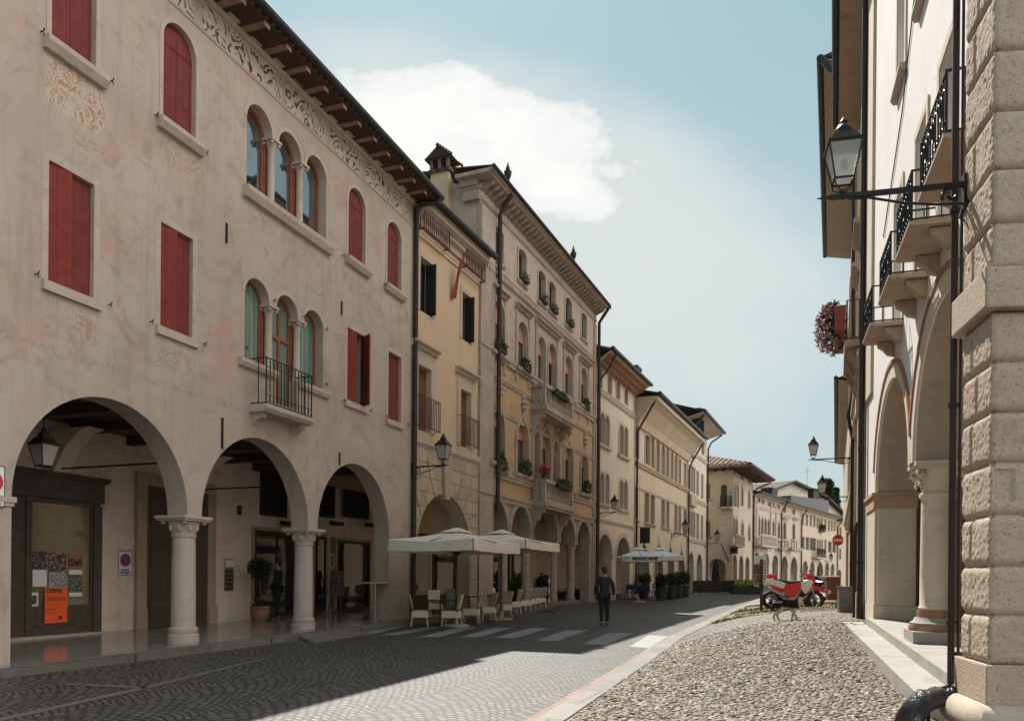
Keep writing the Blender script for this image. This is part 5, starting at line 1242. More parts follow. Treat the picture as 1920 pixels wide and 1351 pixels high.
# shutters thrown open above the neighbour's eave
for px in (1291, 1295, 1298): 
    x, z0 = B.P(px, 832); MB().box(x-.05, x+.02, -1.0, -.05, z0, z0+3.0).build('shutter', M['louver_green'], B.root)
roof(B, -1.2, GX1+.6, GZ-.5, GZ+.1, 1.5, 9, .3, soff='g'); gutter(B, -1.2, GX1+.6, -1.58, GZ+.05, .14)
pipe(B, [(-.5, -1.4, GZ-.2), (-.9, -.6, GZ-1.2), (-.95, .3, GZ-2.2), (-.95, .3, GZ-4.5)], .1, clips=False)
pipe(B, [(GX1+.1, -1.4, GZ-.2), (GX1+.0, -.4, GZ-.9), (GX1-.02, -.15, GZ-1.5), (GX1-.02, -.15, 8), (GX1-.02, -.15, .5)], .075)
# ================================================================ H: the corner house with an end arch and a tiled hip roof
H = Facade(1372, 76, 1732, 'L', name='corner_house', label='old corner house with a tiled hip roof, an end arch and a carved twin-light window', cat='house'); B = H
HX1 = B.X(1410); HZ = line_z(B, (1384, 856), (1427, 885), -1.9)
for l, r, t, b in ((1374.5, 1378, 874, 888), (1389, 1393, 883, 898), (1403, 1406.5, 890, 905)):
    window(B, 'r', B.rect(l, r, t, b), depth=.15, fm='brown_sh', gm='brown_sh', mull=0, sur=(.15, .04, 'stone'))
for i, (l, r, t, b) in enumerate(((1373.5, 1376, 908, 948), (1377, 1379.5, 908, 949), (1381, 1384, 907, 950), (1389.5, 1392.5, 911, 948), (1402.5, 1405.5, 920, 953), (1374.5, 1377.5, 970, 1006), (1378.5, 1382, 970, 1007), (1390, 1393, 977, 1008), (1403, 1405.5, 984, 1014))):
    window(B, 'g', B.rect(l, r, t, b), depth=.15, fm='brown_sh', gm='louver_grey', mull=0, sur=(.18, .08, 'd_stone'), n=10)
arcs = []
for l, r, c in ((1373.5, 1382, 1039), (1386, 1394, 1041), (1397.5, 1405.5, 1043)):
    a, b = B.X(l, 1060), B.X(r, 1060); zc = B.Z((l+r)/2, c); arcs.append((a, b, zc-(b-a)/2, zc, -.2, -.2))
B.wall(arch_path(arcs, HZ-.2, 0, HX1), M['h'])
x0, x1 = B.X(1379, 1010, -.8), B.X(1396, 1010, -.8); z0 = B.Z(1388, 1022, -.8)
MB().box(x0, x1, -.85, .02, z0-.15, z0).box(x0, x1, -.85, -.75, z0+.9, z0+1.05).box(x0, x0+.12, -.85, -.75, z0, z0+.9).box(x1-.12, x1, -.85, -.75, z0, z0+.9).build('balcony', M['d_stone'], B.root)
bl = MB()
for i in range(9): bl.lathe([(.09, z0), (.07, z0+.2), (.11, z0+.4), (.06, z0+.7), (.09, z0+.9)], (lerp(x0+.3, x1-.3, i/8), -.8, 0), 6)
bl.build('balustrade', M['d_stone'], B.root)
# end face, looking down the street towards the camera: x runs to the right along it
H2 = Facade(1372, 76, 1732, 'L', root=False); H2.root = H.root
H2.ex = -H.ey; H2.ey = H.ex; H2.rot = atan2(H2.ex.y, H2.ex.x)
HEr = empty('end_face', (0, 0, 0), -pi/2); HEr.parent = H.root; H2.root = HEr; B = H2
HW = 8.
xl_, xr_, zz, zc = B.rect(1327, 1360.5, 1046, 1112); a, b = B.X(1327, 1080), B.X(1360.5, 1080); zc = B.Z(1344, 1047)
for k, (kind, l, r, t, b_) in enumerate((('a', 1351.5, 1363.5, 908, 948), ('a', 1318, 1331.5, 905, 935), ('a', 1318, 1331.5, 975, 1005), ('r', 1320, 1330.5, 872, 885))):
    R = B.rect(l, r, t, b_); window(B, kind, R, depth=.2, fm='brown_sh' if k else 'iron', gm='louver_grey' if k else 'glass', sur=(.2, .05, 'stone'), sill=(.2, .2, .2, 'd_stone'))
xb0, xb1 = B.X(1350, 946, -.7), B.X(1382, 948, -.7); zb0 = B.Z(1365, 949, -.7)
MB().box(xb0, B.X(1372)-.02, -.8, .02, zb0-.2, zb0).build('balcony_slab', M['d_stone'], B.root); railing(B, xb0+.05, B.X(1372)-.06, -.75, zb0, zb0+1.1, 'iron', 12, .02, False)
WH = MB().prism(arch_path([(a, b, zc-(b-a)/2, zc, -.2, -.2)], HZ-.2, -HW, -.0), .003, .45, B.holes).build('end_wall', M['h'], B.root)
B = H
MB().box(HX1-.4, HX1-.02, .5, 8, .0, HZ-.2).box(.46, HX1-.41, 7.6, 8, 0, HZ-.2).box(.5, HX1-.42, .51, 7.5, 6, 6.3).build('rear_wall', M['h'], H.root)
MB().box(.5, HX1-.42, 4.2, 4.5, 0, 6).build('shop_wall', M['inner'], H.root)
o = 1.9; zt = HZ+.1; d_ = 8.
ridge = [(4.2, 4, zt+1.9), (HX1-3.5, 4, zt+1.9)]
cn = [(-o+.4, -o, zt), (HX1+o, -o, zt), (HX1+o, d_+o, zt), (-o+.4, d_+o, zt)]
r_ = MB(); r_.add(cn+ridge, [(0, 1, 5, 4), (1, 2, 5), (2, 3, 4, 5), (3, 0, 4)]); lo_ = [(p[0], p[1], p[2]-.22) for p in cn]; r_.add(cn+lo_, [(0, 4, 5, 1), (1, 5, 6, 2), (2, 6, 7, 3), (3, 7, 4, 0), (4, 7, 6, 5)])
rfo = r_.build('roof', M['tiles'], H.root)
rows = MB()
for i in range(22):      # ridged tile rows on the end slope
    y = lerp(-o+.2, d_+o-.2, i/21); q = 1-abs(y-4)/(4+o); 
    rows.tube([(-o+.35, y, zt+.06), (lerp(-o+.4, 4.2, q), y, lerp(zt, zt+1.9, q)+.06)], .11, 6)
for i in range(34):
    x = lerp(-o+.6, HX1+o-.2, i/33); q = clamp(min((x+o-.4)/(4.2+o-.4), (HX1+o-x)/(3.5+o))); rows.tube([(x, -o-.04, zt+.06), (x, lerp(-o, 4, q), lerp(zt, zt+1.9, q)+.06)], .11, 6)
rows.build('tile_rows', M['old_tiles'], rfo)
rt = MB()
x = 0.2
while x < HX1+1: rt.box(x-.09, x+.09, -o+.1, .0, zt-.42, zt-.221); x += .62
y = .2
while y < d_: rt.box(-o+.5, .0, y-.09, y+.09, zt-.42, zt-.221); y += .75
rt.build('rafter_ends', M['eave_wood'], rfo)
gutter(B, -o+.3, HX1+o, -o-.1, zt-.02, .14)
pipe(B, [(HX1+1.2, -1.7, HZ-.3), (HX1+.2, -.4, HZ-1.0), (HX1-.02, -.15, HZ-1.6), (HX1-.02, -.15, 8), (HX1-.02, -.15, .6)], .09)
pa, pb = H2.P(1352, 1019, -.9), H2.P(1366, 1052, -.05); MB().tube([(pa[0], -.9, pa[1]), (pb[0], -.0, pb[1])], .05, 6).build('flag_pole', M['iron'], HEr)
# ================================================================ I, J, K: the sunlit far row
def YI(px): return 85*550/(1960-px)
def far_house(name, l, r, vp, label, ztop_px, wall, wins, arches, eave=.8, m_sh='louver_grey', strings=(), Y=None, depth=9, roofm='tiles'):
    B = Facade(l, Y or YI(l), vp, 'L', name=name, label=label, cat='house'); x1 = B.X(r); zt = line_z(B, *ztop_px, -eave)
    for (kind, a, b, t, bo, m) in wins: window(B, kind, B.rect(a, b, t, bo), depth=.2, fm='stone' if m == 'glass' else 'brown_sh', gm=m, mull=0, sur=(.16, .05, 'stone'), n=10)
    arcs = []
    for a, b, c in arches:
        q0, q1 = B.X(a, 1070), B.X(b, 1070); zc = B.Z((a+b)/2, c); arcs.append((q0, q1, zc-(q1-q0)/2, zc, -.2, -.2)); band_ring(B, q0, q1, zc-(q1-q0)/2, zc, .25, .04, 'stone', n=12)
    B.wall(arch_path(arcs, zt-.25, .02, x1, 14), M[wall]); 
    MB().box(.05, x1-.05, 3.6, 4, 0, 6).build('shop_wall', M['i'], B.root); MB().box(.05, x1-.05, .5, depth, 6., zt-.3).build('rear_wall', M[wall], B.root)
    for a, b, h, pr in strings: string(B, .03, x1, line_z(B, a, b), h, pr, 'stone')
    roof(B, -.1, x1+.1, zt-.3, zt+.05, eave, depth, .32, roofm, soff=wall); gutter(B, -.1, x1+.1, -eave-.08, zt, .13)
    pipe(B, [(x1-.1, -eave, zt-.2), (x1-.15, -.15, zt-1.4), (x1-.15, -.15, 8), (x1-.15, -.15, .6)], .085)
    return B, x1, zt
I, IX1, IZ = far_house('white_house', 1410.5, 1463, 1960, 'white stone house with wine red shutters behind a stone balcony', ((1416, 918), (1466, 936)), 'i',
  [('r', a, a+4, t, t+8.5, 'brown_sh') for a, t in ((1411, 930), (1421, 933), (1428.5, 936), (1440, 940), (1447, 942.5), (1457, 946))]
  +[('g', 1411.5, 1414.5, 962, 1005, 'wine_sh')]+[('g', a, a+4.4, 966+(a-1420)*.28, 1007+(a-1420)*.1, 'wine_sh') for a in (1420.5, 1426.5, 1432.5, 1438.5, 1447.5, 1457.5)],
  [(1413.5, 1423, 1035), (1430.5, 1441.5, 1037.5), (1448, 1458.5, 1040)], .8, strings=(((1412, 945), (1462, 963), .35, .15), ((1412, 1003), (1462, 1013), .35, .15), ((1412, 1020), (1462, 1028), .3, .12)))
B = I
x0, x1 = B.X(1428, 1010, -.9), B.X(1455, 1015, -.9); z0 = B.Z(1440, 1022, -.9)
bl = MB().box(x0, x1, -1., .02, z0-.2, z0).box(x0, x1, -1., -.85, z0+1.0, z0+1.2).box(x0, x0+.2, -1, -.85, z0, z0+1.).box(x1-.2, x1, -1, -.85, z0, z0+1.)
for i in range(14): bl.lathe([(.1, z0), (.07, z0+.2), (.13, z0+.45), (.07, z0+.8), (.1, z0+1.)], (lerp(x0+.4, x1-.4, i/13), -.92, 0), 6)
bl.build('balcony', M['stone'], B.root)
for px, py in ((1418.5, 990), (1445.2, 990), (1455, 995)):
    x, z = B.P(px, py); MB().box(x-.3, x+.3, -.12, .02, z-2.6, z+3).build('pilaster', M['stone'], B.root)
J, JX1, JZ = far_house('stone_house', 1463, 1501, 1960, 'weathered stone house with two tall arched windows and small stone balconies', ((1466, 936), (1502, 948)), 'h',
  [('r', 1468.5, 1473, 950, 960, 'brown_sh'), ('r', 1486, 1490, 954, 964, 'brown_sh'), ('a', 1468, 1473.5, 978, 1016, 'louver_grey'), ('a', 1485.5, 1490.5, 981, 1016, 'louver_grey')],
  [(1464.5, 1476.5, 1042), (1482, 1494.5, 1044)], .8, strings=(((1464, 963), (1500, 973), .3, .15), ((1464, 1025), (1500, 1031), .4, .3)))
B = J
for a, b in ((1466, 1476), (1484, 1494)):
    x0, x1 = B.X(a, 1015, -.7), B.X(b, 1015, -.7); z0 = B.Z((a+b)/2, 1027, -.7)
    MB().box(x0, x1, -.8, .02, z0-.2, z0).box(x0, x1, -.8, -.68, z0+.9, z0+1.1).box(x0, x0+.2, -.8, -.68, z0, z0+.9).box(x1-.2, x1, -.8, -.68, z0, z0+.9).box((x0+x1)/2-.15, (x0+x1)/2+.15, -.8, -.68, z0, z0+.9).build('balcony', M['d_stone'], B.root)
    xc, zc = B.P((a+b)/2, 975); hood(B, xc-.9, xc+.9, zc, .35, .35, 'stone')
K, KX1, KZ = far_house('sunny_house', 1501, 1569, 1990, 'long sunny cream house with dark shutters and five round arches, far down the street', ((1504, 948), (1574, 968)), 'k',
  [('r', a, a+3.2, 962.5+(a-1503)*.19, 984+(a-1503)*.16, 'louver_brown') for a in (1503, 1511, 1518.5, 1525)]+[('r', a, a+2.6, 971+(a-1531)*.19, 990, 'dark_sh') for a in (1531, 1535.2, 1539.4, 1546)]+[('r', a, a+2.6, 976+(a-1553)*.19, 995, 'dark_sh') for a in (1552.5, 1558, 1563.5)]
  +[('r', a, a+5, 1006+(a-1502)*.13, 1029+(a-1502)*.09, 'dark_sh') for a in (1502.5, 1511, 1518.5, 1524)]+[('r', a, a+2.6, 1012, 1037, 'dark_sh') for a in (1531.5, 1535.6, 1539.6, 1546)]+[('r', a, a+5.5, 1015, 1035, 'dark_sh') for a in (1553, 1561)],
  [(1505, 1514, 1051), (1518.5, 1527, 1052), (1531.5, 1543, 1053), (1547, 1554, 1054.5), (1557.5, 1564, 1056)], .8, Y=YI(1501))
B = K
x0, x1 = B.X(1530.5, 1035, -.6), B.X(1546, 1035, -.6); z0 = B.Z(1538, 1044, -.6)
MB().box(x0, x1, -.8, .02, z0-.2, z0).build('balcony_slab', M['stone'], B.root); railing(B, x0, x1, -.7, z0, z0+1.2, 'iron', 16, .03, False)
plant('window_planter', B, B.X(1538, 992), -.3, B.Z(1538, 996, -.3), (1.4, .35, .5), 160, .3, 'leaf_dark', 'dark leafy planter under the middle windows of the far sunny house', 'planter', pot=.3)
L_, LX1, LZ = far_house('end_house', 1569.5, 1640, 2050, 'pale house partly hidden at the very end of the street', ((1575, 972), (1640, 990)), 'k',
  [('r', 1574, 1577, 988, 1012, 'brown_sh'), ('r', 1573.5, 1576.5, 1028, 1048, 'brown_sh'), ('r', 1590, 1594, 996, 1016, 'brown_sh')], [(1570.5, 1577, 1067)], .6, Y=YI(1501)*489/421*.999)
# grey gable house behind the far row, with a chimney, and trees beyond
N_ = Facade(1440, 122, 2700, 'L', name='gabled_house', label='big grey gabled house with a dark roof rising behind the far row', cat='house'); B = N_
g = [B.P(*p) for p in ((1437, 960), (1440, 922), (1458, 911), (1483, 904.5), (1500, 910), (1542, 932), (1600, 985))]; z_lo = 6.
MB().prism([(g[0][0]-6, z_lo), (g[-1][0], z_lo)]+[(g[-1][0], g[-1][1])]+[q for q in reversed(g[1:-1])]+[(g[1][0]-6, g[1][1]-1.5)], 0, 14).build('wall', M['g'], B.root)
for q0, q1 in ((g[1], g[3]), (g[3], g[5]), (g[5], g[6])):
    MB().prism([(q0[0], q0[1]), (q1[0], q1[1]), (q1[0], q1[1]+.35), (q0[0], q0[1]+.35)], -.9, 15).build('roof', M['tiles'], B.root)
x, z = B.P(1520, 920, -3); z2 = B.Z(1520, 948, -3)
MB().box(x-.9, x+.9, -4, -3, 8, z).box(x-1.1, x+1.1, -4.2, -2.8, z, z+.3).build('chimney', M['dark_sh'], B.root)
x0, z0 = B.P(1460, 930, -6); x1 = B.X(1531, 930, -6); MB().box(x0, x1, -8, -4, 6, z0).build('penthouse', M['grey_box'], B.root)
x, z = B.P(1514, 893, 3); MB().tube([(x, 3, z-2), (x, 3, z+1.5)], .07, 5).tube([(x-1, 3, z+.8), (x+1, 3, z+.8)], .05, 5).tube([(x-.7, 3, z+1.3), (x+.7, 3, z+1.3)], .05, 5).build('aerial', M['steel'], B.root)
x, z = I.P(1446, 915, 3); MB().box(x-1.2, x+1.2, 2.5, 4, IZ, z).build('chimney', M['dark_sh'], I.root); x, z = I.P(1455, 922, 3); MB().lathe([(.15, IZ), (.15, z), (.25, z), (.25, z+.4)], (x, 3, 0), 8).build('flue', M['dark_sh'], I.root)
x, z = I.P(1419, 890, 2.); MB().tube([(x, 2, IZ), (x, 2, z)], .07, 5).tube([(x-1.2, 2, z-.2), (x+.6, 2, z-.4)], .05, 5).tube([(x-.8, 2, z-1.2), (x+.9, 2, z-1.3)], .05, 5).build('aerial', M['steel'], I.root)
# ================================================================ right side
# R2: white house with tall arches, seen along its wall
R2 = Facade(1708, 12.8, 1445, 'R', name='white_arcade_house', label='sunlit white house with tall cream arches and a row of iron balconies, on the right', cat='house'); B = R2
SPZ, CRZ = 3.47, 5.45
XF, XN = -6.55, 6.2
ra = [(-4.51, -.26, SPZ, CRZ, -.2, None), (.19, 4.44, SPZ, CRZ, None, -.2)]
BALX = [3.8, 1.95, .1, -2.2]; BLEN = [1.42, 1.2, 1.2, 1.2]; ZBAL = 6.2
for i, x in enumerate(BALX):
    R = (x+.15, x+1.05, ZBAL+.02, ZBAL+2.55); window(B, 'r', R, depth=.34, fw=.06, fm='white_paint', gm='glass', mull=1, bars=(.7,), sur=(.14, .03, 'r_cream'))
    R = (x+.3, x+1.2, ZBAL+4.6, ZBAL+6.6); window(B, 'r', R, depth=.34, fw=.06, fm='white_paint', gm='glass', mull=1, bars=(.5,), sur=(.14, .03, 'r_cream'), sill=(.12, .14, .1, 'stone'))
B.wall(arch_path(ra, 17.5, XF, XN, 30), M['r'], .8)
for x0, x1, zs, zc, *_ in ra:
    band_ring(B, x0, x1, zs, zc, .27, .025, 'r_cream', n=30); 
    c_, r_, h_ = (x0+x1)/2, (x1-x0)/2, zc-zs
    f_ = lambda e: [(c_+(r_+e)*cos(pi*i/30), zs+(h_+e)*sin(pi*i/30)) for i in range(2, 29)]
    MB().ring(f_(.273), f_(.35), -.05, .02).build('arch_band', M['rust'] if 0 else M['terracotta'], B.root)
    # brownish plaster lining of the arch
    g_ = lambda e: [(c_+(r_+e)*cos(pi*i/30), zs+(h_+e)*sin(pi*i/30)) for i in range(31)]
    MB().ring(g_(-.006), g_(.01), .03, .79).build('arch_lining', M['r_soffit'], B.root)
# column with volutes on a red and white base
cx_, cy_ = -.03, .4; zf = .5
c = MB().lathe([(.265, 1.02), (.285, 1.06), (.262, 1.1), (.262, 1.6), (.25, 2.86), (.285, 2.9), (.285, 2.95), (.25, 2.98)], (cx_, cy_, 0), 28).build('column', M['r_cream'], B.root)
MB().lathe([(.30, .9), (.30, 1.02)], (cx_, cy_, 0), 28).lathe([(.42, .68), (.43, .71), (.42, .78)], (cx_, cy_, 0), 28).build('base_ring', M['rust'] if 0 else M['terracotta'], c)
MB().lathe([(.40, .78), (.41, .81), (.36, .84), (.33, .9)], (cx_, cy_, 0), 28).box(cx_-.46, cx_+.46, cy_-.43, cy_+.43, .44, .68).build('plinth', M['step'], c)
k = MB().lathe([(.25, 2.95), (.26, 3.05), (.33, 3.3), (.35, 3.34)], (cx_, cy_, 0), 28)
for sx in (-1, 1):
    for sy in (-1, 1):
        vx, vy = cx_+sx*.29, cy_+sy*.29
        k.tube([(vx+.06*sx*cos(a)*q*1.3, vy+.06*sy*cos(a)*q*1.3, 3.26+.09*q*sin(a)) for a, q in [(j*.6, 1-j*.06) for j in range(13)]], .03, 6)
        k.blob((vx, vy, 3.26), (.07, .07, .05), 8, 6)
    for j in range(5): k.blob((cx_-.2+j*.1, cy_+sx*.3, 3.2-.05*abs(j-2)), (.045, .03, .05), 6, 5)
k.box(cx_-.37, cx_+.37, cy_-.37, cy_+.37, 3.34, 3.4).box(cx_-.4, cx_+.4, cy_-.4, cy_+.4, 3.4, SPZ-.003).build('capital', M['r_cream'], c)
# far pier: orange impost and stone base
MB().box(XF+.5, -4.50, -.06, .83, 3.12, 3.4).box(XF+.5, -4.44, -.1, .87, 3.4, SPZ).build('impost', M['r_orange'], B.root)
MB().box(-6.0, -4.47, -.05, .83, .5, .95).build('pier_base', M['r_cream'], B.root)
MB().box(-5.9, -4.505, -.035, .02, .96, 3.11).build('pier_panel', M['r_cream'], B.root)
MB().box(-4.52, -4.495, .05, .78, .96, 3.11).build('pier_face', M['r_soffit'] if 0 else M['r_cream'], B.root)
MB().box(XF, -5.3, -.06, .02, 5.9, 17.3).build('corner_strip', M['r_cream'], B.root)
# stone steps rising gently with the street
sz = lambda x, z: z-.035*x
def step(x0, x1, y0, y1, z, nm, zb=-.3):
    return MB().hexa([(x, y, zb) for x, y in ((x0, y0), (x1, y0), (x1, y1), (x0, y1))], [(x, y, sz(x, z)) for x, y in ((x0, y0), (x1, y0), (x1, y1), (x0, y1))]).build(nm, M['step'], B.root)
xx = -4.75
for i in range(5):
    x1 = xx+[1.7, 2.1, 1.9, 2.0, 2.0][i]; step(xx+.004, x1-.004, -.16, .9, zf-.002*(i % 2), 'upper_step'); xx = x1
xx = -5.4
for i in range(5):
    x1 = xx+[2.2, 1.8, 2.3, 2.0, 2.2][i]; step(xx+.004, x1-.004, -.6, -.163, zf-.16-.002*(i % 2), 'lower_step'); xx = x1
fl = MB().hexa([(x, y, -.3) for x, y in ((XF, .9), (XN, .9), (XN, 4.2), (XF, 4.2))], [(x, y, sz(x, .497)) for x, y in ((XF, .9), (XN, .9), (XN, 4.2), (XF, 4.2))]).build('portico_floor', M['floor_dull'], B.root)
MB().box(XF, XN, 4.0, 4.4, -.1, 6.).box(XF, XF+.3, .81, 3.99, -.1, 6.).build('portico_wall', M['r_orange'], B.root)
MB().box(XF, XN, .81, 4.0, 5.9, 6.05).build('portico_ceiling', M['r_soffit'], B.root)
MB().box(XF, XN, .8, 9, 6.06, 17.5).box(XN-.4, XN, .81, 9, -.1, 6.0).build('rear_wall', M['r'], B.root)
d = MB().box(-3.2, -1.8, 3.9, 3.99, .5, 3.2).build('portico_door', M['dark_wood'], B.root); MB().box(.4, 2.0, 3.9, 3.99, .5, 3.2).build('portico_door', M['dark_wood'], B.root)
roof(B, XF, XN, 17.4, 17.7, .9, 9, .3, soff='r_cream')
# balconies
for i, x in enumerate(BALX):
    s_ = MB().sweep([(.03, ZBAL), (-.55, ZBAL), (-.55, ZBAL-.03), (-.50, ZBAL-.06), (.03, ZBAL-.08)], x-.03, x+BLEN[i]+.03).build('balcony_slab', M['c_stone'], B.root)
    for q in (x+.14, x+BLEN[i]-.14):
        MB().prism([(.02, ZBAL-.091), (-.30, ZBAL-.085), (-.29, ZBAL-.16), (-.2, ZBAL-.22), (-.12, ZBAL-.32), (.02, ZBAL-.36)], q-.08, q+.08, axis='x').build('balcony_bracket', M['c_stone'], s_)
    rg_ = railing(B, x, x+BLEN[i], -.52, ZBAL+.0, ZBAL+.68, n=10, r=.010)
    g = MB().box(x, x+BLEN[i], -.545, -.505, ZBAL-.002, ZBAL+.035)
    for j in (2, 5, 8):
        xm = x+(j+.5)*BLEN[i]/10; g.tube([(xm+.05*cos(a), -.53, ZBAL+.38+.13*sin(a)) for a in [q*.7 for q in range(10)]], .009, 4)
    g.build('rail_ornament', M['iron'], rg_)
pipe(B, [(XF+.1, -.12, 17), (XF+.1, -.12, 9), (XF+.1, -.12, gz(*B.W(XF, -.12, 0).xy))], .07)
MB().tube([(4.2, -.02, 17), (1.2, -.02, 12.6), (-1.2, -.02, 10.1), (-3.6, -.02, 8.8)], .012, 5).build('cable', M['pipe'], B.root)
# ---- R1: rusticated corner pier, near right
Fp, Np, Ep = Vector((4.29, 7.32)), Vector((4.12, 6.58)), Vector((7.9, 6.25))
R1 = empty('stone_palace', (Np.x, Np.y, 0), 0, 'massive rusticated stone palace corner with a smooth string course, at the right edge', 'palace')
off = Np
def loop_pts(du1, du2):
    a, b = (Np-Fp), (Ep-Np); la, lb = a.length, b.length; a.normalize(); b.normalize()
    na, nb = Vector((a.y, -a.x)), Vector((b.y, -b.x))
    if na.dot(Vector((-1, 0))) < 0: na = -na
    if nb.dot(Vector((0, -1))) < 0: nb = -nb
    P = []; n1, n2 = int(la/du1), int(lb/du2)
    P.append((Fp+(-na)*.0-na*.25, (a*-1), -.25, 'b')); 
    for i in range(n1+1): P.append((Fp+a*(la*i/n1), na if 0 < i < n1 else (na-a).normalized() if i == 0 else (na+nb).normalized(), la*i/n1, 'l'))
    for i in range(1, n2+1): P.append((Np+b*(lb*(i/n2)**1.25), nb, lb*(i/n2)**1.25, 'r'))
    return P, la
PTS, LA = loop_pts(.014, .03)
JZ_ = [.78, 1.21, 1.64, 2.08, 2.53, 2.97, 3.40, 3.84]; JZ2 = [4.20, 4.61, 5.07, 5.58, 6.1, 6.6, 7.1]
def rust_mesh(name, joints, seed):
    zs = []; z = joints[0]
    while z < joints[-1]: zs.append(z); z += .0145
    zs.append(joints[-1]); V = []; 
    for z in zs:
        ci = max(i for i in range(len(joints)-1) if z >= joints[i]-1e-6) if z < joints[-1] else len(joints)-2
        dz = min(abs(z-j) for j in joints)
        for (p, n, u, sd) in PTS:
            if sd == 'b': V.append((p.x-off.x, p.y-off.y, z)); continue
            g = max(0, 1-dz/.075); dd = -.062*(1-sqrt(max(0., 1-g*g)))
            if sd == 'l':
                vj = LA*(.52 if ci % 2 else .40); du = abs(u-vj)
                if ci % 2 == 0 or ci > 3: dd -= .045*max(0, 1-du/.035)**1.2
                e = min(u, .2); dd -= .05*max(0, 1-e/.09)**2
                e = LA-u; dd -= .02*max(0, 1-e/.05)**2
                am = .0075
            else:
                e = u; dd -= .02*max(0, 1-e/.05)**2
                vj = .9 if ci % 2 else 1.7; dd -= .045*max(0, 1-abs(u-vj)/.035)**1.2
                am = .005
                if ci == 4-1 and joints[0] < 1 and .03 < u < .19 and joints[3]+.12 < z < joints[4]-.06: dd -= .02
            q = Vector((p.x*24, p.y*24, z*24+seed))
            dd += am*(noise.noise(q*1.0)+.6*noise.noise(q*2.7)+.35*noise.noise(q*6.))*(1-g*.5)
            dd += .012*noise.noise(Vector((ci*7.1+seed, u*.9, z*.7)))
            V.append((p.x+n.x*dd-off.x, p.y+n.y*dd-off.y, z))
    W_ = len(PTS); F = [(j*W_+i, j*W_+i+1, (j+1)*W_+i+1, (j+1)*W_+i) for j in range(len(zs)-1) for i in range(W_-1)]
    return MB().add(V, F, True).build(name, M['rock'], R1, recalc=False, angle=70)
rust_mesh('rusticated_wall', JZ_, 0.); rust_mesh('rusticated_wall', JZ2, 5.)
def foot(e, zb, zt, nm, m, bev=.0):
    a, b = (Np-Fp).normalized(), (Ep-Np).normalized(); na = Vector((a.y, -a.x)); na = -na if na.x > 0 else na; nb = Vector((b.y, -b.x)); nb = -nb if nb.y > 0 else nb
    c_ = Np+(na+nb)/(1+na.dot(nb))*e
    p = [Fp+na*e-a*e*.6, c_, Ep+nb*e, Ep+Vector((0, 3)), Fp+Vector((1.6, .2))-a*e*.6]
    mb = MB().prism([(q.x-off.x, q.y-off.y) for q in p], zb, zt, axis='z')
    o = mb.build(nm, m, R1); md = o.modifiers.new('bevel', 'BEVEL'); md.width = bev or .012; md.segments = 2
    return p, o
foot(.03, .44, .785, 'plinth', M['rock'])
foot(.075, 3.845, 4.195, 'string_course', M['rock'], .02)
foot(-.09, -.2, 16, 'wall_core', M['rock'])
foot(.03, 7.1, 16, 'upper_wall', M['rock'])
p_, o_ = foot(.02, -.2, .16, 'footing', M['torus'])
# torus at the foot: a smooth round moulding in lengths of stone
a, b = (Np-Fp).normalized(), (Ep-Np).normalized(); na = Vector((a.y, -a.x)); na = -na if na.x > 0 else na; nb = Vector((b.y, -b.x)); nb = -nb if nb.y > 0 else nb
Q = [Fp+na*.02-a*.02, lerp(Fp, Np, .5)+na*.02, Np+na*.02-a*.05, Np+(na+nb)*.012, Np+nb*.02+b*.06, Np+nb*.02+b*1.0, Ep+nb*.02]
MB().tube([(q.x-off.x, q.y-off.y, .30) for q in Q], .145, 18).build('base_moulding', M['torus'], R1)
def wpipe(o0, pts, r, name='downpipe', m='pipe'):
    return MB().tube([(p[0]-off.x, p[1]-off.y, p[2]) for p in pts], r, 12).build(name, M[m], o0)
wpipe(R1, [(4.30, 7.46, 15.5), (4.30, 7.46, 6), (4.30, 7.46, .42)], .032)
wpipe(R1, [(4.352, 7.43, 15.5), (4.352, 7.43, 6), (4.352, 7.43, .8)], .014, 'cable_duct')
wpipe(R1, [(4.30, 7.46, 1.08), (4.30, 7.46, 1.12)], .047, 'pipe_clip', 'pipe')
wpipe(R1, [(4.30, 7.46, 3.2), (4.30, 7.46, 3.24)], .047, 'pipe_clip', 'pipe')
wpipe(R1, [(4.30, 7.46, 5.1), (4.30, 7.46, 5.14)], .047, 'pipe_clip', 'pipe')
wpipe(R1, [(4.25, 7.42, .80), (4.40, 7.42, .80)], .02, 'pipe_clip', 'pipe'); wpipe(R1, [(4.25, 7.40, .79), (4.235, 7.36, .6), (4.22, 7.34, .5), (4.02, 7.30, .44), (3.97, 7.26, .3), (3.97, 7.24, .1)], .018, 'cable_duct', 'pipe')
# black plastic sheet draped over the drain at the pipe's foot
bm_ = MB(); nu, nv = 26, 16; V = []
for i in range(nu+1):
    for j in range(nv+1):
        u, v = i/nu, j/nv
        # from the pipe outwards and down to the ground
        x = lerp(4.33, 3.80, clamp(u*1.35)); z = .53-.10*u-.52*clamp((u-.55)/.45)**1.3
        if u > .74: x = 3.80-.05*(u-.74)
        y = 7.35+(v-.5)*(.18+.42*u)
        z -= (abs(v-.5)*2)**2.2*(.08+.34*u*clamp(1.2-u)); z = max(z, .02)
        q = Vector((x*4, y*4, z*3)); dn_ = .035*noise.noise(q)+.022*noise.noise(q*2.6)+.010*noise.noise(q*6.)
        V.append((x-3.9+dn_, y-7.3+dn_*.6, z+dn_))
F = [(i*(nv+1)+j, i*(nv+1)+j+1, (i+1)*(nv+1)+j+1, (i+1)*(nv+1)+j) for i in range(nu) for j in range(nv)]
o = MB().add(V, F, True).build('plastic_sheet', M['tarp'], None, 'crumpled black plastic sheet over the foot of the downpipe by the stone steps', 'plastic sheet', loc=(3.9, 7.3, 0))
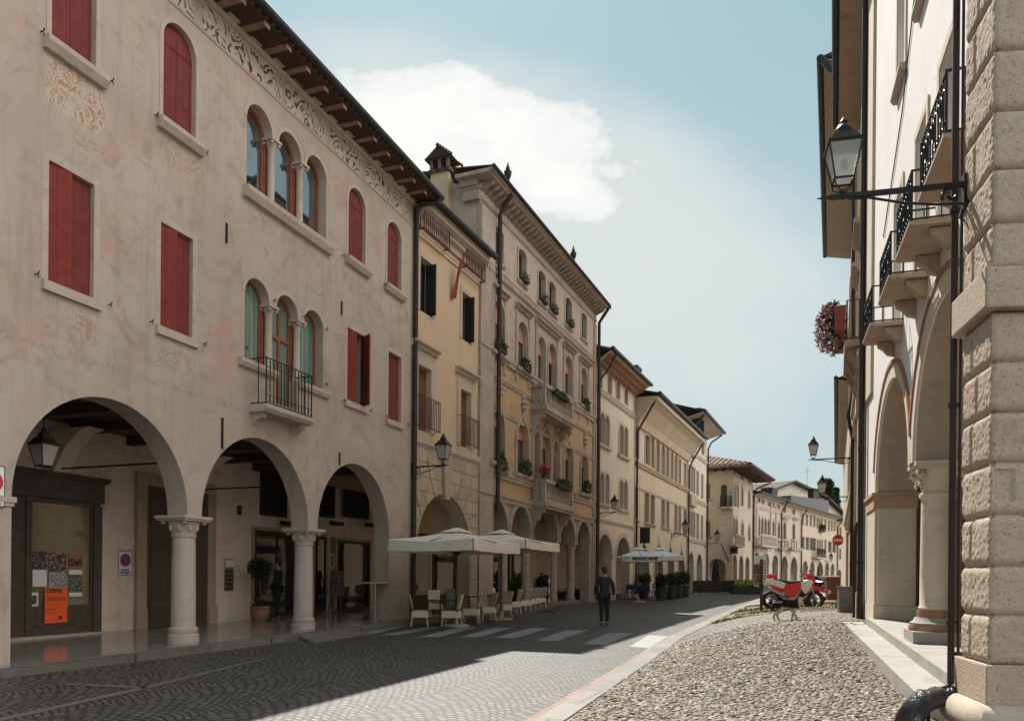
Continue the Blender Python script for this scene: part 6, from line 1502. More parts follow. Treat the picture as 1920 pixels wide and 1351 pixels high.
md = o.modifiers.new('solid', 'SOLIDIFY'); md.thickness = .006
# ---- R3, R4, R5: houses further on, almost edge-on
R3 = Facade(1622, 19.0, 1562, 'R', name='cream_townhouse', label='narrow cream townhouse with stone pilasters and a flower balcony, beyond the white arches', cat='house'); B = R3
def xY(B, Y): return -(Y-B.o.y)/B.ey.x
x3 = xY(B, 26.6); Z3 = 17.5
for x in (-2.3, -5.4):
    for z, h in ((8.0, 2.6), (12.4, 2.4)):
        window(B, 'r', (x-.55, x+.55, z, z+h), depth=.25, fm='rust', gm='brown_sh', sur=(.2, .1, 'r3'))
    MB().box(x-.8, x+.8, -.2, .02, 7.4, 7.6).build('sill', M['stone'], B.root) if x < -3 else None
    hood(B, x-.95, x+.95, 10.9, .3, .3, 'r3')
B.wall([(x3, -.2), (0, -.2), (0, Z3-.2), (x3, Z3-.2)], M['r3'])
for x in (-.45, -3.9, x3+.4):
    MB().box(x-.3, x+.3, -.1, .02, 1.2, 6.4).box(x-.36, x+.36, -.16, .02, 6.4, 6.9).box(x-.38, x+.38, -.2, .02, -.1, 1.2).build('pilaster', M['r3'], B.root)
string(B, x3, 0, 7.1, .4, .22, 'r3'); string(B, x3, 0, 11.9, .25, .14, 'r3')
roof(B, x3, .05, Z3-.3, Z3+.05, .72, 9, .25, soff='c_stone'); gutter(B, x3, .05, -.8, Z3, .1)
MB().box(x3, 0, .5, 9, -.1, Z3-.3).build('rear_wall', M['r3'], B.root)
pipe(B, [(x3+.3, -.7, Z3-.2), (x3+.35, -.2, Z3-1), (x3+.35, -.15, 8), (x3+.35, -.3, 7.2), (x3+.35, -.15, 6.4), (x3+.35, -.15, .6)], .06)
pipe(B, [(-.75, -.16, 3.0), (-.72, -.2, 2.9), (-.7, -.22, 2.6), (-.7, -.22, .5)], .05, clips=False)
# flower balcony
by0, by1 = -4.6, -1.2
s_ = MB().box(by0, by1, -.5, .02, 7.72, 7.9).build('balcony_slab', M['c_stone'], B.root)
for q in (by0+.4, (by0+by1)/2, by1-.4): MB().prism([(.02, 7.719), (-.42, 7.719), (-.4, 7.5), (-.26, 7.3), (-.2, 7.0), (.02, 6.7)], q-.16, q+.16, axis='x').build('balcony_bracket', M['c_stone'], s_)
railing(B, by0, by1, -.45, 7.9, 8.95, 'rust', 16, .015, False)
w_ = B.W(-2.6, -.62, 8.05)
fb = empty('flower_box', w_, B.rot, 'long red flower box full of pink geraniums hanging outside the townhouse balcony', 'flower box')
MB().prism([(-.12, .2), (.12, .2), (.15, .85), (-.15, .85)], -1.2, 1.2, axis='x').build('trough', M['red2'], fb)
MB().leaves((0, -.2, .75), (1.4, .40, .66), 1100, .11, .3, .1, .15).build('foliage', M['leaf_dark'], fb, recalc=False)
MB().leaves((0, -.26, .72), (1.4, .40, .66), 800, .09, .3, .6, .15).build('flowers', M['pink_flower'], fb, recalc=False)
R4 = Facade(1606.5, 26.6, 1562, 'R', name='tall_townhouse', label='tall shaded townhouse with far-projecting dark eaves, last but one on the right', cat='house'); B = R4
x4 = xY(B, 43.); Z4 = 20.0
for x in (-2.5, -6., -9.5, -13.):
    for z in (5., 9.5, 14.): window(B, 'r', (x-.55, x+.55, z, z+2.4), depth=.25, fm='rust', gm='brown_sh', sur=(.2, .12, 'r3'), sill=(.2, .2, .2, 'stone'))
B.wall([(x4, -.2), (0, -.2), (0, Z4-.2), (x4, Z4-.2)], M['c_stone'])
for x in (-.4, -5, x4+.5): MB().box(x-.35, x+.35, -.12, .02, .2, 4.2).build('pilaster', M['r3'], B.root)
string(B, x4, 0, 4.5, .4, .25, 'r3'); string(B, x4, 0, 13.4, .3, .2, 'r3')
roof(B, x4, .1, Z4-.4, Z4+.05, 1.25, 9, .25, soff='r3'); gutter(B, x4, .1, -1.33, Z4, .13)
MB().box(x4, 0, .5, 9, -.1, Z4-.3).build('rear_wall', M['c_stone'], B.root)
MB().tube([(.0, -1.3, Z4+.05), (.15, -1.0, Z4-.5), (.2, -.3, Z4-1.2), (.1, -.15, Z4-2)], .12, 8).build('downpipe', M['gutter'], B.root)
R5 = Facade(1589.5, 43., 1566, 'R', name='low_townhouse', label='lower townhouse at the far end of the right side, seen edge-on', cat='house'); B = R5
x5 = xY(B, 74.); Z5 = 13.
B.wall([(x5, -.2), (0, -.2), (0, Z5-.2), (x5, Z5-.2)], M['r3']); roof(B, x5, 0, Z5-.3, Z5, .6, 9, .3, soff='r3'); gutter(B, x5, 0, -.7, Z5, .12)
MB().box(x5, 0, .5, 9, -.1, Z5-.3).build('rear_wall', M['r3'], B.root)
# ================================================================ things in the street
def skin(name, J, E, R_, m, parent=None, sub=2, root=None):
    """J: name -> (x,y,z); E: pairs; R_: name -> radius or (rx, ry)"""
    ks = list(J); ix = {k: i for i, k in enumerate(ks)}
    me = bpy.data.meshes.new(name); me.from_pydata([J[k] for k in ks], [(ix[a], ix[b]) for a, b in E], [])
    o = bpy.data.objects.new(name, me); COL.objects.link(o)
    md = o.modifiers.new('s', 'SKIN'); md.use_smooth_shade = True; md.branch_smoothing = .3
    sv = me.skin_vertices[0].data
    for k in ks:
        r = R_[k] if k in R_ else R_[''.join(c for c in k if not c.isdigit())]
        sv[ix[k]].radius = r if isinstance(r, tuple) else (r, r)
    for k in ks: sv[ix[k]].use_root = False
    sv[ix[root or ks[0]]].use_root = True
    s2 = o.modifiers.new('u', 'SUBSURF'); s2.levels = sub; s2.render_levels = sub
    me2 = bpy.data.meshes.new_from_object(o.evaluated_get(bpy.context.evaluated_depsgraph_get()))
    bpy.data.objects.remove(o); me2.name = name
    me2.polygons.foreach_set('use_smooth', [True]*len(me2.polygons)); me2.materials.clear(); me2.materials.append(m)
    o2 = bpy.data.objects.new(name, me2); COL.objects.link(o2); o2.parent = parent
    return o2
# ---------------------------------------------------------------- lanterns
def lantern_parts(root, c, s=1., hang=False):
    x, y, z = c; b, t, h = .115*s, .20*s, .44*s
    f = MB(); q = [(-1, -1), (1, -1), (1, 1), (-1, 1)]
    for i, (a, d) in enumerate(q):
        f.tube([(x+a*b, y+d*b, z), (x+a*t, y+d*t, z+h)], .012*s, 5)
        a2, d2 = q[(i+1) % 4]
        for r_, zz in ((b, z), (t, z+h)): f.tube([(x+a*r_, y+d*r_, zz), (x+a2*r_, y+d2*r_, zz)], .015*s, 5)
        f.tube([(x+a*b, y+d*b, z), (x+a*b*.95, y+d*b*.95, z-.07*s), (x+a*b*.3, y+d*b*.3, z-.13*s)], .009*s, 5)
    f.lathe([(.045*s, z-.17*s), (.05*s, z-.13*s), (.02*s, z-.12*s)], (x, y, 0), 8).lathe([(.005*s, z-.26*s), (.02*s, z-.2*s), (.035*s, z-.17*s)], (x, y, 0), 8)
    fo = f.build('lantern_frame', M['iron'], root)
    p = MB(); k = .985
    for i, (a, d) in enumerate(q):
        a2, d2 = q[(i+1) % 4]; p.add([(x+a*b*k, y+d*b*k, z+.01), (x+a2*b*k, y+d2*b*k, z+.01), (x+a2*t*k, y+d2*t*k, z+h-.01), (x+a*t*k, y+d*t*k, z+h-.01)], [(0, 1, 2, 3)])
    p.build('lamp_glass', M['lamp_glass'], root, recalc=False)
    MB().blob((x, y, z+.2*s), (.05*s, .05*s, .08*s), 8, 6).build('bulb', M['white_paint'], root)
    zt = z+h
    MB().lathe([(t*1.52, zt+.012*s), (t*1.5, zt+.03*s), (t*1.25, zt+.05*s), (t*.85, zt+.15*s), (t*.62, zt+.16*s), (t*.6, zt+.2*s)], (x, y, 0), 4, False, True).lathe([(.09*s, zt+.2*s), (.1*s, zt+.23*s), (.075*s, zt+.28*s), (.03*s, zt+.3*s), (.05*s, zt+.33*s), (.03*s, zt+.36*s), (.004*s, zt+.4*s)], (x, y, 0), 12).build('lantern_roof', M['iron'], root)
def wall_lamp(at, rz, L, label, s=1., group='lanterns on wall brackets'):
    o = empty('wall_lantern', at, rz, label, 'street lamp', group)
    g = MB().box(-.01, L+.12, -.02, .02, -.022, .022).box(-.03, .02, -.04, .04, -.35*s, .12*s)
    g.tube([(L-.05, 0, -.03), (L*.78, 0, -.05*s), (L*.5, 0, -.16*s), (L*.25, 0, -.22*s), (.0, 0, -.24*s)], .014, 6)
    g.tube([(.16*s+.11*s*cos(a)*q, 0, -.12*s+.11*s*sin(a)*q) for a, q in [(j*.5-.5, 1-j*.055) for j in range(14)]], .016, 6)
    g.tube([(.02, 0, -.3*s), (.06*s, 0, -.42*s), (.0, 0, -.46*s)], .012, 6).prism([(L+.1, -.022), (L+.24, 0), (L+.1, .022)], -.01, .01)
    g.build('bracket', M['iron'], o); lantern_parts(o, (L, 0, .2*s), s); return o
def lamp_on(B, pw, pl, py, label, s=1.):
    x, z = B.P(pw, py); Wp = B.W(x, 0, 0); n = -B.ey
    t = (pl-PCX)/FPX; L = (t*Wp.y-Wp.x)/(n.x-t*n.y)
    Wl = Wp+n*L; rz = ray(pl, py)[1]; z = CAMH+rz*Wl.y
    return wall_lamp((Wp.x+n.x*.03, Wp.y+n.y*.03, z), atan2(n.y, n.x), L-.03, label, s)
Np_d = Vector((-.97, .23))
wall_lamp((4.268, 7.24, 5.27), atan2(.23, -.97), 1.08, 'large black lantern on a scrolled bracket, nearest, fixed to the rusticated palace', .75)
lamp_on(C_, 772, 829, 872, 'black lantern on a bracket between the frescoed house and the yellow house', .95)
lamp_on(E, 1120, 1151, 960, 'black lantern on a bracket on the cream house after the palace', .95)
lamp_on(F_, 1259, 1284, 1000, 'black lantern on a bracket between the arches of the long house', 1.15)
lamp_on(G, 1321.5, 1344, 1017, 'lantern on a thin bracket in front of the corner house', 1.3)
lamp_on(K, 1549, 1558, 1052, 'tiny lantern on the far sunny house above its arches', 1.3)
lamp_on(R4, 1602, 1523, 861, 'black lantern standing out against the sky on the right, lower middle', .95)
lamp_on(R4, 1600, 1540, 932, 'black lantern against the grey gabled roof at the end of the street', .95)
x, z = A.P(82, 873, .9)
o = empty('hanging_lantern', A.W(x, .9, z), A.rot, 'black lantern hanging under the first arch of the frescoed house', 'lantern')
lantern_parts(o, (0, 0, 0), .82)
MB().tube([(0, 0, .66), (0, 0, 4.6-z)], .012, 6).build('chain', M['iron'], o)
# ---------------------------------------------------------------- signs
def rect_sign(B, l, r, t, b, y, label, name='no_parking_sign'):
    x0, x1, z0, z1 = B.rect(l, r, t, b, y); w, h = x1-x0, z1-z0
    o = empty(name, B.W((x0+x1)/2, y, z0), B.rot, label, 'sign')
    MB().box(-w/2, w/2, -.012, .0, 0, h).build('plate', M['white_paint'], o)
    MB().box(-w/2, -w/2+.012, -.015, -.0121, 0, h).box(w/2-.012, w/2, -.015, -.0121, 0, h).box(-w/2+.012, w/2-.012, -.015, -.0121, 0, .012).box(-w/2+.012, w/2-.012, -.015, -.0121, h-.012, h).build('border', M['ink'], o)
    return o, w, h
def disc(r, n=28): return [(r*cos(2*pi*i/n), r*sin(2*pi*i/n)) for i in range(n)]
o, w, h = rect_sign(A, 221.5, 247, 1030, 1078, AD-.005, 'small white no parking sign between the shop window and the dark door')
cz = h*.60; r = w*.40
MB().prism([(x, z+cz) for x, z in disc(r)], -.016, -.0121).build('red_ring', M['sign_red'], o)
MB().prism([(x, z+cz) for x, z in disc(r*.74)], -.019, -.0161).build('blue_disc', M['sign_blue'], o)
MB().prism([(x*cos(-.78)-z*sin(-.78), cz+x*sin(-.78)+z*cos(-.78)) for x, z in ((-r*.8, -r*.1), (r*.8, -r*.1), (r*.8, r*.1), (-r*.8, r*.1))], -.022, -.0191).build('red_bar', M['sign_red'], o)
text_mesh('lettering', 'passo', w*.24, M['ink'], o, Vector((0, -.0135, h*.225)), ROT_FACE, bold=.002); text_mesh('lettering', 'carrabile', w*.23, M['ink'], o, Vector((0, -.0135, h*.12)), ROT_FACE, bold=.002); text_mesh('lettering', 'Città di Conegliano', w*.105, M['ink'], o, Vector((0, -.0135, h*.94)), ROT_FACE, bold=.001); text_mesh('lettering', 'n° 54', w*.15, M['ink'], o, Vector((0, -.0135, h*.045)), ROT_FACE)
o, w, h = rect_sign(A, -40, 8, 871, 948, -.03, 'white sign with a red ring, cut by the left edge, on the first pier', 'road_sign')
MB().ring([(x, z+h*.6) for x, z in disc(w*.31)], [(x, z+h*.6) for x, z in disc(w*.42)], -.017, -.0121, True).build('red_ring', M['sign_red'], o)
MB().box(-w*.1, w*.38, -.014, -.0121, h*.13, h*.16).box(-w*.1, w*.38, -.014, -.0121, h*.06, h*.09).build('text_lines', M['ink'], o)
def poster(l, r, t, b, m, label, y=AD-.028, sag=0.):
    x0, x1, z0, z1 = A.rect(l, r, t, b, y); w, h = x1-x0, z1-z0
    o = MB().box(-w/2, w/2, -.004, 0, 0, h).build('poster', M[m], None, label, 'poster', 'posters on the shop window'); o.location = A.W((x0+x1)/2, y, z0); o.rotation_euler = (0, 0, A.rot)
    return o, w, h
poster(61, 88, 1033, 1066, 'post1', 'dark blue poster at the upper left of the shop window')
poster(61, 87.5, 1067.5, 1099, 'paper', 'plain white sheet below the dark blue poster')
poster(91.5, 124, 1036, 1070, 'post2', 'dark red and black poster at the top middle of the shop window')
o, w, h = poster(91.5, 124, 1071.5, 1101, 'post3', 'sheet of small black print directly above the orange poster')
o, w, h = poster(129, 154, 1036, 1076, 'post4', 'orange and black poster at the upper right of the shop window')
MB().box(-w/2, w/2, -.007, -.0041, h*.72, h).box(-w/2, w/2, -.007, -.0041, h*.22, h*.38).build('orange_band', M['orange_paper'] if 0 else M['terracotta'], o); MB().box(-w/2, w/2, -.007, -.0041, 0, h*.215).build('white_band', M['paper'], o)
o, w, h = poster(129, 153.5, 1078, 1117, 'post5', 'black and white photo poster at the lower right of the shop window')
MB().box(-w/2, w/2, -.007, -.0041, 0, h*.18).build('white_band', M['paper'], o)
o, w, h = poster(55, 71.5, 1110, 1138, 'paper', 'small white leaflet at the bottom left of the shop window')
MB().box(-w*.3, w*.3, -.006, -.0041, h*.2, h*.8).build('picture', M['post4'], o)
o, w, h = poster(83.5, 126, 1101, 1167, 'orange_paper', 'bright orange paper poster headed COSTA hanging on the shop front', AD-.11)
text_mesh('heading', 'COSTA', h*.15, M['ink'], o, Vector((-w*.44, -.006, h*.91)), ROT_FACE, 'LEFT', bold=.006)
for k, (q0, q1) in enumerate(((.72, .735), (.69, .70), (.66, .672), (.63, .64), (.52, .53), (.40, .41), (.37, .38), (.28, .29))): MB().box(-w*.42, w*(.42 if k < 4 else -.05+.1*(k % 3)), -.006, -.0041, h*q0, h*q1).build('text_line', M['ink'], o)
MB().box(w*.12, w*.26, -.006, -.0041, h*.1, h*.2).build('mark', M['ink'], o)
# ---------------------------------------------------------------- things under the arcade
def A_at(x, y): return A.W(x, y, floor_z(x)+.001)
o = empty('topiary', A_at(A.X(487, 1150, 2.9), 2.9), A.rot, 'potted standard tree with a round crown beside the bar window', 'plant')
MB().lathe([(.16, 0), (.22, .1), (.27, .28), (.25, .38), (.28, .4), (.28, .44), (.22, .44)], (0, 0, 0), 20).build('pot', M['terracotta'], o)
MB().tube([(0, 0, .4), (.03, 0, .8), (0, .02, 1.3)], .022, 6).build('trunk', M['trunk'], o)
MB().leaves((0, 0, 1.5), (.36, .36, .30), 1500, .07, .2, .1).leaves((0, 0, .5), (.2, .2, .14), 80, .1, .4, .2).build('crown', M['leaf_dark'], o, recalc=False)
x = A.X(632, 1120, 3.35); o = empty('easel', A_at(x, 3.35), A.rot-.25, 'slate menu board on a reddish wooden easel outside the bar', 'menu board')
e = MB().tube([(-.22, 0, 0), (-.05, .05, 1.45)], .02, 6).tube([(.22, 0, 0), (.05, .05, 1.45)], .02, 6).tube([(0, .45, 0), (0, .08, 1.35)], .02, 6).box(-.27, .27, -.06, .03, .62, .68).build('stand', M['easel'], o)
b_ = MB().box(-.24, .24, -.03, -.005, .69, 1.42).build('board', M['chalk'], o); MB().ring([(-.22, .71), (.22, .71), (.22, 1.40), (-.22, 1.40)], [(-.255, .682), (.255, .682), (.255, 1.435), (-.255, 1.435)], -.04, -.002, True).build('board_frame', M['easel'], b_)
x = A.X(703, 1130, .25); o = empty('bar_table', A_at(x, .25), A.rot, 'tall pale standing table with a single leg beside the last arch', 'table')
MB().lathe([(.36, 1.08), (.37, 1.09), (.37, 1.11), (.36, 1.12)], (0, 0, 0), 28).build('table_top', M['stone'], o)
MB().tube([(0, 0, .03), (0, 0, 1.08)], .03, 10).build('leg', M['steel'], o); MB().box(-.28, .28, -.03, .03, 0, .03).box(-.03, .03, -.28, -.031, 0, .03).box(-.03, .03, .031, .28, 0, .03).build('foot', M['steel'], o)
o, x, z = on(A, 'menu_frame', 621, 1065, AD-.003, 'small framed menu sheet on the wall beside the bar door', 'menu')
MB().box(-.14, .14, -.02, 0, 0, .5).build('frame', M['paper'], o); MB().box(-.10, .10, -.026, -.0201, .05, .45).build('sheet', M['post5'], o)
# ---------------------------------------------------------------- people
def person(name, loc, rz, label, jac, trou, hair, H=1.75, stride=.16, face_turn=0., arms=(0., 0.)):
    o = empty(name, loc, rz, label, 'person'); s = H/1.76
    J = {}; E_ = []; RB = {}
    def j(k, p, r, par=None): J[k] = tuple(c*s for c in p); RB[k] = r; par and E_.append((par, k))
    j('pelvis', (0, 0, .96), (.125, .10)); j('waist', (0, 0, 1.08), (.12, .09), 'pelvis'); j('chest', (0, -.01, 1.28), (.15, .11), 'waist'); j('neckbase', (0, -.01, 1.44), (.085, .075), 'chest'); j('neck', (0, .0, 1.51), .052, 'neckbase')
    j('jaw', (0, .03, 1.575), (.062, .07), 'neck'); j('skull', (0, .005, 1.665), (.078, .095), 'jaw'); j('crown', (0, .0, 1.725), (.055, .07), 'skull')
    for sd, k in ((-1, 'a'), (1, 'b')):
        aw = arms[0 if sd < 0 else 1]
        j('shoulder'+k, (sd*.175, -.01, 1.40), .062, 'chest'); j('elbow'+k, (sd*.255, -.05+aw*.4, 1.13), .044, 'shoulder'+k); j('wrist'+k, (sd*.27, .03+aw, .90), .028, 'elbow'+k); j('palm'+k, (sd*.272, .05+aw, .84), (.018, .036), 'wrist'+k)
        for f in range(4): 
            fy = .02+f*.02+aw; L_ = (.075, .088, .085, .068)[3-f]
            j('f%dm' % f+k, (sd*.278, fy, .79), .0085, 'palm'+k); j('f%dt' % f+k, (sd*.268, fy+.004, .79-L_*.75), .0075, 'f%dm' % f+k)
        j('thumb'+k, (sd*.262, .095+aw, .82), .0095, 'palm'+k); j('thumbt'+k, (sd*.258, .112+aw, .785), .008, 'thumb'+k)
        st = stride*sd
        j('hip'+k, (sd*.085, 0, .90), .092, 'pelvis'); j('knee'+k, (sd*.09, .03+st*.35, .50), .058, 'hip'+k); j('ankle'+k, (sd*.09, st*.6-.02, .09), .038, 'knee'+k); j('heel'+k, (sd*.09, st*.6-.03, .035), .034, 'ankle'+k); j('toe'+k, (sd*.1, st*.6+.14, .03), .03, 'heel'+k)
    bo = skin('body', J, E_, {k: (tuple(c*s for c in r) if isinstance(r, tuple) else r*s) for k, r in RB.items()}, M['skin'], o, 2, 'pelvis')
    hd = Vector((0, .03, 1.63))*s
    # nose, ears and eyes turn with the head
    f = MB().blob((0, .118*s, 1.615*s), (.014*s, .02*s, .024*s), 8, 6).blob((-.083*s, .0, 1.625*s), (.012, .02, .032), 8, 6).blob((.083*s, .0, 1.625*s), (.012, .02, .032), 8, 6)
    f.build('face', M['skin'], bo); MB().blob((-.032*s, .092*s, 1.645*s), .011, 8, 6).blob((.032*s, .092*s, 1.645*s), .011, 8, 6).build('eyes', M['ink'], bo)
    h = MB(); 
    h.blob((0, -.012*s, 1.685*s), (.094*s, .108*s, .085*s), 16, 10).blob((0, -.06*s, 1.62*s), (.082*s, .05*s, .08*s), 12, 8); h.build('hair', M[hair], o)
    def sub(ks, grow_, nm, m, extra=None, root=None):
        JJ = {k: J[k] for k in ks}; EE = [(a, b) for a, b in E_ if a in JJ and b in JJ]
        RR = {k: tuple(c*s*grow_ + .012 for c in (RB[k] if isinstance(RB[k], tuple) else (RB[k], RB[k]))) for k in ks}
        if extra: 
            for k, p, r, par in extra: JJ[k] = tuple(c*s for c in p); RR[k] = r; EE.append((par, k))
        return skin(nm, JJ, EE, RR, M[m], o, 2, root)
    sub(['pelvis', 'waist', 'chest', 'neckbase', 'shouldera', 'elbowa', 'wrista', 'shoulderb', 'elbowb', 'wristb'], 1.2, 'jacket', jac, [('hem', (0, 0, .84), (.155, .125), 'pelvis')], 'chest')
    sub(['pelvis', 'hipa', 'kneea', 'anklea', 'hipb', 'kneeb', 'ankleb'], 1.12, 'trousers', trou, None, 'pelvis')
    for k, sd in (('a', -1), ('b', 1)):
        hx, hy, hz = J['heel'+k]; MB().blob((hx, hy+.0, .045), (.045, .06, .045), 10, 7).blob((hx+sd*.004, hy+.10, .036), (.046, .115, .034), 12, 7).box(hx-.045, hx+.045, hy-.05, hy+.18, .0, .018).build('shoe', M['shoe'], o)
    return o
g = gp(1133, 1171)
person('person', g, radians(-2), 'man in dark olive jacket and trousers walking away down the middle of the street', 'jacket', 'trousers', 'hair', 1.80, .14, arms=(.02, -.02))
person('person', A_at(A.X(521, 1100, 3.1), 3.1), A.rot+radians(20), 'person in dark clothes standing, back turned, at the bar window under the arcade', 'navy', 'navy', 'hair', 1.78, .05, arms=(.12, .12))
# ---------------------------------------------------------------- dog
t = NT('border_collie_coat'); v = t.coord(); s_ = t.node('ShaderNodeSeparateXYZ', {0: v}); n = t.noise(v, 9, 4)
X_, Z_ = s_.outputs[0], s_.outputs[2]
wob = t.math('MULTIPLY', t.math('SUBTRACT', n, .5), .10)
low = t.math('LESS_THAN', t.math('ADD', Z_, wob), t.math('ADD', .325, t.math('MULTIPLY', t.math('SUBTRACT', .0, X_), .12)))
low = t.math('MULTIPLY', low, t.math('GREATER_THAN', t.math('ADD', X_, t.math('MULTIPLY', t.math('SUBTRACT', .3, Z_), .9)), -.21))
ch = t.math('MULTIPLY', t.math('GREATER_THAN', t.math('ADD', X_, wob), .255), t.math('LESS_THAN', t.math('ADD', Z_, wob), .575))
tl = t.math('LESS_THAN', t.math('ADD', Z_, t.math('MULTIPLY', X_, -.0)), t.math('MULTIPLY', t.math('LESS_THAN', X_, -.30), .24))
bl = t.math('MULTIPLY', t.math('GREATER_THAN', X_, .455), t.math('LESS_THAN', Z_, .62))
wh = t.math('MAXIMUM', t.math('MAXIMUM', low, ch), t.math('MAXIMUM', tl, bl))
fn = t.noise(t.coord('Object', (1, 1, .4)), 60, 4, .7)
MD = t.out(t.mix(wh, t.mix(n, (.010, .010, .012), (.026, .024, .024)), t.mix(n, (.66, .57, .46), (.48, .38, .28))), .7, t.bump(fn, .8, .02), Specular_IOR_Level=.1)
J = dict(chest=(.20, 0, .41), mid=(.0, 0, .425), rump=(-.21, 0, .435), ruff=(.30, 0, .49), neck=(.335, 0, .55), head=(.375, 0, .625), brow=(.41, 0, .63), muzzle=(.475, 0, .605), nose=(.505, 0, .60),
         tail0=(-.29, 0, .41), tail1=(-.325, 0, .32), tail2=(-.355, 0, .23), tail3=(-.43, 0, .15))
E_ = [('mid', 'chest'), ('chest', 'ruff'), ('ruff', 'neck'), ('neck', 'head'), ('head', 'brow'), ('brow', 'muzzle'), ('muzzle', 'nose'), ('mid', 'rump'), ('rump', 'tail0'), ('tail0', 'tail1'), ('tail1', 'tail2'), ('tail2', 'tail3')]
RD = dict(chest=.142, mid=.135, rump=.125, ruff=.12, neck=.095, head=.088, brow=.068, muzzle=.042, nose=.026, tail0=.045, tail1=.05, tail2=.045, tail3=.012)
for sd, k in ((-1, 'a'), (1, 'b')):
    for q, p, r, par in (('sh', (.20, sd*.075, .33), .05, 'chest'), ('el', (.175, sd*.08, .24), .042, 'sh'), ('wr', (.195+sd*.07, sd*.08, .12), .03, 'el'), ('pa', (.20+sd*.10, sd*.08, .025), .028, 'wr'), ('to', (.235+sd*.10, sd*.08, .02), .02, 'pa'),
                         ('hi', (-.20, sd*.07, .35), .085, 'rump'), ('kn', (-.145, sd*.085, .24), .058, 'hi'), ('ho', (-.265+sd*.07, sd*.085, .155), .03, 'kn'), ('hp', (-.245+sd*.09, sd*.085, .025), .028, 'ho'), ('ht', (-.21+sd*.09, sd*.085, .02), .02, 'hp')):
        J[q+k] = p; RD[q+k] = r; E_.append((par if par in ('chest', 'rump') else par+k, q+k))
    J['ear'+k] = (.35, sd*.055, .715); RD['ear'+k] = .026; J['eart'+k] = (.34, sd*.068, .77); RD['eart'+k] = .008; E_ += [('head', 'ear'+k), ('ear'+k, 'eart'+k)]
g = gp(1474, 1163); dog = empty('dog', g, radians(3), 'black and cream border collie type dog standing side-on on the pale cobbles', 'dog')
skin('body', J, E_, RD, MD, dog, 2, 'mid')
MB().blob((.522, 0, .605), (.014, .016, .012), 8, 6).build('nose', M['black'], dog); MB().blob((.43, -.045, .655), .011, 8, 6).blob((.43, .045, .655), .011, 8, 6).build('eyes', M['ink'], dog)
dog.scale = (1.06,)*3
# ---------------------------------------------------------------- umbrellas
def umbrella(name, c, rz, he, hn, zb, zv, za, m, label, pole='brown_frame', group=None, z0=None, vent=True, base=True, peak=None):
    o = empty(name, c, rz, label, 'umbrella', group); P_ = []
    can = MB(); N_ = 8
    # canopy: four sagging panels
    q = [(-he, -hn), (he, -hn), (he, hn), (-he, hn)]
    for i in range(4):
        (ax, ay), (bx, by) = q[i], q[(i+1) % 4]; V = []; F = []
        for r in range(N_+1):
            t_ = r/N_
            for k in range(N_+1):
                u = k/N_; ex, ey = lerp(ax, bx, u), lerp(ay, by, u); edge = 4*u*(1-u)
                V.append((ex*t_, ey*t_, lerp(za, zv, t_)-.10*edge*sin(pi*t_*.5)*t_*.7-.05*sin(pi*t_)))
        for r in range(N_):
            for k in range(N_): F.append((r*(N_+1)+k, r*(N_+1)+k+1, (r+1)*(N_+1)+k+1, (r+1)*(N_+1)+k))
        can.add(V, F, True)
    co_ = can.build('canopy', M[m], o, angle=25)
    va = MB()
    for i in range(4):
        (ax, ay), (bx, by) = q[i], q[(i+1) % 4]; V = []
        for k in range(13):
            u = lerp(.008, .992, k/12); edge = 4*u*(1-u); wv = .02*sin(k*2.1+i)
            x, y = lerp(ax, bx, u), lerp(ay, by, u); zt = zv-.10*edge*.7; L_ = hypot(x, y)
            V += [(x, y, zt), (x*(1.0+.015+wv*.3), y*(1.0+.015+wv*.3), zb-.02*edge+wv*.5)]
        va.add(V, [(2*k, 2*k+1, 2*k+3, 2*k+2) for k in range(12)], True)
    va.build('valance', M[m], co_, recalc=False)
    if vent:
        v_ = MB(); r1 = .42
        v_.add([(-r1, -r1*.85, za-.085), (r1, -r1*.85, za-.085), (r1, r1*.85, za-.085), (-r1, r1*.85, za-.085), (0, 0, za+.08)], [(0, 1, 4), (1, 2, 4), (2, 3, 4), (3, 0, 4)]); v_.build('vent_cap', M[m], co_)
    MB().tube([(0, 0, 0.05), (0, 0, za-.06)], .03, 10).lathe([(.02, za+.07), (.035, za+.1), (.02, za+.13), (.005, za+.15)], (0, 0, 0), 8).build('pole', M[pole], o)
    rb = MB()
    for (x, y) in q+[((q[i][0]+q[(i+1) % 4][0])/2, (q[i][1]+q[(i+1) % 4][1])/2) for i in range(4)]:
        rb.tube([(0, 0, za-.12), (x*.97, y*.97, zv-.05)], .014, 5).tube([(0, 0, za-.75), (x*.5, y*.5, lerp(za, zv, .5)-.1)], .012, 5)
    rb.build('ribs', M[pole], o)
    if base: MB().lathe([(.4, 0), (.4, .04), (.36, .06), (.06, .08), (.05, .3), (.04, .3)], (0, 0, 0), 24).build('base', M['stone'], o)
    return o
ks = C_.rot
c1 = Vector((-1.62, 22.3, zroad(22.3))); c2 = Vector((-.36, 25.5, zroad(25.5)))
umbrella('patio_umbrella', c1, ks, 1.62, 1.32, 2.16, 2.48, 2.82, 'canvas', 'large cream canvas umbrella nearest the frescoed house', group='cream café umbrellas')
umbrella('patio_umbrella', c2, ks, 1.55, 1.5, 2.32, 2.6, 2.95, 'canvas', 'cream canvas umbrella half hidden behind the nearer cream one', group='cream café umbrellas')
g = Vector((6.95, 42, zroad(42)))
u3 = umbrella('patio_umbrella', g, radians(-2), 1.05, 1.25, 2.22, 2.52, 2.98, 'white_canvas', 'white umbrella with dark lettering on its valance, in front of the cream house', 'black', 'white café umbrellas')
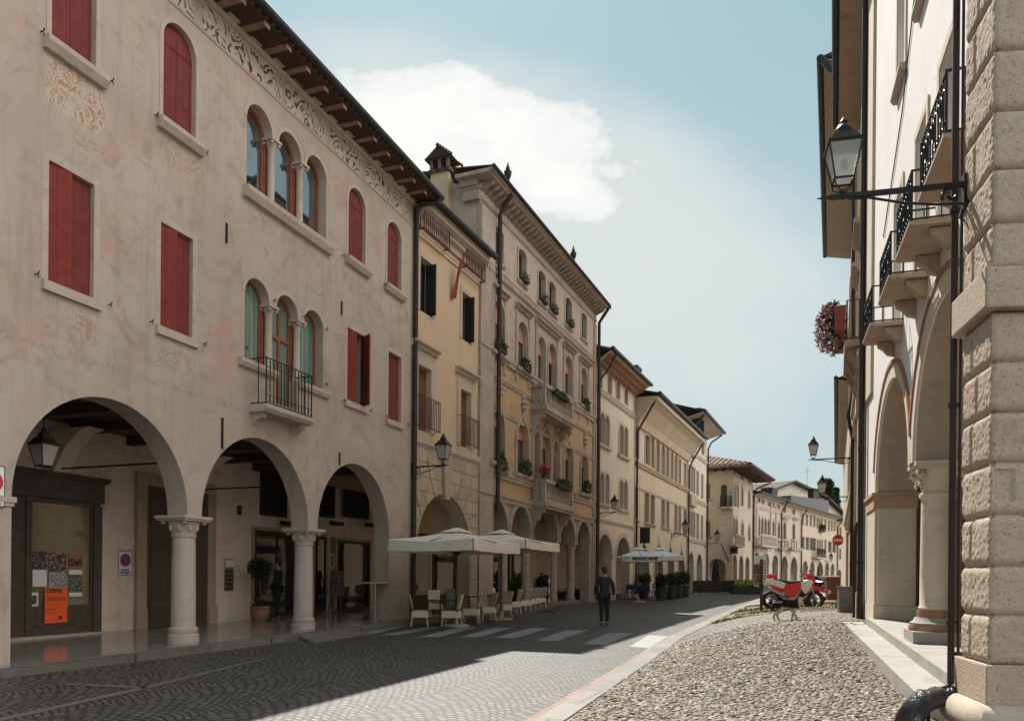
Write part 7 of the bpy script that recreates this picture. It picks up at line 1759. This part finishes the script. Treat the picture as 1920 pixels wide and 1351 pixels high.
text_mesh('lettering', 'MANZANE', .255, M['ink'], u3, Vector((.20, -1.285, 2.365)), ROT_FACE, bold=.012, sx=1.1); text_mesh('lettering', 'le', .15, M['ink'], u3, Vector((-.66, -1.285, 2.40)), ROT_FACE, bold=.004)
MB().ring([(x-.86, z+2.36) for x, z in disc(.07)], [(x-.86, z+2.36) for x, z in disc(.10)], -1.29, -1.283, True).build('emblem', M['ink'], u3)
umbrella('patio_umbrella', (8.9, 46., zroad(46)), radians(-2), 1.15, 1.3, 2.35, 2.65, 3.1, 'white_canvas', 'plain white umbrella just behind the one with lettering', 'black', 'white café umbrellas')
def closed_umbrella(c, h, r, label):
    o = empty('closed_umbrella', c, .2, label, 'umbrella')
    m = MB(); V = []; n = 20; prof = [(.25, .55), (.30, .62), (.95, .85), (1., 1.1), (.85, 1.8), (.6, 2.4), (.25, 2.85), (.08, 3.)]
    for rr, z in prof:
        for k in range(n): a = 2*pi*k/n; q = rr*r*(1+.22*cos(a*5)); V.append((q*cos(a), q*sin(a), z*h/3))
    m.add(V, [(i*n+k, i*n+(k+1) % n, (i+1)*n+(k+1) % n, (i+1)*n+k) for i in range(len(prof)-1) for k in range(n)], True); m.build('canopy', M['dark_canvas'], o)
    MB().tube([(0, 0, 0), (0, 0, h*.4)], .04, 8).tube([(0, 0, h*.95), (0, 0, h+.15)], .03, 6).build('pole', M['steel'], o); MB().lathe([(.4, 0), (.4, .06), (.05, .1)], (0, 0, 0), 16).build('base', M['black'], o)
g = gp(1342, 1108); closed_umbrella((g.x, g.y, g.z), 3.0, .30, 'folded dark umbrella standing in front of the end arch of the corner house')
# ---------------------------------------------------------------- chairs and tables of the near café
def make_chair():
    o = empty('cafe_chair', (0, 0, 0))
    s_ = MB(); s_.hexa([(-.26, -.26, .26), (.26, -.26, .26), (.26, .25, .26), (-.26, .25, .26)], [(-.23, -.24, .46), (.23, -.24, .46), (.23, .22, .46), (-.23, .22, .46)]); so_ = s_.build('seat', M['wicker'], o)
    md = so_.modifiers.new('bevel', 'BEVEL'); md.width = .02; md.segments = 2
    V = []
    for j in range(7):
        t_ = j/6; z = lerp(.5, .92, t_); y = -.22-.10*t_
        for i in range(7):
            u = i/6*2-1; w = lerp(.21, .24, t_); V.append((u*w, y-.035*(1-u*u), z+.012*(1-u*u)*t_))
    b = MB().add(V, [(j*7+i, j*7+i+1, (j+1)*7+i+1, (j+1)*7+i) for j in range(6) for i in range(6)], True).build('backrest', M['wicker'], o); md = b.modifiers.new('solid', 'SOLIDIFY'); md.thickness = .03
    for sx in (-1, 1):
        MB().tube([(sx*.21, .2, .28), (sx*.225, .23, 0)], .016, 6).build('leg', M['wicker'], o)
        MB().tube([(sx*.21, -.22, .28), (sx*.225, -.26, 0)], .016, 6).build('leg', M['wicker'], o)
        MB().tube([(sx*.225, -.21, .42), (sx*.222, -.245, .55), (sx*.235, -.335, .93)], .015, 6).build('back_post', M['brown_frame'], o)
    return o
def put(o, px, py, rz, label, cat, group, first):
    g = gp(px, py); g.z = zroad(g.y)
    c = o if first else copy_tree(o)
    c.location = g; c.rotation_euler = (0, 0, rz); tag(c, label, cat, group); return c
ch = make_chair()
CH = [(787, 1173, -80, 'wicker café chair at the very left of the group, facing right'), (846, 1174, 80, 'wicker café chair in front, its back to the right, second chair in the front row'), (883, 1168, 85, 'wicker café chair seen edge-on, third in the front row'),
      (912, 1163, 115, 'wicker café chair with its back to the street, fourth in the front row'), (942, 1157, 140, 'wicker café chair standing square with its back to the viewer, fifth in the front row'), (962, 1150, 110, 'wicker café chair in front of the close row of four'),
      (980, 1147, 118, 'first of four wicker chairs lined up closely at the right end'), (990, 1144, 118, 'second of four wicker chairs lined up closely at the right end'), (1000, 1141, 118, 'third of four wicker chairs lined up closely at the right end'), (1010, 1139, 118, 'last wicker chair at the right end of the close row'),
      (815, 1155, -165, 'wicker café chair behind the leftmost table, facing the viewer'), (850, 1150, -160, 'wicker café chair behind the second table, facing the viewer'), (890, 1147, -170, 'wicker café chair at the back near the umbrella pole'), (933, 1143, -120, 'wicker café chair at the back behind the fifth front chair')]
for i, (px, py, a, l) in enumerate(CH): put(ch, px, py, radians(a), l, 'chair', 'wicker café chairs', i == 0)
def make_table():
    o = empty('cafe_table', (0, 0, 0)); MB().lathe([(.36, .71), (.37, .72), (.37, .735), (.36, .74)], (0, 0, 0), 24).build('table_top', M['table'], o)
    MB().tube([(0, 0, .05), (0, 0, .71)], .025, 8).build('column', M['table'], o); MB().lathe([(.24, 0), (.24, .02), (.05, .05)], (0, 0, 0), 18).build('foot', M['table'], o); return o
tb = make_table()
for i, (px, py, l) in enumerate(((825, 1170, 'round dark café table nearest the left chair'), (880, 1156, 'round dark café table in the middle of the wicker chairs'), (925, 1150, 'round dark café table behind the fourth and fifth front chairs'), (968, 1142, 'round dark café table behind the close row of wicker chairs'))): put(tb, px, py, 0, l, 'table', 'dark café tables', i == 0)
# striped post
g = gp(1029, 1146); g.z = zroad(g.y); o = empty('striped_post', g, 0, 'red and white striped post on a round black foot at the end of the café', 'post')
MB().lathe([(.3, 0), (.3, .025), (.06, .05), (.04, .07)], (0, 0, 0), 24).build('foot', M['black'], o); MB().tube([(0, 0, .05), (0, 0, 2.25)], .014, 8).build('rod', M['steel'], o)
for k in range(6): MB().tube([(0, 0, .18+k*.19), (0, 0, .18+(k+1)*.19)], .028, 10).build('stripe', M['sign_red' if k % 2 == 0 else 'white_paint'], o)
# planters with white flowers before the palace columns
def flower_planter(px, py, label):
    g = gp(px, py); g.z = zroad(g.y); o = empty('flower_planter', g, D.rot, label, 'planter', 'planters with white flowers')
    MB().prism([(-.24, 0), (.24, 0), (.28, .5), (-.28, .5)], -.26, .26).build('tub', M['planter'], o)
    MB().leaves((0, 0, .55), (.3, .3, .13), 160, .09, .5, .1).build('foliage', M['leaf_dark'], o, recalc=False); MB().leaves((0, 0, .62), (.31, .31, .13), 240, .075, .6, .5).build('flowers', M['white_flower'], o, recalc=False)
flower_planter(1056, 1127, 'dark square planter of white flowers, the left one before the palace arches'); flower_planter(1086, 1123, 'dark square planter of white flowers, the right one before the palace arches')
def bush(px, py, h, r, label, y=None, pot=.4, m='leaf_dark', n=900, group='potted shrubs by the cafés', cat='shrub', rpot=None, size=.12):
    g = gp(px, py); g.z = zroad(g.y); o = empty('potted_shrub', g, 0, label, cat, group)
    rp = rpot or r*.72; MB().lathe([(rp*.78, 0), (rp, pot), (rp*1.05, pot), (rp*1.05, pot+.04), (rp*.9, pot+.04)], (0, 0, 0), 16).build('pot', M['planter'], o)
    MB().leaves((0, 0, pot+(h-pot)*.5), (r, r, (h-pot)*.55), n, size, .3, .15).build('foliage', M[m], o, recalc=False); return o
bush(1018, 1131, 1.5, .48, 'dark bushy shrub behind the striped post'); bush(968, 1140, 1.35, .5, 'feathery green fern-like plant behind the wicker chairs', m='leaf')
for i, (px, py, h, r, l) in enumerate(((1240, 1125, 1.55, .42, 'nearest tall potted shrub to the right of the lettered umbrella'), (1257, 1123, 1.6, .42, 'second potted shrub in the row right of the lettered umbrella'), (1270, 1121, 1.65, .38, 'third potted shrub in the row right of the lettered umbrella'), (1283, 1119, 1.75, .42, 'last potted shrub in the row, nearest the dark barrier'), (1207, 1120, 1.6, .5, 'potted shrub under the lettered umbrella'))):
    bush(px, py, h, r, l, pot=.75, n=700, rpot=.36)
# blue terrace furniture under the white umbrellas
def blue_chair():
    o = empty('terrace_chair', (0, 0, 0)); MB().box(-.22, .22, -.22, .22, .42, .46).build('seat', M['blue_chair'], o)
    MB().box(-.22, .22, -.25, -.221, .55, .9).build('backrest', M['blue_chair'], o)
    for x in (-.2, .2):
        for y in (-.2, .2): MB().tube([(x, y, 0), (x, y, .42 if y > 0 else .9)], .015, 5).build('leg', M['blue_chair'], o)
    return o
bc = blue_chair()
BC = [(1178, 1122, 10), (1190, 1124, 170), (1202, 1122, 20), (1214, 1124, 190), (1226, 1121, 100), (1184, 1117, -90), (1220, 1117, 60)]
for i, (px, py, a) in enumerate(BC): put(bc, px, py, radians(a), ['leftmost dark blue chair under the lettered umbrella', 'second dark blue terrace chair from the left', 'third dark blue terrace chair from the left', 'fourth dark blue terrace chair from the left', 'dark blue chair beside the nearest potted shrub', 'dark blue chair in the back row on the left', 'dark blue chair in the back row on the right'][i], 'chair', 'dark blue terrace chairs', i == 0)
o = tb
for i, (px, py, l) in enumerate(((1186, 1122, 'small dark table between the left dark blue chairs'), (1209, 1122, 'small dark table between the right dark blue chairs'))): put(tb, px, py, 0, l, 'table', 'terrace tables', False)
g = gp(1163, 1119); g.z = zroad(g.y); o = empty('serving_trolley', g, E.rot, 'white metal serving table with two shelves left of the lettered umbrella', 'table')
for z in (.5, 1.0): MB().box(-.45, .45, -.25, .25, z, z+.05).build('shelf', M['white_paint'], o)
for x in (-.42, .42):
    for y in (-.22, .22): MB().tube([(x, y, 0), (x, y, .5), (x, y, 1.05)], .02, 6).build('leg', M['white_paint'], o)
# dark barrier of the far café and lime plant
P0, P1 = gp(1299, 1113), gp(1412, 1111.5); n_ = 8
for k in range(n_):
    a = P0.lerp(P1, k/n_); b = P0.lerp(P1, (k+1)/n_); d = b-a; L_ = hypot(d.x, d.y); z = zroad(a.y)
    o = empty('barrier_panel', (a.x, a.y, z), atan2(d.y, d.x), 'dark fabric café barrier panel, number from the left end %s' % ('one two three four five six seven eight'.split()[k]), 'barrier', 'dark café barriers')
    o['label'] = ['dark fabric café barrier panel at the left end of the row', 'dark barrier panel second from the left end', 'dark barrier panel third from the left end', 'dark barrier panel left of the middle of the row', 'dark barrier panel right of the middle of the row', 'dark barrier panel third from the right end', 'dark barrier panel behind the lime green plant, left', 'dark barrier panel at the right end behind the lime green plant'][k]
    MB().box(.06, L_-.06, -.02, .02, .12, 1.05).build('cloth', M['dark_canvas'], o); MB().tube([(.03, 0, 0), (.03, 0, 1.12)], .025, 6).build('post', M['black'], o); MB().tube([(L_-.03, 0, 0), (L_-.03, 0, 1.12)], .025, 6).build('post', M['black'], o)
    MB().box(-.1, .16, -.2, .2, 0, .03).build('foot', M['steel'], o)
g = gp(1400, 1113); g.z = zroad(g.y); o = empty('potted_plant', g, 0, 'spreading lime green plant in a dark trough at the end of the barriers', 'plant')
MB().box(-1.2, 1.2, -.3, .3, 0, .55).build('trough', M['planter'], o); MB().leaves((0, 0, .8), (1.15, .4, .28), 420, .22, .5, .1).build('foliage', M['leaf_lime'], o, recalc=False)
# ---------------------------------------------------------------- info board, bin, cabinet, signs
g = gp(1427.3, 1146); o = empty('info_board', g, radians(-28), 'tall map board on a rust brown post at the edge of the verge', 'sign')
MB().box(-.045, .045, -.045, .045, 0, 1.85).build('post', M['rust'], o); MB().box(-.075, .075, -.07, .07, .78, .95).build('clamp', M['black'], o)
b_ = MB().box(-.28, .16, .05, .085, .92, 1.98).build('panel', M['paper'], o); MB().box(-.27, -.06, .043, .0495, .95, 1.68).build('map', M['post6'], b_); 
for k in range(7): MB().box(.07, .14, .045, .0495, 1.15+k*.1, 1.19+k*.1).build('text_line', M['rust'], b_)
g = gp(1560, 1127); o = empty('waste_bin', g, radians(-12), 'brown wheeled waste bin with a white sticker near the motorbike', 'bin')
MB().hexa([(-.24, -.26, .06), (.24, -.26, .06), (.24, .24, .06), (-.24, .24, .06)], [(-.31, -.34, 1.12), (.31, -.34, 1.12), (.31, .34, 1.12), (-.31, .34, 1.12)]).build('body', M['brown_bin'], o)
MB().hexa([(-.34, -.38, 1.121), (.34, -.38, 1.121), (.34, .38, 1.121), (-.34, .38, 1.121)], [(-.31, -.35, 1.19), (.31, -.35, 1.19), (.31, .36, 1.24), (-.31, .36, 1.24)]).box(-.36, .36, .381, .44, 1.1, 1.15).build('lid', M['brown_bin'], o)
for sx in (-1, 1): MB().tube([(sx*.26, .26, .12), (sx*.33, .26, .12)], .12, 14).build('wheel', M['rubber'], o)
MB().box(-.235, -.12, -.306, -.278, .38, .55).build('sticker', M['white_paint'], o)
g = gp(1588.5, 1148); o = empty('utility_cabinet', g, radians(-14), 'low grey metal cabinet against the cream townhouse', 'cabinet')
MB().box(-.25, .25, -.18, .18, -.03, .74).build('body', M['grey_box'], o); MB().box(-.27, .27, -.2, .2, .741, .77).build('top', M['grey_box'], o); MB().box(-.23, .23, -.19, -.181, .05, .70).build('door', M['grey_box'], o)
Y = 40.; X = (1570-PCX)/FPX*Y; o = empty('no_entry_sign', (X, Y, gz(X, Y)), 0, 'round red no entry sign with a white bar on a grey pole', 'sign')
zc = CAMH+ray(1570, 1012)[1]*Y-gz(X, Y)
MB().prism([(x, z+zc) for x, z in disc(.29)], -.05, -.03).build('disc', M['sign_red'], o); MB().box(-.225, .225, -.056, -.0501, zc-.055, zc+.055).build('bar', M['white_paint'], o); MB().tube([(0, 0, -.05), (0, 0, zc+.2)], .03, 8).build('pole', M['steel'], o)
x0, x1, z0, z1 = F_.rect(1193, 1206, 986, 1016, -.6)
o = empty('hanging_sign', F_.W(.25, -.0, 0), F_.rot, 'dark rectangular hanging shop sign on the long house', 'sign'); MB().box(-.06, .06, -.95, -.3, z0, z1).build('board', M['black'], o); MB().tube([(0, .12, z1+.05), (0, -1.0, z1+.05)], .02, 6).build('bracket', M['iron'], o)
x, z = H.P(1375, 1032, -.5); o = empty('hanging_sign', H.W(x, -.02, z), H.rot, 'small dark square sign on the corner house above its first arch', 'sign'); MB().box(-.05, .05, -.9, -.15, -.28, .28).build('board', M['black'], o); MB().tube([(0, .1, .32), (0, -.95, .32)], .02, 5).build('bracket', M['iron'], o)
# red cloth tied to the attic grille of the yellow house
x0, z0 = C_.P(864, 488, -.3); x1, z1 = C_.P(852, 559, -.12)
V = []
for i in range(15):
    t_ = i/14
    for j in range(5):
        u = j/4-.5; V.append((lerp(x0, x1, t_)+u*(.2+.06*t_), lerp(-.34, -.10, t_)-.04*cos(j*2.2+t_*3), lerp(z0, z1, t_)+u*.1))
o = MB().add(V, [(i*5+j, i*5+j+1, (i+1)*5+j+1, (i+1)*5+j) for i in range(14) for j in range(4)], True).build('red_cloth', M['cloth_red'], None, 'long red cloth hanging from the attic grille of the yellow house', 'banner'); o.location = C_.o; o.rotation_euler = (0, 0, C_.rot)
md = o.modifiers.new('solid', 'SOLIDIFY'); md.thickness = .01
# ---------------------------------------------------------------- motorbike and scooter
def wheel(o, x, r, w, rim=.62, spokes=5):
    t_ = MB(); n = 28
    prof = [(r-.105, -w*.42), (r-.03, -w*.5), (r, -w*.25), (r, w*.25), (r-.03, w*.5), (r-.105, w*.42)]
    V = [(x+q*cos(2*pi*k/n), y, r+q*sin(2*pi*k/n)) for q, y in prof for k in range(n)]
    t_.add(V, [(i*n+k, i*n+(k+1) % n, ((i+1) % 6)*n+(k+1) % n, ((i+1) % 6)*n+k) for i in range(6) for k in range(n)], True)
    wo = t_.build('wheel', M['rubber'], o)
    rm = MB(); 
    V = [(x+q*cos(2*pi*k/n), y, r+q*sin(2*pi*k/n)) for q, y in ((r-.10, -w*.36), (r-.125, -w*.3), (r-.125, w*.3), (r-.10, w*.36)) for k in range(n)]
    rm.add(V, [(i*n+k, i*n+(k+1) % n, ((i+1) % 4)*n+(k+1) % n, ((i+1) % 4)*n+k) for i in range(4) for k in range(n)], True)
    for k in range(spokes): a = 2*pi*k/spokes+.3; rm.tube([(x, 0, r), (x+(r-.1)*cos(a), 0, r+(r-.1)*sin(a))], .018, 5)
    rm.tube([(x, -w*.5, r), (x, w*.5, r)], .05, 10); rm.build('rim', M['rim'], wo); return wo
def pr(mb, pts, y0, y1): return mb.prism(pts, y0, y1)
g = gp(1486, 1141)
def bevel(o, w=.02, n=2):
    md = o.modifiers.new('bevel', 'BEVEL'); md.width = w; md.segments = n; md.limit_method = 'ANGLE'; return o
mo = empty('motorbike', g, radians(2), 'white and red supermoto style motorbike with a red front mudguard, parked nearest', 'motorbike')
wheel(mo, -.74, .31, .15); wheel(mo, .76, .31, .12)
bevel(MB().prism([(-1.0, .88), (-.60, .76), (-.2, .62), (-.16, .82), (-.55, .97), (-1.04, 1.02)], -.12, .12).build('tail', M['moto_white'], mo))
bevel(MB().prism([(-.72, .985), (-.1, .83), (.32, .88), (.34, .96), (-.1, .93), (-.7, 1.03)], -.11, .11).build('seat', M['black'], mo), .03, 3)
bevel(MB().prism([(.05, .62), (.12, .86), (.35, .95), (.58, 1.02), (.66, .9), (.52, .62), (.38, .5)], -.14, .14).build('fuel_tank', M['moto_white'], mo), .04, 3)
bevel(MB().prism([(-.30, .84), (.24, .88), (.2, .50), (.08, .36), (-.26, .40), (-.34, .62)], -.17, .17).build('side_panel', M['moto_red'], mo), .03, 3)
MB().tube([(-.74, 0, .31), (-.2, 0, .42), (.1, 0, .36), (.35, 0, .45), (.55, 0, .9)], .035, 8).tube([(-.2, 0, .42), (-.3, 0, .8)], .03, 8).build('frame', M['black'], mo)
bevel(MB().box(-.16, .24, -.13, .13, .26, .5).build('engine', M['steel'], mo), .04, 2)
for y in (-.09, .09): MB().tube([(.76, y, .31), (.60, y, .72), (.50, y, 1.02)], [.03, .028, .025], 8).build('fork', M['steel'], mo)
bevel(MB().prism([(.36, .70), (.58, .86), (.95, .72), (1.16, .58), (1.14, .54), (.9, .60), (.6, .64)], -.09, .09).build('front_mudguard', M['moto_red'], mo), .015)
bevel(MB().prism([(.46, .84), (.66, .80), (.74, 1.0), (.62, 1.2), (.5, 1.2)], -.13, .13).build('headlight_fairing', M['moto_red'], mo), .03, 3)
MB().tube([(.42, -.38, 1.12), (.47, -.2, 1.1), (.5, 0, 1.06), (.47, .2, 1.1), (.42, .38, 1.12)], .016, 8).tube([(.42, -.4, 1.12), (.44, -.26, 1.115)], .024, 8).tube([(.42, .4, 1.12), (.44, .26, 1.115)], .024, 8).build('handlebar', M['black'], mo)
for y in (-.3, .3): MB().tube([(.45, y, 1.11), (.42, y*1.2, 1.26)], .008, 5).blob((.42, y*1.25, 1.29), (.025, .06, .04), 8, 6).build('mirror', M['black'], mo)
MB().tube([(.15, -.16, .3), (-.3, -.17, .32), (-.45, -.17, .5)], .03, 8).tube([(-.42, -.17, .46), (-.95, -.17, .72)], .05, 10).build('exhaust', M['steel'], mo)
MB().box(-1.02, -.99, -.08, .08, .62, .8).build('number_plate', M['white_paint'], mo); MB().tube([(-.05, -.12, .3), (-.12, -.32, .0)], .015, 6).build('kickstand', M['black'], mo)
mo.scale = (1.06,)*3
gs = Vector((g.x+.40, g.y+1.1, gz(g.x+.4, g.y+1.1)))
sc = empty('scooter', gs, radians(-4), 'red scooter with tall leg shield and red top box, parked behind the motorbike', 'scooter')
wheel(sc, -.62, .24, .13); wheel(sc, .66, .24, .12)
bevel(MB().prism([(.36, .3), (.46, .3), (.62, .75), (.62, 1.2), (.52, 1.3), (.44, 1.2), (.42, .7)], -.20, .20).build('leg_shield', M['moto_red'], sc), .05, 3)
bevel(MB().prism([(-.88, .52), (-.8, .78), (-.12, .76), (-.08, .36), (-.3, .34), (-.6, .52)], -.17, .17).build('body', M['moto_red'], sc), .05, 3)
bevel(MB().prism([(-.84, .80), (-.3, .785), (-.06, .765), (-.08, .84), (-.35, .90), (-.84, .92)], -.15, .15).build('seat', M['black'], sc), .03, 3)
sc.scale = (.98,)*3
bevel(MB().box(-1.02, -.62, -.22, .22, .98, 1.28).build('top_box', M['moto_red'], sc), .06, 3); MB().box(-.9, -.7, -.1, .1, .921, .979).build('rack', M['black'], sc)
MB().box(-.1, .38, -.17, .17, .26, .34).build('floorboard', M['black'], sc)
MB().tube([(.66, 0, .24), (.56, 0, .7)], .04, 8).build('fork', M['black'], sc); bevel(MB().prism([(.42, .45), (.6, .56), (.8, .5), (.93, .36), (.88, .35), (.7, .48)], -.08, .08).build('front_mudguard', M['moto_red'], sc), .02)
MB().tube([(.42, -.36, 1.3), (.48, -.15, 1.28), (.48, .15, 1.28), (.42, .36, 1.3)], .02, 8).build('handlebar', M['black'], sc)
for y in (-.28, .28): MB().tube([(.45, y, 1.3), (.42, y*1.3, 1.48)], .009, 5).blob((.42, y*1.35, 1.52), (.02, .07, .05), 8, 6).build('mirror', M['black'], sc)
# ---------------------------------------------------------------- parked car far away
Y = 84.; X = (1535-PCX)/FPX*Y; o = empty('parked_car', (X, Y, zroad(Y)+.02), radians(-62), 'dark blue parked car far down the street by the arches', 'car')
def loft(secs, n=16, closed_top=True):
    m = MB(); V = []
    for (x, w, zb, zt, r) in secs:
        for k in range(n):
            a = 2*pi*k/n; c, s = cos(a), sin(a); e = .45
            V.append((x, (abs(c)**e)*(1 if c > 0 else -1)*w, (zb+zt)/2+(abs(s)**e)*(1 if s > 0 else -1)*(zt-zb)/2))
    m.add(V, [(i*n+k, i*n+(k+1) % n, (i+1)*n+(k+1) % n, (i+1)*n+k) for i in range(len(secs)-1) for k in range(n)]+[tuple(reversed(range(n))), tuple((len(secs)-1)*n+k for k in range(n))], True); return m
loft([(-2.05, .6, .4, .8, 0), (-1.95, .76, .28, .92, 0), (-1.2, .84, .22, .98, 0), (0, .86, .2, .98, 0), (1.0, .85, .22, .92, 0), (1.8, .78, .26, .78, 0), (2.05, .6, .34, .66, 0)]).build('body', M['car'], o)
loft([(-1.7, .6, .9, 1.0, 0), (-1.2, .66, .9, 1.36, 0), (-.5, .66, .9, 1.46, 0), (.2, .65, .9, 1.42, 0), (.75, .66, .9, 1.15, 0), (1.05, .68, .88, .95, 0)]).build('cabin', M['glass'], o)
for x in (-1.25, 1.3):
    for y in (-.78, .78): 
        w_ = MB().tube([(x, y-.1*(1 if y > 0 else -1), .31), (x, y+.06*(1 if y > 0 else -1), .31)], .31, 18).build('wheel', M['rubber'], o); MB().tube([(x, y+.061*(1 if y > 0 else -1), .31), (x, y+.07*(1 if y > 0 else -1), .31)], .19, 12).build('rim', M['steel'], w_)
for y in (-.55, .55): MB().blob((1.95, y, .62), (.1, .16, .08), 8, 6).build('headlight', M['white_paint'], o); MB().blob((-2.0, y, .72), (.06, .14, .08), 8, 6).build('tail_light', M['sign_red'], o)
MB().box(2.04, 2.07, -.25, .25, .42, .53).build('number_plate', M['white_paint'], o)
# ---------------------------------------------------------------- verge: grass, low edging; trees far behind
gs_ = MB(); 
for _ in range(9000):
    s = rng.random(); v = rng.random(); Y = lerp(L2(s), L3(s)-1.5, v); X = lerp(kerb_x(Y)+.5, xr(Y)-.9, s)
    d = noise.noise(Vector((X*.5, Y*.35, 3.))); 
    if d < -.05+.35*(1-s)*rng.random(): continue
    z = gz(X, Y); h = rng.uniform(.04, .10); a = rng.uniform(0, 2*pi); w = .02; b = rng.gauss(0, .04), rng.gauss(0, .04)
    gs_.add([(X-w*cos(a), Y-w*sin(a), z), (X+w*cos(a), Y+w*sin(a), z), (X+b[0], Y+b[1], z+h)], [(0, 1, 2)])
gs_.build('grass', M['grass'], None, 'patchy short grass on the verge around the motorbike', 'grass', kind='stuff', recalc=False)
a, b = gp(1500, 1146.5), gp(1570, 1143.5); o = empty('lawn_edging', a, atan2((b-a).y, (b-a).x), 'low row of pale pickets along the front of the grass', 'edging'); L_ = (b-a).length; e = MB()
for k in range(int(L_/.11)): 
    x = k*.11; z = lerp(0, b.z-a.z, x/L_); e.box(x, x+.045, -.02, .02, z-.03, z+.15)
e.box(0, L_, .021, .04, .03, .06); e.build('pickets', M['wicker'], o)
def conifer(X, Y, z0, h, r, label):
    o = empty('conifer', (X, Y, z0), 0, label, 'tree', 'trees beyond the far roofs'); MB().tube([(0, 0, 0), (0, 0, h*.95)], [.35, .06], 7).build('trunk', M['trunk'], o); m = MB(); k = 0
    while k < 26:
        z = h*(.25+.72*k/26); q = r*(1-.75*k/26)*rng.uniform(.7, 1.1)
        for a in range(5): 
            an = a*1.256+k*.7; p = (cos(an)*q, sin(an)*q)
            for s in range(5): t_ = (s+1)/5; m.leaves((p[0]*t_, p[1]*t_, z+.25*q*t_*t_), (.3, .3, .16), 12, .45, .4, .1)
        k += 1
    m.build('crown', M['leaf_dark'], o, recalc=False)
conifer((1551-PCX)/FPX*150, 150, 6, 16, 2.6, 'dark conifer with drooping boughs beyond the grey gabled roof, left'); conifer((1566-PCX)/FPX*150, 150, 6, 14.2, 1.2, 'thin dark tree top beyond the grey gabled roof, right')
